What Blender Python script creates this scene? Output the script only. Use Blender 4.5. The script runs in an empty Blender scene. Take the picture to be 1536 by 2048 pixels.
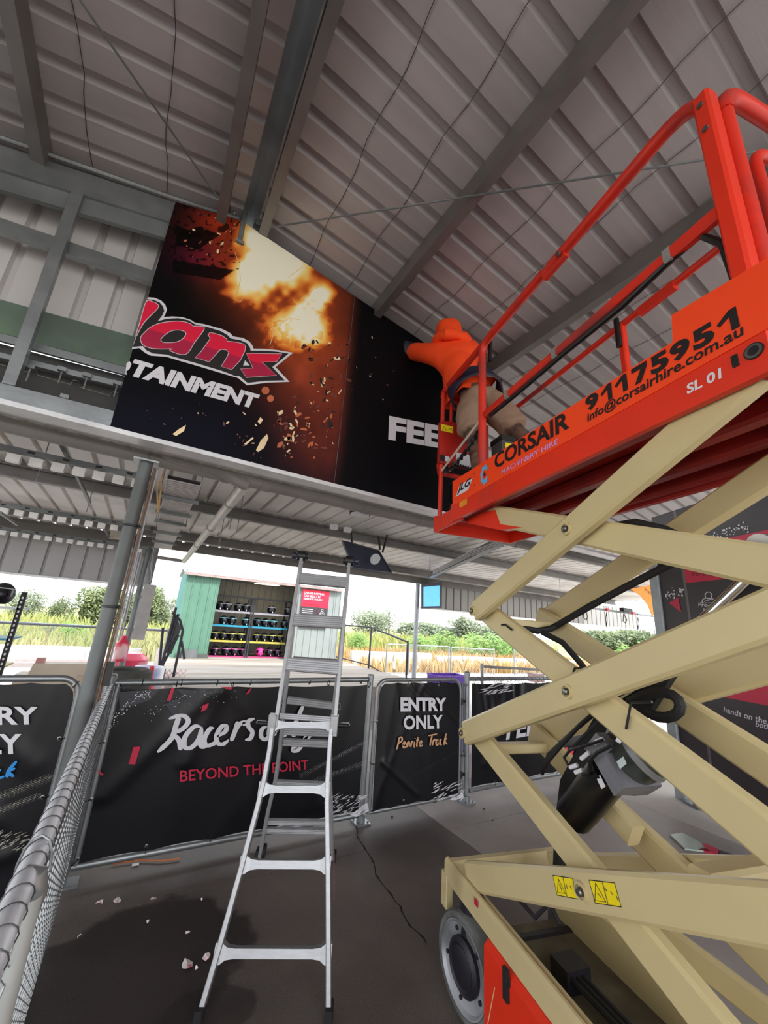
import bpy, bmesh, math, random
import numpy as np
from mathutils import Vector, Matrix
random.seed(7); np.random.seed(7)
SC = bpy.context.scene
COL = SC.collection

# ------------------------------------------------------------------ camera
F_PX, CAM_H = 784.0, 1.63
PITCH, ROLL, YAW = [math.radians(a) for a in (16.1, 4.07, 29.8)]
LIFT_YAW = math.radians(12.8)
_cp, _sp, _cr, _sr = math.cos(PITCH), math.sin(PITCH), math.cos(ROLL), math.sin(ROLL)
_fw = Vector((math.sin(YAW)*_cp, math.cos(YAW)*_cp, _sp)); _rt = Vector((math.cos(YAW), -math.sin(YAW), 0)); _up = _rt.cross(_fw)
_r2 = _rt*_cr + _up*_sr; _u2 = -_rt*_sr + _up*_cr
cam_data = bpy.data.cameras.new('camera'); cam = bpy.data.objects.new('camera', cam_data); COL.objects.link(cam)
R3 = Matrix((_r2, _u2, -_fw)).transposed()
cam.matrix_world = Matrix.Translation((0, 0, CAM_H)) @ R3.to_4x4()
cam_data.sensor_fit = 'VERTICAL'; cam_data.sensor_height = 24.0; cam_data.lens = 24.0*F_PX/2048.0
cam_data.clip_start = 0.02; cam_data.clip_end = 400
SC.camera = cam

# ------------------------------------------------------------------ world, sun, exposure
w = bpy.data.worlds.new('overcast_sky'); SC.world = w; w.use_nodes = True
nt = w.node_tree; nt.nodes.clear()
o = nt.nodes.new('ShaderNodeOutputWorld'); b = nt.nodes.new('ShaderNodeBackground')
tc = nt.nodes.new('ShaderNodeTexCoord'); sx = nt.nodes.new('ShaderNodeSeparateXYZ'); cr = nt.nodes.new('ShaderNodeValToRGB')
cr.color_ramp.elements[0].position = 0.0; cr.color_ramp.elements[0].color = (0.95, 0.96, 0.97, 1)
cr.color_ramp.elements[1].position = 1.0; cr.color_ramp.elements[1].color = (0.82, 0.9, 1.0, 1)
nt.links.new(tc.outputs['Generated'], sx.inputs[0]); nt.links.new(sx.outputs['Z'], cr.inputs[0])
nt.links.new(cr.outputs[0], b.inputs[0]); b.inputs[1].default_value = 1.6
nt.links.new(b.outputs[0], o.inputs[0])
sun_d = bpy.data.lights.new('sun', 'SUN'); sun_d.energy = 2.2; sun_d.angle = math.radians(6); sun_d.color = (1, 0.96, 0.9)
sun = bpy.data.objects.new('sun', sun_d); COL.objects.link(sun)
sun.rotation_euler = (math.radians(38), math.radians(20), 0)
SC.view_settings.view_transform = 'Standard'; SC.view_settings.look = 'None'; SC.view_settings.gamma = 1
SC.view_settings.exposure = 1.0
try: SC.view_settings.use_curve_mapping = False
except Exception: pass
SC.cycles.max_bounces = 8; SC.cycles.diffuse_bounces = 5

# ------------------------------------------------------------------ pixel -> point on a real plane
def V(*a): return Vector(a)
CAMP = V(0, 0, CAM_H)
def ray(px, py): return (R3 @ V(px-768, 1024-py, -F_PX)).normalized()
def onplane(px, py, p, n):
    d = ray(px, py); return CAMP + d*((Vector(p)-CAMP).dot(n)/d.dot(n))
def onz(px, py, z=0.0): return onplane(px, py, V(0, 0, z), V(0, 0, 1))
def ony(px, py, y): return onplane(px, py, V(0, y, 0), V(0, 1, 0))
def onx(px, py, x): return onplane(px, py, V(x, 0, 0), V(1, 0, 0))
def proj(P):
    v = R3.transposed() @ (Vector(P)-CAMP); return (768+F_PX*v.x/-v.z, 1024-F_PX*v.y/-v.z)
LU = V(math.sin(LIFT_YAW), math.cos(LIFT_YAW), 0); LV = V(math.cos(LIFT_YAW), -math.sin(LIFT_YAW), 0)
def LP(u, v, z): return LU*u + LV*v + V(0, 0, z)          # lift frame: along, across, up
def onv(px, py, v=1.135): return onplane(px, py, LV*v, LV)  # point on a lengthwise upright plane of the lift
def uz(P): return (P.dot(LU), P.z)

# ------------------------------------------------------------------ materials
def lin(c):
    return tuple(((x/255)/12.92 if x/255 <= .04045 else (((x/255)+.055)/1.055)**2.4) for x in c)
_M = {}
def mat(name, rgb, rough=.6, metal=0.0, vary=.12, scale=8.0, bump=0.0, bscale=60.0, coat=0.0, emit=None, second=None, stretch=None, spec=.5, patch=(.45, .6)):
    """procedural material; rgb 0..255 sRGB; vary = lightness mottling; second = a wear colour mixed in by noise"""
    if name in _M: return _M[name]
    m = bpy.data.materials.new(name); m.use_nodes = True; nt = m.node_tree; N = nt.nodes; L = nt.links
    bs = N['Principled BSDF']; c = lin(rgb)
    bs.inputs['Roughness'].default_value = rough; bs.inputs['Metallic'].default_value = metal
    if 'Specular IOR Level' in bs.inputs: bs.inputs['Specular IOR Level'].default_value = spec
    if coat: bs.inputs['Coat Weight'].default_value = coat; bs.inputs['Coat Roughness'].default_value = .15
    tc = N.new('ShaderNodeTexCoord'); mp = N.new('ShaderNodeMapping'); L.new(tc.outputs['Object'], mp.inputs[0])
    if stretch: mp.inputs['Scale'].default_value = stretch
    nz = N.new('ShaderNodeTexNoise'); nz.inputs['Scale'].default_value = scale; nz.inputs['Detail'].default_value = 6; L.new(mp.outputs[0], nz.inputs[0])
    rp = N.new('ShaderNodeValToRGB'); L.new(nz.outputs['Fac'], rp.inputs[0])
    rp.color_ramp.elements[0].position = .3; rp.color_ramp.elements[1].position = .7
    rp.color_ramp.elements[0].color = (*[x*(1-vary) for x in c], 1); rp.color_ramp.elements[1].color = (*[min(1, x*(1+vary)) for x in c], 1)
    out = rp.outputs[0]
    if second:
        n2 = N.new('ShaderNodeTexNoise'); n2.inputs['Scale'].default_value = scale*.35; n2.inputs['Detail'].default_value = 8; L.new(mp.outputs[0], n2.inputs[0])
        r2 = N.new('ShaderNodeValToRGB'); r2.color_ramp.elements[0].position = patch[0]; r2.color_ramp.elements[1].position = patch[1]; L.new(n2.outputs['Fac'], r2.inputs[0])
        mx = N.new('ShaderNodeMixRGB'); L.new(r2.outputs[0], mx.inputs[0]); L.new(out, mx.inputs[1]); mx.inputs[2].default_value = (*lin(second), 1); out = mx.outputs[0]
    L.new(out, bs.inputs['Base Color'])
    if bump:
        n3 = N.new('ShaderNodeTexNoise'); n3.inputs['Scale'].default_value = bscale; n3.inputs['Detail'].default_value = 5; L.new(mp.outputs[0], n3.inputs[0])
        bp = N.new('ShaderNodeBump'); bp.inputs['Strength'].default_value = bump; bp.inputs['Distance'].default_value = .01
        L.new(n3.outputs['Fac'], bp.inputs['Height']); L.new(bp.outputs[0], bs.inputs['Normal'])
    if emit:
        bs.inputs['Emission Color'].default_value = (*lin(rgb), 1); bs.inputs['Emission Strength'].default_value = emit
    _M[name] = m; return m

# ------------------------------------------------------------------ mesh builder
class MB:
    def __init__(s): s.v = []; s.f = []; s.mi = []
    def add(s, vs, fs, mi=0):
        k = len(s.v); s.v += [tuple(x) for x in vs]; s.f += [tuple(i+k for i in f) for f in fs]; s.mi += [mi]*len(fs); return s
    def hexa(s, lo, hi, mi=0):   # two quads of 4 points
        return s.add(list(lo)+list(hi), [(3, 2, 1, 0), (4, 5, 6, 7), (0, 1, 5, 4), (1, 2, 6, 5), (2, 3, 7, 6), (3, 0, 4, 7)], mi)
    def box(s, c, ax, ay, az, mi=0):   # centre and three half-axis vectors
        c = Vector(c); ax = Vector(ax); ay = Vector(ay); az = Vector(az)
        return s.hexa([c-ax-ay-az, c+ax-ay-az, c+ax+ay-az, c-ax+ay-az], [c-ax-ay+az, c+ax-ay+az, c+ax+ay+az, c-ax+ay+az], mi)
    def beam(s, p0, p1, wid, hgt, up=(0, 0, 1), ch=None, mi=0):   # chamfered rectangular bar
        p0 = Vector(p0); p1 = Vector(p1); d = (p1-p0).normalized(); up = Vector(up)
        r = d.cross(up).normalized(); u = r.cross(d); a, b = wid/2, hgt/2
        if ch is None: ch = min(wid, hgt)*.12
        if ch <= 0: pr = [(-a, -b), (a, -b), (a, b), (-a, b)]
        else: pr = [(-a+ch, -b), (a-ch, -b), (a, -b+ch), (a, b-ch), (a-ch, b), (-a+ch, b), (-a, b-ch), (-a, -b+ch)]
        n = len(pr); vs = [p + r*x + u*y for p in (p0, p1) for x, y in pr]
        fs = [(i, (i+1) % n, n+(i+1) % n, n+i) for i in range(n)] + [tuple(range(n))[::-1], tuple(range(n, 2*n))]
        return s.add(vs, fs, mi)
    def tube(s, pts, r, n=10, mi=0, cap=True, closed=False):
        pts = [Vector(p) for p in pts]; m = len(pts); rs = r if isinstance(r, (list, tuple)) else [r]*m
        vs = []; prev = None
        for i, p in enumerate(pts):
            if closed: t = (pts[(i+1) % m]-pts[i-1]).normalized()
            else: t = ((pts[min(i+1, m-1)]-p).normalized() + (p-pts[max(i-1, 0)]).normalized()); t = t.normalized() if t.length > 1e-6 else V(0, 0, 1)
            if prev is None:
                a = V(0, 0, 1) if abs(t.z) < .9 else V(1, 0, 0); x = t.cross(a).normalized()
            else:
                x = prev - t*prev.dot(t); x = x.normalized() if x.length > 1e-6 else t.orthogonal().normalized()
            prev = x; y = t.cross(x)
            vs += [p + (x*math.cos(2*math.pi*k/n)+y*math.sin(2*math.pi*k/n))*rs[i] for k in range(n)]
        fs = []
        for i in range(m if closed else m-1):
            j = (i+1) % m
            fs += [(i*n+k, i*n+(k+1) % n, j*n+(k+1) % n, j*n+k) for k in range(n)]
        if cap and not closed: fs += [tuple(range(n))[::-1], tuple(range((m-1)*n, m*n))]
        return s.add(vs, fs, mi)
    def cyl(s, p0, p1, r, n=16, mi=0): return s.tube([p0, p1], r, n, mi)
    def lathe(s, c, axis, prof, n=28, mi=0):   # prof: (distance along axis, radius)
        c = Vector(c); t = Vector(axis).normalized(); x = t.orthogonal().normalized(); y = t.cross(x); vs = []
        for a, r in prof: vs += [c + t*a + (x*math.cos(2*math.pi*k/n)+y*math.sin(2*math.pi*k/n))*r for k in range(n)]
        fs = [(i*n+k, i*n+(k+1) % n, (i+1)*n+(k+1) % n, (i+1)*n+k) for i in range(len(prof)-1) for k in range(n)]
        if prof[0][1] > 1e-5: fs.append(tuple(range(n))[::-1])
        if prof[-1][1] > 1e-5: fs.append(tuple(range((len(prof)-1)*n, len(prof)*n)))
        return s.add(vs, fs, mi)
    def prism(s, poly, off, mi=0):   # polygon of 3-D points pushed by the vector off
        n = len(poly); poly = [Vector(p) for p in poly]; off = Vector(off)
        return s.add(poly+[p+off for p in poly], [tuple(range(n))[::-1], tuple(range(n, 2*n))]+[(i, (i+1) % n, n+(i+1) % n, n+i) for i in range(n)], mi)
    def quad(s, a, b, c, d, mi=0): return s.add([a, b, c, d], [(0, 1, 2, 3)], mi)
    def ico(s, c, r, sub=1, sq=(1, 1, 1), mi=0):
        bm = bmesh.new(); bmesh.ops.create_icosphere(bm, subdivisions=sub, radius=1)
        s.add([Vector(c)+V(v.co.x*r*sq[0], v.co.y*r*sq[1], v.co.z*r*sq[2]) for v in bm.verts], [[v.index for v in f.verts] for f in bm.faces], mi); bm.free(); return s

def wloc(o):
    l = V(0, 0, 0)
    while o: l += o.location; o = o.parent
    return l
def obj(name, mb, m, parent=None, smooth=False, loc=None, fix=True):
    me = bpy.data.meshes.new(name)
    base = wloc(parent) if parent else V(0, 0, 0)
    if parent is None or loc == 'own':
        vs = mb.v; xs = [v[0] for v in vs]; ys = [v[1] for v in vs]; zs = [v[2] for v in vs]
        l = V((min(xs)+max(xs))/2, (min(ys)+max(ys))/2, min(zs))
    else: l = base
    me.from_pydata([(v[0]-l.x, v[1]-l.y, v[2]-l.z) for v in mb.v], [], mb.f)
    ms = m if isinstance(m, (list, tuple)) else [m]
    for x in ms: me.materials.append(x)
    if len(ms) > 1:
        me.polygons.foreach_set('material_index', mb.mi)
    if fix and len(mb.f) < 60000:
        bm = bmesh.new(); bm.from_mesh(me); bmesh.ops.recalc_face_normals(bm, faces=bm.faces)
        if smooth:
            for f in bm.faces: f.smooth = True
            for e in bm.edges:
                if len(e.link_faces) == 2 and e.calc_face_angle(0) > math.radians(38): e.smooth = False
        bm.to_mesh(me); bm.free()
    elif smooth: me.polygons.foreach_set('use_smooth', [True]*len(me.polygons))
    o = bpy.data.objects.new(name, me); COL.objects.link(o)
    o.location = l - base
    if parent: o.parent = parent
    return o
def tag(o, label, cat, group=None, kind=None):
    o['label'] = label; o['category'] = cat
    if group: o['group'] = group
    if kind: o['kind'] = kind
    return o
def thing(name, label, cat, loc, group=None):
    o = bpy.data.objects.new(name, None); COL.objects.link(o); o.location = Vector(loc); o.empty_display_size = .1
    return tag(o, label, cat, group)
def struct(name, mb, m, parent=None, smooth=False):
    o = obj(name, mb, m, parent, smooth); o['kind'] = 'structure'; return o
def copytree(src, loc, label=None, name=None):
    r = src.copy(); COL.objects.link(r); r.location = loc
    if name: r.name = name
    if label: r['label'] = label
    for ch in list(src.children):
        c = ch.copy(); COL.objects.link(c); c.parent = r
        for g in ch.children: d = g.copy(); COL.objects.link(d); d.parent = c
    return r
# flat lettering laid in a plane: P00 lower left, P10 lower right, P01 upper left of the words
def text(s, P00, P10, P01, m, parent, off=V(0, 0, 0), bold=.0, shear=0.0, name='lettering', thick=.0008, fit=True):
    cu = bpy.data.curves.new('t', 'FONT'); cu.body = s; cu.size = 1; cu.offset = bold; cu.shear = shear; cu.resolution_u = 3
    t = bpy.data.objects.new('t', cu); me = bpy.data.meshes.new_from_object(t)
    vs = [v.co.copy() for v in me.vertices]; fs = [tuple(p.vertices) for p in me.polygons]
    x0 = min(v.x for v in vs); x1 = max(v.x for v in vs); y0 = min(v.y for v in vs); y1 = max(v.y for v in vs)
    P00, P10, P01 = Vector(P00), Vector(P10), Vector(P01); ex = P10-P00; ey = P01-P00
    mb = MB(); mb.add([P00 + ex*((v.x-x0)/(x1-x0)) + ey*((v.y-y0)/(y1-y0)) + off for v in vs], fs)
    bpy.data.objects.remove(t); bpy.data.curves.remove(cu); bpy.data.meshes.remove(me)
    return obj(name, mb, m, parent, fix=False)
# brush-stroke lettering: strokes are lists of (x, y) in a unit frame
def strokes(lst, P00, ex, ey, wd, m, parent, off=V(0, 0, 0), name='lettering'):
    mb = MB(); k = 0
    for st in lst:
        # Catmull-Rom through the points
        p = [V(a, b, 0) for a, b in st]; q = []
        for i in range(len(p)-1):
            a = p[max(i-1, 0)]; b_ = p[i]; c = p[i+1]; d = p[min(i+2, len(p)-1)]
            for j in range(5):
                t = j/5; q.append(.5*((2*b_)+(-a+c)*t+(2*a-5*b_+4*c-d)*t*t+(-a+3*b_-3*c+d)*t**3))
        q.append(p[-1]); n = len(q); vs = []
        for i, x in enumerate(q):
            t = (q[min(i+1, n-1)]-q[max(i-1, 0)]); t = t.normalized() if t.length else V(1, 0, 0)
            nn = V(-t.y, t.x, 0); ww = wd*(.35+.65*min(1, i/(n*.12+1e-6), (n-1-i)/(n*.12+1e-6)))*(.75+.35*abs(t.y))
            for sg in (1, -1):
                y = x+nn*ww*sg*.5; vs.append(P00+ex*y.x+ey*y.y+off*(1+k*.15))
        mb.add(vs, [(2*i, 2*i+1, 2*i+3, 2*i+2) for i in range(n-1)]); k += 1
    return obj(name, mb, m, parent, fix=False)
def chainmesh(P, ex, ey, W, Hh, cell, r, holes=None):   # wire lattice: P corner, ex, ey unit vectors
    mb = MB()
    def seg(a, b):
        A = P+ex*a[0]+ey*a[1]; B = P+ex*b[0]+ey*b[1]
        if (B-A).length > 1e-3: mb.tube([A, B], r, 3, cap=False)
    c = cell*math.sqrt(2); x = -Hh
    while x < W:
        a = [x, 0]; b = [x+Hh, Hh]
        if a[0] < 0: a = [0, -x]
        if b[0] > W: b = [W, W-x]
        if b[1] > a[1]: seg(a, b)
        a = [x, Hh]; b = [x+Hh, 0]
        if a[0] < 0: a = [0, Hh+x]
        if b[0] > W: b = [W, Hh-(W-x)]
        if a[1] > b[1]: seg(a, b)
        x += c
    return mb

# palette
galv = mat('galvanised_steel', (150, 154, 156), .38, .75, .18, 5, .1, 40)
galv_dull = mat('dull_galvanised_steel', (128, 132, 134), .5, .45, .2, 3, .15, 30, second=(100, 104, 104))
alu = mat('aluminium', (168, 169, 172), .38, .8, .08, 20, .05, 120, stretch=(1, 1, 6))
alu_dark = mat('weathered_aluminium', (174, 175, 178), .42, .5, .1, 14)
vinyl = mat('black_banner_vinyl', (10, 10, 16), .36, 0, .15, 2, .06, 14, spec=.4)
white_ink = mat('white_ink', (218, 216, 222), .5, 0, .03)
red_ink = mat('crimson_ink', (196, 30, 66), .5, 0, .06)
beige = mat('beige_machine_paint', (203, 186, 140), .38, 0, .05, 3, .05, 90, second=(150, 132, 96), patch=(.63, .75))
orange = mat('orange_red_machine_paint', (228, 50, 22), .4, 0, .06, 5, .05, 80, second=(176, 60, 48), patch=(.58, .72))
strip_orange = mat('orange_sticker', (255, 72, 22), .45, 0, .03, 6)
blackp = mat('black_plastic', (20, 20, 22), .45, 0, .2, 12)
black_rub = mat('black_rubber', (24, 24, 26), .7, 0, .2, 12)
black_ink = mat('black_ink', (26, 20, 22), .5)
steel = mat('bolt_steel', (140, 138, 134), .3, .9)
roofm = mat('grey_roof_lining', (172, 166, 166), .5, .15, .08, 3, .1, 30, stretch=(.3, 3, 1))
canopy_m = mat('cream_roof_sheet', (232, 228, 222), .5, 0, .07, 2, second=(176, 168, 158), patch=(.5, .7))
purl = mat('purlin_steel', (122, 118, 116), .45, .5, .15, 4)
# ================================================================== SETTING
YW = 2.65                                   # the gable wall that carries the big sign
RX, RZ = 0.11, 4.58                         # ridge line
SL, SR = math.tan(math.radians(13.0)), math.tan(math.radians(8.9))
def roofz(x): return RZ - (SR*(x-RX) if x > RX else SL*(RX-x))
# floor
def floor_mat():
    m = bpy.data.materials.new('concrete_floor'); m.use_nodes = True; nt = m.node_tree; N = nt.nodes; L = nt.links; bs = N['Principled BSDF']
    tc = N.new('ShaderNodeTexCoord')
    n1 = N.new('ShaderNodeTexNoise'); n1.inputs['Scale'].default_value = 1.1; n1.inputs['Detail'].default_value = 9; L.new(tc.outputs['Object'], n1.inputs[0])
    r1 = N.new('ShaderNodeValToRGB'); r1.color_ramp.elements[0].color = (*lin((92, 84, 80)), 1); r1.color_ramp.elements[1].color = (*lin((124, 114, 108)), 1)
    r1.color_ramp.elements[0].position = .35; r1.color_ramp.elements[1].position = .65; L.new(n1.outputs['Fac'], r1.inputs[0])
    n2 = N.new('ShaderNodeTexNoise'); n2.inputs['Scale'].default_value = 160; n2.inputs['Detail'].default_value = 3; L.new(tc.outputs['Object'], n2.inputs[0])
    m1 = N.new('ShaderNodeMixRGB'); m1.blend_type = 'MULTIPLY'; m1.inputs[0].default_value = .6; L.new(r1.outputs[0], m1.inputs[1])
    r2 = N.new('ShaderNodeValToRGB'); r2.color_ramp.elements[0].position = .35; r2.color_ramp.elements[0].color = (.45, .45, .45, 1); r2.color_ramp.elements[1].position = .6; L.new(n2.outputs['Fac'], r2.inputs[0]); L.new(r2.outputs[0], m1.inputs[2])
    # the big dark spill left of the ladder, with a ragged edge, and smaller ones
    def spot(cx, cy, ax, ay, soft, rag):
        mp = N.new('ShaderNodeMapping'); mp.vector_type = 'POINT'; mp.inputs['Location'].default_value = (-cx/ax, -cy/ay, 0); mp.inputs['Scale'].default_value = (1/ax, 1/ay, 0); L.new(tc.outputs['Object'], mp.inputs[0])
        nn = N.new('ShaderNodeTexNoise'); nn.inputs['Scale'].default_value = 3.2; nn.inputs['Detail'].default_value = 5; L.new(tc.outputs['Object'], nn.inputs[0])
        ln = N.new('ShaderNodeVectorMath'); ln.operation = 'LENGTH'; L.new(mp.outputs[0], ln.inputs[0])
        ma = N.new('ShaderNodeMath'); ma.operation = 'MULTIPLY_ADD'; L.new(nn.outputs['Fac'], ma.inputs[0]); ma.inputs[1].default_value = rag; L.new(ln.outputs['Value'], ma.inputs[2])
        rr = N.new('ShaderNodeMapRange'); rr.inputs['From Min'].default_value = 1+rag*.5-soft; rr.inputs['From Max'].default_value = 1+rag*.5+soft; rr.inputs['To Min'].default_value = 1; rr.inputs['To Max'].default_value = 0; L.new(ma.outputs[0], rr.inputs[0])
        return rr.outputs[0]
    out = m1.outputs[0]; rough = None
    for args, k in (((.30, 2.62, .52, .42, .05, 1.1), .8), ((.58, 2.2, .22, .12, .06, 1.2), .6), ((.95, 1.95, .5, .35, .3, 1.5), .3)):
        sp = spot(*args); mx = N.new('ShaderNodeMixRGB'); mm = N.new('ShaderNodeMath'); mm.operation = 'MULTIPLY'; mm.inputs[1].default_value = k; L.new(sp, mm.inputs[0]); L.new(mm.outputs[0], mx.inputs[0]); L.new(out, mx.inputs[1]); mx.inputs[2].default_value = (*lin((38, 33, 32)), 1); out = mx.outputs[0]
    L.new(out, bs.inputs['Base Color']); bs.inputs['Roughness'].default_value = .5
    bp = N.new('ShaderNodeBump'); bp.inputs['Strength'].default_value = .35; bp.inputs['Distance'].default_value = .004; L.new(n2.outputs['Fac'], bp.inputs['Height']); L.new(bp.outputs[0], bs.inputs['Normal'])
    return m
conc = floor_mat()
bright_conc = mat('sunlit_concrete', (186, 180, 174), .8, 0, .08, 1.5, .2, 80)
mid_conc = mat('mid_grey_concrete', (150, 142, 138), .55, 0, .12, 2.2, .3, 120, second=(118, 110, 106), patch=(.5, .75))  # paler mid-grey for one column of slabs, with greyer patches
def slab(x0, y0, x1, y1, z0, z1): return MB().hexa([(x0, y0, z0), (x1, y0, z0), (x1, y1, z0), (x0, y1, z0)], [(x0, y0, z1), (x1, y0, z1), (x1, y1, z1), (x0, y1, z1)])
# floor slabs split at the saw-cut joints
jy = [-6.0, 0.6, 3.05, 3.9, 7.9]
jx = [-6, -.9, 2.6, 4.9, 10]
first = None
floor = bpy.data.objects.new('floor', None); COL.objects.link(floor); floor['kind'] = 'structure'
for i in range(4):
    for j in range(4):
        g = .003
        struct('slab', slab(jx[j]+g, jy[i]+g, jx[j+1]-g, jy[i+1]-g, -.12, 0), bright_conc if (j == 3 or (i == 3 and j == 2)) else (mid_conc if j == 2 else conc), floor)
struct('joint_filler', slab(-6, -6, 10, 7.9, -.13, -.006), mat('joint_filler', (34, 31, 30), .8), floor)
# crack in the slab
cp = [(712, 1652), (716, 1672), (728, 1692), (742, 1716), (752, 1748), (776, 1782), (800, 1812), (815, 1846), (838, 1868), (862, 1898)]
mb = MB(); pts = [onz(x, y, .0012) for x, y in cp]; pp = []
for a, b_ in zip(pts, pts[1:]):
    for t in (0, .33, .66): q = a.lerp(b_, t); pp.append(V(q.x+random.uniform(-.008, .008), q.y+random.uniform(-.006, .006), q.z))
for i in range(len(pp)-1):
    a, b_ = pp[i], pp[i+1]; n = V(-(b_-a).y, (b_-a).x, 0).normalized()*(.0035 if i % 3 else .006); mb.quad(a-n, b_-n, b_+n, a+n)
struct('crack', mb, mat('crack', (26, 23, 22), .9), floor)
# outdoor ground
g = MB(); g.hexa([(-40, -40, -.4), (60, -40, -.4), (60, 90, -.4), (-40, 90, -.4)], [(-40, -40, -.14), (60, -40, -.14), (60, 90, -.14), (-40, 90, -.14)])
struct('ground', g, mat('outdoor_earth', (150, 146, 122), .9, 0, .15, .6))
for nm, (x0, y0, x1, y1) in dict(a=(-20, 7.9, 5.3, 15.5), e=(5.3, 7.9, 30, 12.9), b=(10, -10, 30, 7.9), c=(-20, -10, -6, 7.9), d=(-6, -14, 10, -6)).items():
    struct('pavement', slab(x0, y0, x1, y1, -.13, -.01), bright_conc)

# ---- roof over the work area: one corrugated sheet per slope, ribs run down the slope
def ribbed(P, along, across, up, La, Lc, pitch, rw, rd, extra=None):
    """corrugated sheet: ribs run along `along`, repeat along `across`; ribs rise by rd"""
    mb = MB(); prof = []; x = 0
    while x < Lc:
        pw = pitch-rw
        prof += [(x, 0), (x+pw, 0), (x+pw+rw*.22, rd), (x+pw+rw*.78, rd)]; x += pitch
    prof.append((min(x, Lc+pitch), 0)); n = len(prof)
    P = Vector(P); vs = [P+along*t+across*a+up*h for t in (0, La) for a, h in prof]
    mb.add(vs, [(i, i+1, n+i+1, n+i) for i in range(n-1)]); return mb
def roof_sheet(side, x_end, y0, y1):
    s = SR if side > 0 else SL; d = V(side, 0, -s).normalized(); up = V(0, 0, 1)
    P = V(RX+side*.06, y0, roofz(RX+side*.06)); ln = abs(x_end-RX)/abs(d.x)
    mb = ribbed(P, d, V(0, 1, 0), up, ln, y1-y0, .205, .07, .042)
    k = len(mb.v); mb.add([V(*v)+V(0, 0, .012) for v in mb.v[:]], [tuple(i+k for i in f) for f in mb.f[:]]) if False else None
    return mb
ceil = struct('ceiling', roof_sheet(-1, -5.2, -3.4, YW+.25), roofm)
ceil2 = struct('ceiling', roof_sheet(1, 7.6, -3.4, YW+2.6), roofm)
# safety mesh seams crossing under the lining
seam = mat('mesh_wire', (70, 66, 68), .6, .3)
for side, xs in ((1, [.62, .98, 1.36, 1.7, 2.05, 2.45, 2.8, 3.2, 3.6, 4.1, 4.6]), (-1, [-.45, -.85, -1.3, -1.8, -2.3])):
    for x in xs:
        pts = []
        y = -2.6
        while y < YW+(2.3 if side > 0 else .2):
            pts.append(V(x+.012*math.sin(y*9+x*5)+random.uniform(-.005, .005), y, roofz(x)-.006)); y += .10
        struct('mesh_wire', MB().tube(pts, .0022, 4), seam, ceil2 if side > 0 else ceil)
# ridge capping
rc = MB()
rc.add([(RX-.17, -3.4, roofz(RX-.17)+.05), (RX, -3.4, RZ+.075), (RX+.17, -3.4, roofz(RX+.17)+.05), (RX-.17, YW+.25, roofz(RX-.17)+.05), (RX, YW+.25, RZ+.075), (RX+.17, YW+.25, roofz(RX+.17)+.05)], [(0, 1, 4, 3), (1, 2, 5, 4)])
struct('ridge_cap', rc, galv_dull, ceil)
def cpurlin(p0, p1, side, dep=.15, fl=.065, parent=ceil, m=purl, name='purlin'):
    """C-section: web and two flanges with lips; p0, p1 = bottom outer corner of the web"""
    p0 = Vector(p0); p1 = Vector(p1); d = (p1-p0).normalized(); h = V(0, 0, 1); r = V(d.y, -d.x, 0).normalized()*side; t = .004
    pr = [(0, 0), (fl, 0), (fl, .018), (fl-t, .018), (fl-t, t), (t, t), (t, dep-t), (fl-t, dep-t), (fl-t, dep-.018), (fl, dep-.018), (fl, dep), (0, dep)]
    n = len(pr); vs = [p+r*a+h*b_ for p in (p0, p1) for a, b_ in pr]
    mb = MB(); mb.add(vs, [(i, (i+1) % n, n+(i+1) % n, n+i) for i in range(n)])
    for k in (0, n):
        mb.add([vs[k+i] for i in range(n)], [(0, 1, 4, 5), (1, 2, 3, 4), (0, 5, 6, 11), (6, 7, 10, 11), (7, 8, 9, 10)])
    return struct(name, mb, m, parent)
def on_roof(px, py, drop=.165):
    side = 1 if ray(px, py).x > 0 else -1
    s = SR if px > 560 else -SL
    return onplane(px, py, V(RX, 0, RZ-drop), V(s, 0, 1).normalized())
def ext(a, b_, ya, yb):   # stretch the line a-b to cover ya..yb in y
    a, b_ = Vector(a), Vector(b_); d = (b_-a)/(b_.y-a.y); return a+d*(ya-a.y), a+d*(yb-a.y)
for (pa, pb), side in ((((505, 0), (435, 420)), 1), (((690, 0), (535, 472)), -1), (((1262, 0), (838, 520)), 1), (((1536, 362), (1100, 663)), 1), (((28, 0), (83, 297)), -1)):
    a, b_ = ext(on_roof(*pa), on_roof(*pb), -2.6, YW+(2.5 if pa[0] > 1500 else .1))
    cpurlin(a, b_, side)
for x in (5.4, 6.9): cpurlin((x, -2.6, roofz(x)-.165), (x, YW+.1, roofz(x)-.165), 1)
for x in (-3.6, -4.8): cpurlin((x, -2.6, roofz(x)-.165), (x, YW+.1, roofz(x)-.165), -1, parent=ceil)
# tie rods under the roof
for pa, pb in (((540, 455), (1560, 296)), ((160, 0), (436, 396))):
    a, b_ = on_roof(*pa, .2), on_roof(*pb, .2); d = (b_-a)
    struct('tie_rod', MB().cyl(a, b_+d*.25 if pa[0] == 540 else b_, .006, 8), galv_dull, ceil2 if pa[0] == 540 else ceil)
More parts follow.
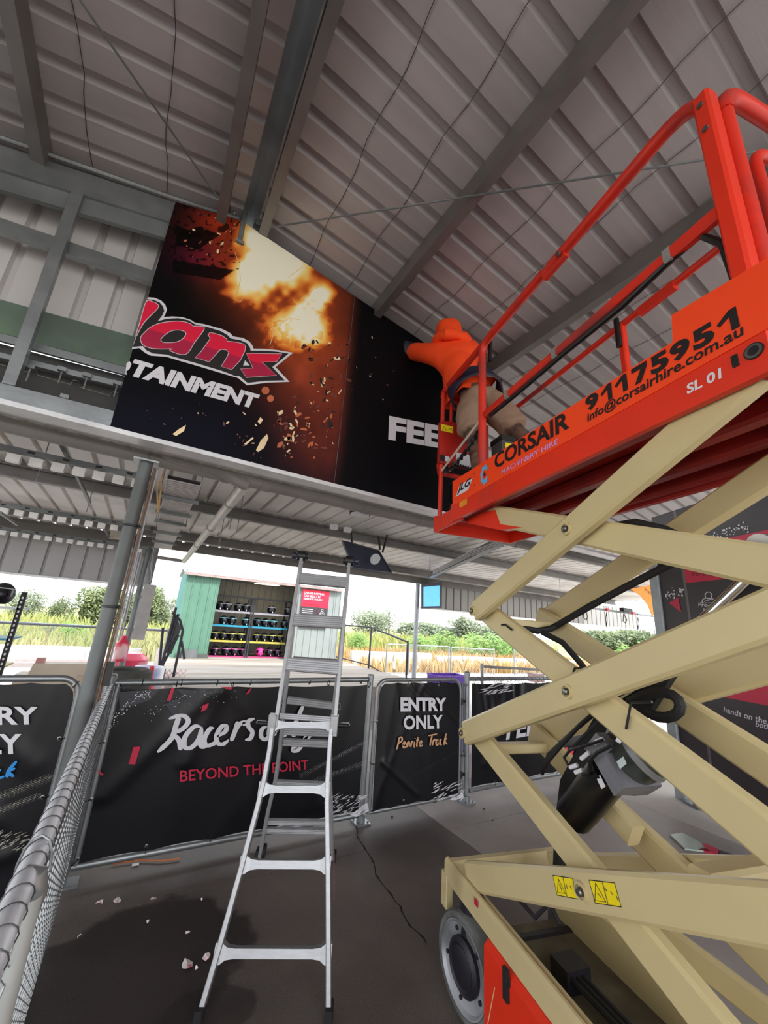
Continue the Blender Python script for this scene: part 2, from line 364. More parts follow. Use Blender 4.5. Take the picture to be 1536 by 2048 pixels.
# cleats at the ridge
cl = MB()
for px, py in ((455, 418), (515, 452)):
    P = ony(px, py, YW-.06); cl.box(P, (.03, 0, .0), (0, .004, 0), (0, 0, .045)); cl.box(P+V(0, -.03, -.03), (.025, 0, 0), (0, .03, 0), (0, 0, .004))
struct('cleat', cl, galv, ceil)
P0, P1 = ony(489, 430, YW-.08), ony(478, 490, YW-.08)
hb = MB().beam(P0+V(0, 0, .05), P1, .035, .03, (0, 1, 0)); hb.cyl(P1+V(-.03, -.02, .015), P1+V(.03, -.02, .015), .012, 10)
struct('drop_bracket', hb, galv_dull, ceil)
# bright skylight edge of the far roof end is left to the sky itself

# ---- gable wall frame (open steel frame left of the sign, cladding behind it)
wall = bpy.data.objects.new('wall_back', None); COL.objects.link(wall); wall['kind'] = 'structure'
YF = 2.60
def flat(pxs, y, th, name, m, parent=wall, kind='structure'):
    mb = MB().prism([ony(a, b_, y) for a, b_ in pxs], (0, th, 0)); o = obj(name, mb, m, parent)
    if kind: o['kind'] = kind
    return o
flat([(-120, 250), (352, 406), (345, 445), (-130, 298)], YF, .05, 'top_chord', galv)
flat([(-130, 300), (344, 447), (338, 478), (-130, 340)], YF+.02, .03, 'top_chord', galv_dull)
struct('tube_rail', MB().tube([ony(-120, 232, YF-.01), ony(0, 275, YF-.01), ony(352, 398, YF-.01), ony(478, 438, YF-.01)], .014, 10), galv, wall)
flat([(-130, 390), (312, 543), (306, 566), (-140, 414)], YF+.05, .04, 'girt', galv)
flat([(-150, 728), (228, 822), (222, 852), (-150, 764)], YF, .06, 'bottom_chord', galv)
flat([(143, 378), (168, 386), (30, 771), (3, 765)], YF-.01, .05, 'stud', galv)
# cladding: vertical ribs
def clad(x0, x1, z0, z1, y, name, m, pitch=.19, parent=None, rw=.05, rd=.03, back=True):
    mb = ribbed(V(x0, y, z0), V(0, 0, 1), V(1, 0, 0), V(0, 1 if back else -1, 0), z1-z0, x1-x0, pitch, rw, rd)
    return struct(name, mb, m, parent)
cladm = mat('grey_wall_cladding', (196, 192, 190), .5, .1, .06, 1.5)
zc0 = ony(150, 690, 2.80).z
c_ = clad(-3.6, 2.4, zc0-.02, 4.0, 2.80, 'cladding', cladm, .17, wall, .05)
for v in c_.data.vertices:      # the tops follow the roof
    if v.co.z > 3.5: v.co.z = roofz(v.co.x)-.02
flat([(-140, 560), (330, 690), (300, 745), (-150, 625)], 2.74, .03, 'green_band', mat('green_flashing', (108, 130, 108), .6, .1, .15, 4, second=(86, 100, 90)))
flat([(-140, 628), (300, 748), (296, 762), (-150, 640)], 2.72, .02, 'flashing_edge', galv)
flat([(-150, 668), (290, 775), (285, 785), (-150, 678)], 2.70, .02, 'angle', galv)
flat([(-160, 645), (297, 765), (270, 838), (-170, 745)], 2.79, .02, 'gap_shade_sheet', mat('gap_shade_grey', (66, 64, 62), .8, 0, .3, 6))  # dark sheet painted in for the shaded gap below the green band
for px, py in ((40, 700), (62, 735), (125, 740), (175, 752), (130, 795), (235, 768)):
    P = ony(px, py, 2.69); struct('bolt_bracket', MB().box(P, (.02, 0, 0), (0, .02, 0), (0, 0, .012)).cyl(P, P+V(0, 0, -.09), .004, 6), galv, wall)
# white sill trim running under sign and frame
a0, a1 = ony(-140, 765, YF-.03), ony(866, 1022, YF-.03)
zb = (ony(0, 800, YF-.03).z+ony(500, 932, YF-.03).z)/2; ZB = zb
struct('sill', MB().hexa([(-3.2, YF-.05, ZB-.016), (5.5, YF-.05, ZB-.016), (5.5, YF+.1, ZB-.016), (-3.2, YF+.1, ZB-.016)], [(-3.2, YF-.05, ZB+.012), (5.5, YF-.05, ZB+.012), (5.5, YF+.1, ZB+.012), (-3.2, YF+.1, ZB+.012)]), mat('white_trim', (214, 214, 216), .4, .3), wall)
struct('soffit_board', MB().hexa([(-3.2, YF+.1, ZB-.025), (5.5, YF+.1, ZB-.025), (5.5, YF+.14, ZB-.025), (-3.2, YF+.14, ZB-.025)], [(-3.2, YF+.1, ZB+.05), (5.5, YF+.1, ZB+.05), (5.5, YF+.14, ZB+.05), (-3.2, YF+.14, ZB+.05)]), mat('lichened_board', (120, 118, 110), .9, 0, .3, 20), wall)

# ---- canopy behind the wall
ZC = ZB+.30; YC1 = 7.75
def canz(y): return ZC-(y-2.75)*.022
can = struct('ceiling', ribbed(V(-5, 2.78, ZC), V(0, 1, -.022).normalized(), V(1, 0, 0), V(0, 0, 1), YC1-2.78, 17, .2, .045, .035), canopy_m)
for y, dp in ((4.80, .13), (6.75, .13), (7.68, .15)):
    cpurlin((-5, y, canz(y)-dp-.005), (12, y, canz(y)-dp-.005), 1, dp, .06, can, purl)
# slotted channels that carry services
glint_white = mat('sky_glint_white', (235, 232, 230), .35, .2)  # white for blocks that imitate sky reflected below the channels
for y in (3.55, 5.6, 7.25):
    mb = MB().beam((-5, y, canz(y)-.24), (-.12, y, canz(y)-.24), .04, .04, ch=0); struct('slotted_channel', mb, galv_dull, can)
    for k in range(24):
        x = -4.9+k*.2
        struct('slot', MB().box((x, y-.021, canz(y)-.24), (.02, 0, 0), (0, .001, 0), (0, 0, .008)), blackp, can) if k > 14 else None
    for k in range(26):
        x = -3.4+k*.125; struct('sky_glint', MB().hexa([(x, y-.01, canz(y)-.33), (x+.075, y-.01, canz(y)-.33), (x+.075, y+.03, canz(y)-.33), (x, y+.03, canz(y)-.33)], [(x, y-.01, canz(y)-.27), (x+.075, y-.01, canz(y)-.27), (x+.075, y+.03, canz(y)-.27), (x, y+.03, canz(y)-.27)]), glint_white, can)
# hanging rods and short stays
hr = MB()
for px, py, y in ((100, 880, 3.6), (200, 930, 4.4), (315, 1040, 5.5), (465, 1000, 4.0), (470, 1000, 4.1), (485, 1000, 4.2), (440, 1080, 5.0), (860, 1120, 5.2), (1120, 1180, 5.2)):
    P = ony(px, py, y); hr.cyl((P.x, y, canz(y)), (P.x, y, canz(y)-.42), .004, 6)
struct('hanger_rod', hr, galv_dull, can)
for (ax, ay), (bx, by), y0, y1 in (((118, 880), (180, 1005), 3.3, 4.9), ((0, 1025), (35, 1050), 5.0, 6.0), ((205, 1050), (218, 1075), 6.3, 7.2)):
    A, B = ony(ax, ay, y0), ony(bx, by, y1); struct('brace', MB().beam(A, B, .025, .025), galv_dull, can)
# far eave fascias and the edge beam between them
fa = mat('far_fascia_cladding', (170, 168, 170), .55, .1, .05, 1.5)
fl = clad(-5, -.12, 1.99, canz(YC1)-.02, YC1+.02, 'wall_far', fa, .24, None, .04, .03)
struct('trim_1', MB().beam((-5, YC1, 1.985), (-.1, YC1, 1.985), .05, .03), mat('white_trim', (214, 214, 216)))
fr = clad(5.7, 15, 2.10, canz(YC1)-.02, YC1+.02, 'wall_far', mat('pale_fascia_cladding', (150, 148, 144), .55, .1, .05, 1.5), .24, None, .04, .03)
struct('trim_2', MB().beam((5.6, YC1, 2.09), (15, YC1, 2.09), .05, .03), mat('white_trim', (214, 214, 216)))
# rafters (run away from the camera) under the canopy
struct('rafter', MB().beam(onz(1000, 1084, canz(4)-.16), onz(860, 1151, canz(6)-.16), .09, .10, ch=0), galv_dull, can)
for k in range(4): struct('cable', MB().tube([onz(1008, 1088-k*3, canz(4)-.20), onz(940, 1112-k*3, canz(5)-.22), onz(866, 1148-k*2, canz(6)-.22)], .006, 5), mat('pale_cable', (200, 200, 204), .5), can)
# roof framing seen past the right-hand end of the wall
struct('brace', MB().beam(ony(1270, 1010, 3.1), ony(1350, 1066, 3.1), .09, .06), mat('pale_green_steel', (176, 196, 180), .5, .2), can)
struct('brace', MB().beam(ony(1380, 1060, 2.9), ony(1536, 990, 2.9), .06, .06), galv, can)
# ================================================================== BIG SIGN (two panels hung on the gable frame)
YS = 2.565
def inpoly(x, y, poly):
    c = False; n = len(poly)
    for i in range(n):
        x0, y0 = poly[i]; x1, y1 = poly[(i+1) % n]
        if (y0 > y) != (y1 > y) and x < (x1-x0)*(y-y0)/(y1-y0)+x0: c = not c
    return c
def vnoise(X, Y, sc, seed=0):
    r = np.random.RandomState(seed); g = r.rand(64, 64); x = X*sc; y = Y*sc; xi = np.floor(x).astype(int); yi = np.floor(y).astype(int); fx = x-xi; fy = y-yi
    fx = fx*fx*(3-2*fx); fy = fy*fy*(3-2*fy); G = lambda a, b_: g[a % 64, b_ % 64]
    return (G(xi, yi)*(1-fx)+G(xi+1, yi)*fx)*(1-fy)+(G(xi, yi+1)*(1-fx)+G(xi+1, yi+1)*fx)*fy
def art(PX, PY):
    """printed artwork as a colour per point: dark ground, bursts of flame, brown smoke; in sRGB 0..255"""
    n = (vnoise(PX, PY, .02, 1)+.5*vnoise(PX, PY, .05, 2)+.25*vnoise(PX, PY, .11, 3))/1.75
    c = np.zeros(PX.shape+(3,)); c[...] = (7, 7, 10)
    c[..., 2] += 14*np.clip((PY-760)/250, 0, 1)
    def glow(cx, cy, s, col, k=1., asp=1., rot=0.):
        dx = PX-cx; dy = PY-cy; a = dx*math.cos(rot)+dy*math.sin(rot); b_ = -dx*math.sin(rot)+dy*math.cos(rot)
        f = np.exp(-((a/s)**2+(b_/(s*asp))**2))*k
        for i in range(3): c[..., i] = c[..., i]*(1-np.clip(f, 0, 1))+col[i]*np.clip(f, 0, 1)
    glow(640, 720, 130, (150, 58, 40), .85, 1.1); glow(650, 870, 85, (120, 50, 36), .75, 1.3); glow(655, 760, 60, (168, 74, 48), .5); glow(430, 450, 80, (120, 30, 22), .8, .7)
    glow(410, 520, 75, (86, 12, 44), .8, .5, .2); glow(600, 560, 110, (158, 66, 34), .8, .8, .6)
    glow(500, 540, 85, (190, 70, 26), .85); glow(450, 440, 45, (190, 62, 30), .7, .8)
    glow(600, 660, 80, (196, 88, 40), .8); glow(560, 590, 60, (150, 70, 44), .6)
    c *= (0.72+.5*n)[..., None]
    # clear dark ground behind the lettering and the right-hand side
    k = np.clip((PX-(700+(600-PY)*.10))/26, 0, 1); c = c*(1-k[..., None]*.92)+np.array((7, 7, 11))*k[..., None]*.92
    k = np.clip(((360+ (PY-560)*.55)-PX)/90, 0, 1)*np.clip((PY-585)/40, 0, 1); c = c*(1-k[..., None])+np.array((7, 6, 9))*k[..., None]
    k = np.clip((PY-(790+(PX-520)*.2))/80, 0, 1)*np.clip((560-PX)/120, 0, 1); c = c*(1-k[..., None])+np.array((12, 12, 26))*k[..., None]
    # burst of flame: a heat field mapped through a flame palette
    cores = [(500, 560, 36, 1.3), (515, 527, 28, 1.1), (542, 508, 34, 1.1), (566, 543, 28, 1.2), (545, 478, 40, 1.0), (510, 470, 34, .8), (590, 528, 34, 1.0), (522, 545, 30, .6), (618, 620, 26, 1.3), (627, 663, 28, 1.4), (574, 654, 34, 1.0), (598, 640, 22, .8), (644, 585, 20, 1.1), (634, 600, 18, .7)]
    S = np.zeros(PX.shape); wob = 1+.35*(vnoise(PX, PY, .07, 5)-.5)
    for x, y, s_, k in cores: S += k*np.exp(-((np.hypot(PX-x, PY-y)/(s_*wob))**2.0))
    S *= 1-.35*(vnoise(PX, PY, .12, 6) > .66)*(PY > 600)
    pos = [.05, .14, .30, .52, .80, 1.05]; cols = [(120, 44, 24), (186, 82, 36), (236, 138, 54), (253, 196, 98), (255, 232, 160), (255, 250, 228)]
    for i in range(3):
        v = np.interp(S, pos, [q[i] for q in cols]); f = np.clip((S-.03)/.12, 0, 1); c[..., i] = c[..., i]*(1-f)+v*f
    # dark shards top left
    for poly in ([(352, 470), (400, 452), (440, 470), (395, 500), (350, 490)], [(345, 520), (470, 540), (440, 560), (345, 545)], [(350, 448), (392, 468), (380, 478), (348, 462)]):
        xs = [p[0] for p in poly]; ys = [p[1] for p in poly]; m = (PX > min(xs)) & (PX < max(xs)) & (PY > min(ys)) & (PY < max(ys))
        for i, j in zip(*np.nonzero(m)):
            if inpoly(PX[i, j], PY[i, j], poly): c[i, j] *= .25
    k = ((vnoise(PX, PY, .16, 9) > .72) & (PX < 480) & (PY < 540))
    c[k] *= .4
    return np.clip(c, 0, 255)
def s2l(a): a = a/255; return np.where(a <= .04045, a/12.92, ((a+.055)/1.055)**2.4)
pm = bpy.data.materials.new('printed_panel'); pm.use_nodes = True
_n = pm.node_tree.nodes; at = _n.new('ShaderNodeAttribute'); at.attribute_name = 'print'; pm.node_tree.links.new(at.outputs['Color'], _n['Principled BSDF'].inputs['Base Color']); _n['Principled BSDF'].inputs['Roughness'].default_value = .55; _n['Principled BSDF'].inputs['Specular IOR Level'].default_value = .1
def line_at(x, P, Q): return P.z+(Q.z-P.z)*(x-P.x)/(Q.x-P.x)
TL = ony(352, 404, YS); TA = ony(484, 442, YS); TB = ony(880, 706, YS); BL = ony(220, 850, YS)
xl = (TL.x+BL.x)/2; XR = 2.52; xs_ = ony(690, 770, YS).x
XA = TA.x
def topz(x): return line_at(x, TL, TA) if x < XA else line_at(x, TA, TB)
def panel(x0, x1, step, label):
    nx = int((x1-x0)/step)+1; nz = int((topz((x0+x1)/2 if x0 > XA else XA)-ZB)/step)+1
    X = np.linspace(x0, x1, nx); T = np.linspace(0, 1, nz); tz = np.array([topz(x) for x in X])
    XX = np.repeat(X[:, None], nz, 1); ZZ = (ZB+.012)+(tz[:, None]-(ZB+.012))*T[None, :]
    co = np.stack([XX, np.full_like(XX, YS), ZZ], -1).reshape(-1, 3)
    Rn = np.array(R3.transposed()); vv = (co-np.array(CAMP))@Rn.T; PX = (768+F_PX*vv[:, 0]/-vv[:, 2]).reshape(nx, nz); PY = (1024-F_PX*vv[:, 1]/-vv[:, 2]).reshape(nx, nz)
    c = s2l(art(PX, PY)).reshape(-1, 3)
    idx = np.arange(nx*nz).reshape(nx, nz)
    f = np.stack([idx[:-1, :-1], idx[1:, :-1], idx[1:, 1:], idx[:-1, 1:]], -1).reshape(-1, 4)
    ctr = V((x0+x1)/2, YS, ZB)
    me = bpy.data.meshes.new('sign_panel'); me.from_pydata((co-np.array(ctr)).tolist(), [], f.tolist())
    ca = me.color_attributes.new('print', 'FLOAT_COLOR', 'POINT'); ca.data.foreach_set('color', np.concatenate([c, np.ones((len(c), 1))], 1).ravel()); me.materials.append(pm)
    o = bpy.data.objects.new('sign_panel', me); COL.objects.link(o); o.location = ctr; tag(o, label, 'sign', 'panels of the big sign')
    pts = [V(x0, YS+.001, ZB+.012), V(x1, YS+.001, ZB+.012), V(x1, YS+.001, topz(x1))]+([V(XA, YS+.001, topz(XA))] if x0 < XA < x1 else [])+[V(x0, YS+.001, topz(x0))]
    obj('backing', MB().prism(pts, (0, .02, 0)), mat('panel_edge', (190, 190, 192), .5), o)
    return o
s1 = panel(xl, xs_-.0015, .0065, 'large black printed panel with flames and pink lettering high on the gable')
s2 = panel(xs_+.0015, XR, .03, 'plain black right-hand sign panel with white letters behind the lift basket')
# logo lettering, cut as flat vinyl
def Z1(pts, s=3.84, ox=210, oy=580): return [(ox+a/s, oy+b_/s) for a, b_ in pts]
def vinyl_poly(pts, m, name, parent, lift, holes=()):
    bm = bmesh.new(); loops = []
    def smooth(p): return p
    for ring in (pts,)+tuple(holes):
        vs = [bm.verts.new(ony(a, b_, YS-lift)) for a, b_ in ring]; es = [bm.edges.new((vs[i], vs[(i+1) % len(vs)])) for i in range(len(vs))]; loops += es
    bmesh.ops.triangle_fill(bm, use_beauty=True, use_dissolve=False, edges=loops)
    mb = MB(); bm.verts.index_update(); mb.add([v.co.copy() for v in bm.verts], [[v.index for v in f.verts] for f in bm.faces]); bm.free()
    return obj(name, mb, m, parent, fix=False)
def rnd(pts, n=4):  # Catmull closed smoothing
    p = [V(a, b_, 0) for a, b_ in pts]; q = []; k = len(p)
    for i in range(k):
        a, b_, c, d = p[i-1], p[i], p[(i+1) % k], p[(i+2) % k]
        for j in range(n):
            t = j/n; x = .5*((2*b_)+(-a+c)*t+(2*a-5*b_+4*c-d)*t*t+(-a+3*b_-3*c+d)*t**3); q.append((x.x, x.y))
    return q
xe = lambda y: 342-(y)*.292   # left cut edge in the enlarged frame (x at y)
outer = Z1([(331, 56), (380, 60), (430, 80), (462, 112), (476, 150), (462, 190), (450, 208), (520, 203), (600, 210), (660, 230), (690, 250), (760, 262), (900, 300), (960, 330), (985, 356), (1060, 368), (1110, 396), (1135, 430), (1140, 450), (1230, 452), (1330, 462), (1445, 482), (1310, 592), (1418, 706), (1240, 712), (1090, 732), (1022, 676), (900, 640), (700, 580), (560, 540), (470, 512), (350, 504), (310, 484), (262, 446), (205, 455), (240, 348)])
inner = Z1([(327, 72), (375, 76), (420, 96), (445, 125), (455, 160), (440, 195), (405, 240), (470, 222), (560, 216), (640, 232), (690, 262), (780, 282), (890, 316), (940, 345), (965, 372), (1040, 385), (1090, 408), (1115, 445), (1118, 466), (1250, 468), (1320, 474), (1410, 488), (1285, 592), (1380, 694), (1230, 698), (1095, 714), (1030, 660), (1005, 662), (900, 622), (700, 562), (560, 522), (470, 496), (370, 488), (320, 465), (290, 430), (212, 438), (245, 350)])
vinyl_poly(outer, white_ink, 'logo_outline', s1, .0012)
vinyl_poly(inner, black_ink, 'logo_field', s1, .0020)
letters = dict(
    d=([(316, 90), (372, 92), (402, 108), (406, 140), (300, 250), (236, 362), (270, 240)], ()),
    a=([(300, 330), (350, 285), (420, 255), (520, 240), (600, 242), (650, 256), (680, 278), (700, 276), (765, 292), (690, 400), (618, 496), (500, 468), (512, 452), (440, 454), (360, 448), (300, 428), (274, 390), (278, 356)], ([(428, 382), (460, 345), (510, 315), (560, 308), (600, 315), (622, 335), (600, 370), (560, 395), (500, 404), (450, 402)],)),
    n=([(806, 324), (900, 350), (938, 378), (936, 392), (1010, 400), (1060, 412), (1080, 430), (1076, 465), (1040, 540), (972, 612), (892, 588), (940, 510), (950, 478), (930, 460), (890, 456), (866, 478), (800, 552), (692, 520), (740, 470), (808, 372), (792, 345)], ()),
    s=([(1085, 486), (1360, 490), (1316, 552), (1205, 552), (1318, 656), (1086, 672), (1040, 606), (1136, 600)], ()))
for k, (pts, holes) in letters.items():
    rn = (lambda z: rnd(z)) if k in 'da' else (lambda z: z)
    P = Z1(rn(pts)); Hh = [Z1(rnd(h)) for h in holes]
    cx = sum(p[0] for p in P)/len(P); cy = sum(p[1] for p in P)/len(P)
    big = [(cx+(x-cx)*1.045, cy+(y-cy)*1.06) for x, y in P]
    src = vinyl_poly(P, mat('pink_ink', (226, 18, 62), .4, 0, .02), 'letter', s1, .0032, Hh)
    ol = MB(); 
    for ring in [P]+Hh: ol.tube([ony(a, b_, YS-.0034) for a, b_ in ring], .0022, 4, closed=True)
    obj('letter_edge', ol, white_ink, s1, fix=False)
    # lower half of each letter is printed in a deeper tone
    L0, L1 = ony(210+300/3.84, 580+290/3.84, YS), ony(210+1300/3.84, 580+600/3.84, YS); nn_ = V(-(L1.z-L0.z), 0, L1.x-L0.x).normalized()
    bm = bmesh.new(); bm.from_mesh(src.data); bmesh.ops.bisect_plane(bm, geom=bm.verts[:]+bm.edges[:]+bm.faces[:], plane_co=L0-s1.location, plane_no=nn_, clear_outer=True)
    mb = MB(); bm.verts.index_update(); mb.add([v.co+s1.location-V(0, .0004, 0) for v in bm.verts], [[v.index for v in f.verts] for f in bm.faces]); bm.free()
    if mb.f: obj('letter_shade', mb, mat('deep_pink_ink', (176, 22, 66), .4), s1, fix=False)
P = Z1([(1076, 540), (1112, 580), (1060, 580)]); vinyl_poly(P, white_ink, 'logo_outline', s1, .0026)
def fr(m, ll, lr, ul): return m(*ll), m(*lr), m(*ul)
F = lambda a, b_: ony(a, b_, YS-.0015)
text('TAINMENT', F(259, 751), F(516, 820), F(267, 717), white_ink, s1, bold=.055, shear=.22)
vinyl_poly([(253, 727), (259, 722), (263, 728), (259, 738), (251, 744)], white_ink, 'letter', s1, .0015)
vinyl_poly([(250, 748), (252, 741), (254, 750)], white_ink, 'letter', s1, .0015)
text('FEEL', F(776.5, 879), F(916, 902), F(778.5, 831.5), white_ink, s2, bold=.045)
for pts in ([(470, 505), (478, 530), (481, 560), (474, 585), (468, 598), (480, 603), (492, 590)], [(540, 660), (560, 648), (580, 636), (600, 640)], [(600, 600), (625, 580), (648, 568), (652, 574)], [(540, 690), (548, 664), (560, 652)], [(575, 556), (590, 545), (605, 534)]):
    obj('printed_line', MB().tube([ony(a, b_, YS-.0008) for a, b_ in pts], .0022, 4), mat('ember_pale', (250, 214, 150), .5), s1, fix=False)
# flecks and embers of the print
def flecks(n, box, cols, smin, smax, seed, parent, name='printed_embers'):
    rd = random.Random(seed); mb = MB()
    for i in range(n):
        x = rd.uniform(box[0], box[2]); y = rd.uniform(box[1], box[3]); a = rd.uniform(0, math.pi); L_ = rd.uniform(smin, smax); w_ = L_*rd.uniform(.18, .6)
        c = [(x+L_*math.cos(t)*math.cos(a)-w_*math.sin(t)*math.sin(a), y+L_*math.cos(t)*math.sin(a)+w_*math.sin(t)*math.cos(a)) for t in [k*math.pi/3+rd.uniform(-.3, .3) for k in range(6)]]
        mb.add([ony(p, q, YS-.0011) for p, q in c], [tuple(range(6))], rd.randrange(len(cols)))
    o = obj(name, mb, cols, parent, fix=False); o['kind'] = 'stuff'; return o
em = [mat('ember_cream', (240, 214, 170), .5), mat('ember_orange', (196, 104, 62), .5), mat('ember_brown', (110, 52, 40), .5), mat('ember_black', (18, 14, 16), .5)]
flecks(70, (555, 790, 668, 900), [em[1], em[2], em[3], em[0]], 1.5, 9, 3, s1)
flecks(34, (440, 820, 660, 930), [em[0], em[1], em[2]], 1.2, 5, 5, s1)
flecks(45, (600, 680, 700, 790), [em[3], em[3], em[2], em[0]], 2, 8, 6, s1)
flecks(40, (370, 420, 470, 520), [em[2], em[0], em[1], em[3]], 1, 5, 8, s1)
flecks(14, (250, 800, 420, 930), [em[2], em[0]], 1, 3, 9, s1)
flecks(10, (700, 650, 790, 800), [em[2], em[0]], 1, 3.2, 10, s2)
for pts in ([(512, 900), (522, 880), (534, 868), (537, 876), (528, 896), (516, 904)], [(488, 888), (505, 874), (508, 876), (492, 890)], [(345, 868), (358, 858), (372, 850), (368, 862), (352, 872)], [(515, 843), (521, 834), (526, 840), (520, 848)]):
    vinyl_poly(pts, em[0], 'printed_ember', s1, .0013)
for c, r in (((531, 781), 8), ((541, 797), 7)):
    vinyl_poly([(c[0]+r*math.cos(k*.6283), c[1]+r*math.sin(k*.6283)) for k in range(10)], em[1], 'printed_ember', s1, .0012)
# ================================================================== SCISSOR LIFT
VN, VF = 1.16, 1.69         # outer faces of the near and far scissor arms
lift = thing('scissor_lift', 'raised scissor lift with orange-red basket, cream folding arms and small wheels', 'scissor lift', LP(1.35, 1.45, 0))
def uzat(px, py, v=VN): return uz(onv(px, py, v))
# joints, read on the near arm plane (u along the machine, z up)
UL = 2.02; UR = .46
zl = [.56, 1.13, 1.73, 2.30]
AW, AT = .112, .05
def arm(pa, pb, v, parent=lift, wd=AW, name='scissor_arm'):
    return obj(name, MB().beam(LP(pa[0], v, pa[1]), LP(pb[0], v, pb[1]), AT, wd, up=(0, 0, 1), ch=.010), beige, parent, smooth=False)
lv = []   # per level: rising arm (outer) from far-left low to near-right high; falling arm (inner)
A0 = uzat(935, 1738); E1 = uzat(1536, 1900)
J1 = uzat(926, 1466); J2 = uzat(946, 1222)
pins = []
def extend(p, q, u): return (u, p[1]+(q[1]-p[1])*(u-p[0])/(q[0]-p[0]))
m1, m2, m3 = uzat(1165, 1783), uzat(1136, 1383), uzat(1134, 1058)
risers = [(uzat(932, 1752), m1), (J1, m2), (J2, m3)]
fallers = [(J1, m1), (J2, m2), (uzat(930, 1020), m3)]
for k in range(3):
    a, m = risers[k]; b_ = extend(a, m, .40 if k < 2 else .56)
    c, _ = fallers[k]; d = extend(c, m, .40)
    for side, (vo, vi) in enumerate(((VN+AT/2, VN+AT*1.5+.012), (VF-AT/2, VF-AT*1.5-.012))):
        arm(a, b_, vo); arm(c, d, vi)
    s = 1
    for (uu, zz) in (a, m, b_) if k else (m, b_):
        for vv, sg in ((VN, -1), (VF, 1)):
            P = LP(uu, vv, zz)
            mb = MB().lathe(P+LV*sg*-.004, LV*sg, [(0, .026), (.016, .026), (.016, .020), (.008, .018)], 20); e = obj('boss', mb, beige, lift, True)
            obj('pin', MB().lathe(P+LV*sg*.004, LV*sg, [(0, .013), (.012, .013), (.017, .009), (.018, 0)], 16), steel, e, True)
    # cross tubes
    for (uu, zz) in ((c[0]-.12, c[1]+(d[1]-c[1])*(.12/(c[0]-d[0]))), (d[0]+.25, d[1]+(c[1]-d[1])*(.25/(c[0]-d[0])))):
        obj('cross_tube', MB().beam(LP(uu, VN+AT*1.5, zz), LP(uu, VF-AT*1.5, zz), .06, .045, ch=.006), beige, lift)
# cable track clips on the near arms
def strap(u0, arm_pts, name='hose_clip'):
    pass
# ---- chassis
ch = MB()
for v in (1.15, 1.86):
    ch.beam(LP(2.20, v, .455), LP(.25, v, .455), .035, .10, ch=.012)
obj('chassis_rail', ch, beige, lift)
obj('chassis_rail', MB().beam(LP(2.18, 1.15, .455), LP(2.18, 1.86, .455), .05, .09, ch=.01), beige, lift)
obj('chassis_tray', MB().hexa([LP(.25, 1.30, .16), LP(2.1, 1.30, .16), LP(2.1, 1.74, .16), LP(.25, 1.74, .16)], [LP(.25, 1.30, .24), LP(2.1, 1.30, .24), LP(2.1, 1.74, .24), LP(.25, 1.74, .24)]), mat('grimy_chassis', (92, 84, 66), .8, 0, .3, 8), lift)
for v in (1.27, 1.75):
    obj('tray_wall', MB().beam(LP(2.12, v, .30), LP(.25, v, .30), .02, .22, ch=.004), beige, lift)
for a, b_ in ((1.2, .95), (.75, .5)):
    obj('battery_box', MB().hexa([LP(b_, 1.4, .24), LP(a, 1.4, .24), LP(a, 1.7, .24), LP(b_, 1.7, .24)], [LP(b_, 1.4, .30), LP(a, 1.4, .30), LP(a, 1.7, .30), LP(b_, 1.7, .30)]), mat('dark_machinery', (34, 32, 30), .7, 0, .4, 12), lift)
# orange side door of the chassis with its latch
dr = MB(); dr.beam(LP(1.80, 1.14, .23), LP(.2, 1.14, .23), .05, .36, ch=.02)
door = obj('side_door', dr, orange, lift)
P = onv(1012, 1960, 1.11)
obj('latch', MB().lathe(P+LV*.006, -LV, [(0, .022), (.008, .022), (.008, .016), (.0, .012)], 14).beam(P+LU*.0+V(0, 0, .035), P+V(0, 0, -.06), .014, .03, up=LU), black_rub, door)
# red reflector, leg of the pothole guard
P = onv(952, 1805, 1.128); e0 = onv(958, 1820, 1.128)
obj('reflector', MB().box(P, LU*.014, LV*.001, V(0, 0, .012)), red_ink, lift)
P = LP(2.2, 1.15, .40); obj('bumper', MB().beam(P+V(0, 0, .04), P-V(0, 0, .10), .04, .06, up=LU), beige, lift)
# ---- wheels
tyre_m = mat('grey_solid_tyre', (104, 106, 104), .75, 0, .15, 10, .3, 60, second=(70, 70, 68))
rim_m = mat('pale_wheel_rim', (170, 172, 178), .45, .2, .1, 8, second=(110, 110, 112)); hub_m = mat('dark_hub', (36, 34, 42), .45, .2, .2, 8)
def wheel(u, v, sg, turn=0., kk=1.):
    ax = (LV*sg*-1*math.cos(turn)+LU*math.sin(turn)*sg*-1); c = LP(u, v, .198*kk)
    t = obj('wheel', MB().lathe(c+ax*-.10, ax, [(a_, b_*kk) for a_, b_ in [(0, .150), (0, .185), (.012, .196), (.095, .196), (.108, .188), (.110, .166), (.09, .16)]], 40), tyre_m, lift, True)
    obj('rim', MB().lathe(c+ax*-.010, ax, [(a_, b_*kk) for a_, b_ in [(.0, .166), (.020, .164), (.022, .158), (.008, .148), (.0, .10), (.0, .0)]], 32), rim_m, t, True)
    obj('hub_cap', MB().lathe(c+ax*-.012, ax, [(0, .100), (.02, .100), (.032, .082), (.026, .070), (.034, .050), (.034, 0)], 28), hub_m, t, True)
    x = ax.orthogonal().normalized(); y = ax.cross(x)
    for k in range(5): obj('wheel_nut', MB().lathe(c+ax*-.010+(x*math.cos(k*1.2566+.3)+y*math.sin(k*1.2566+.3))*.122, ax, [(0, .009), (.012, .009), (.014, 0)], 8), hub_m, t)
    return t
wheel(2.0, 1.135, 1, .16, .96); wheel(2.02, 1.86, -1); wheel(.40, 1.86, -1); wheel(.40, 1.2, 1)
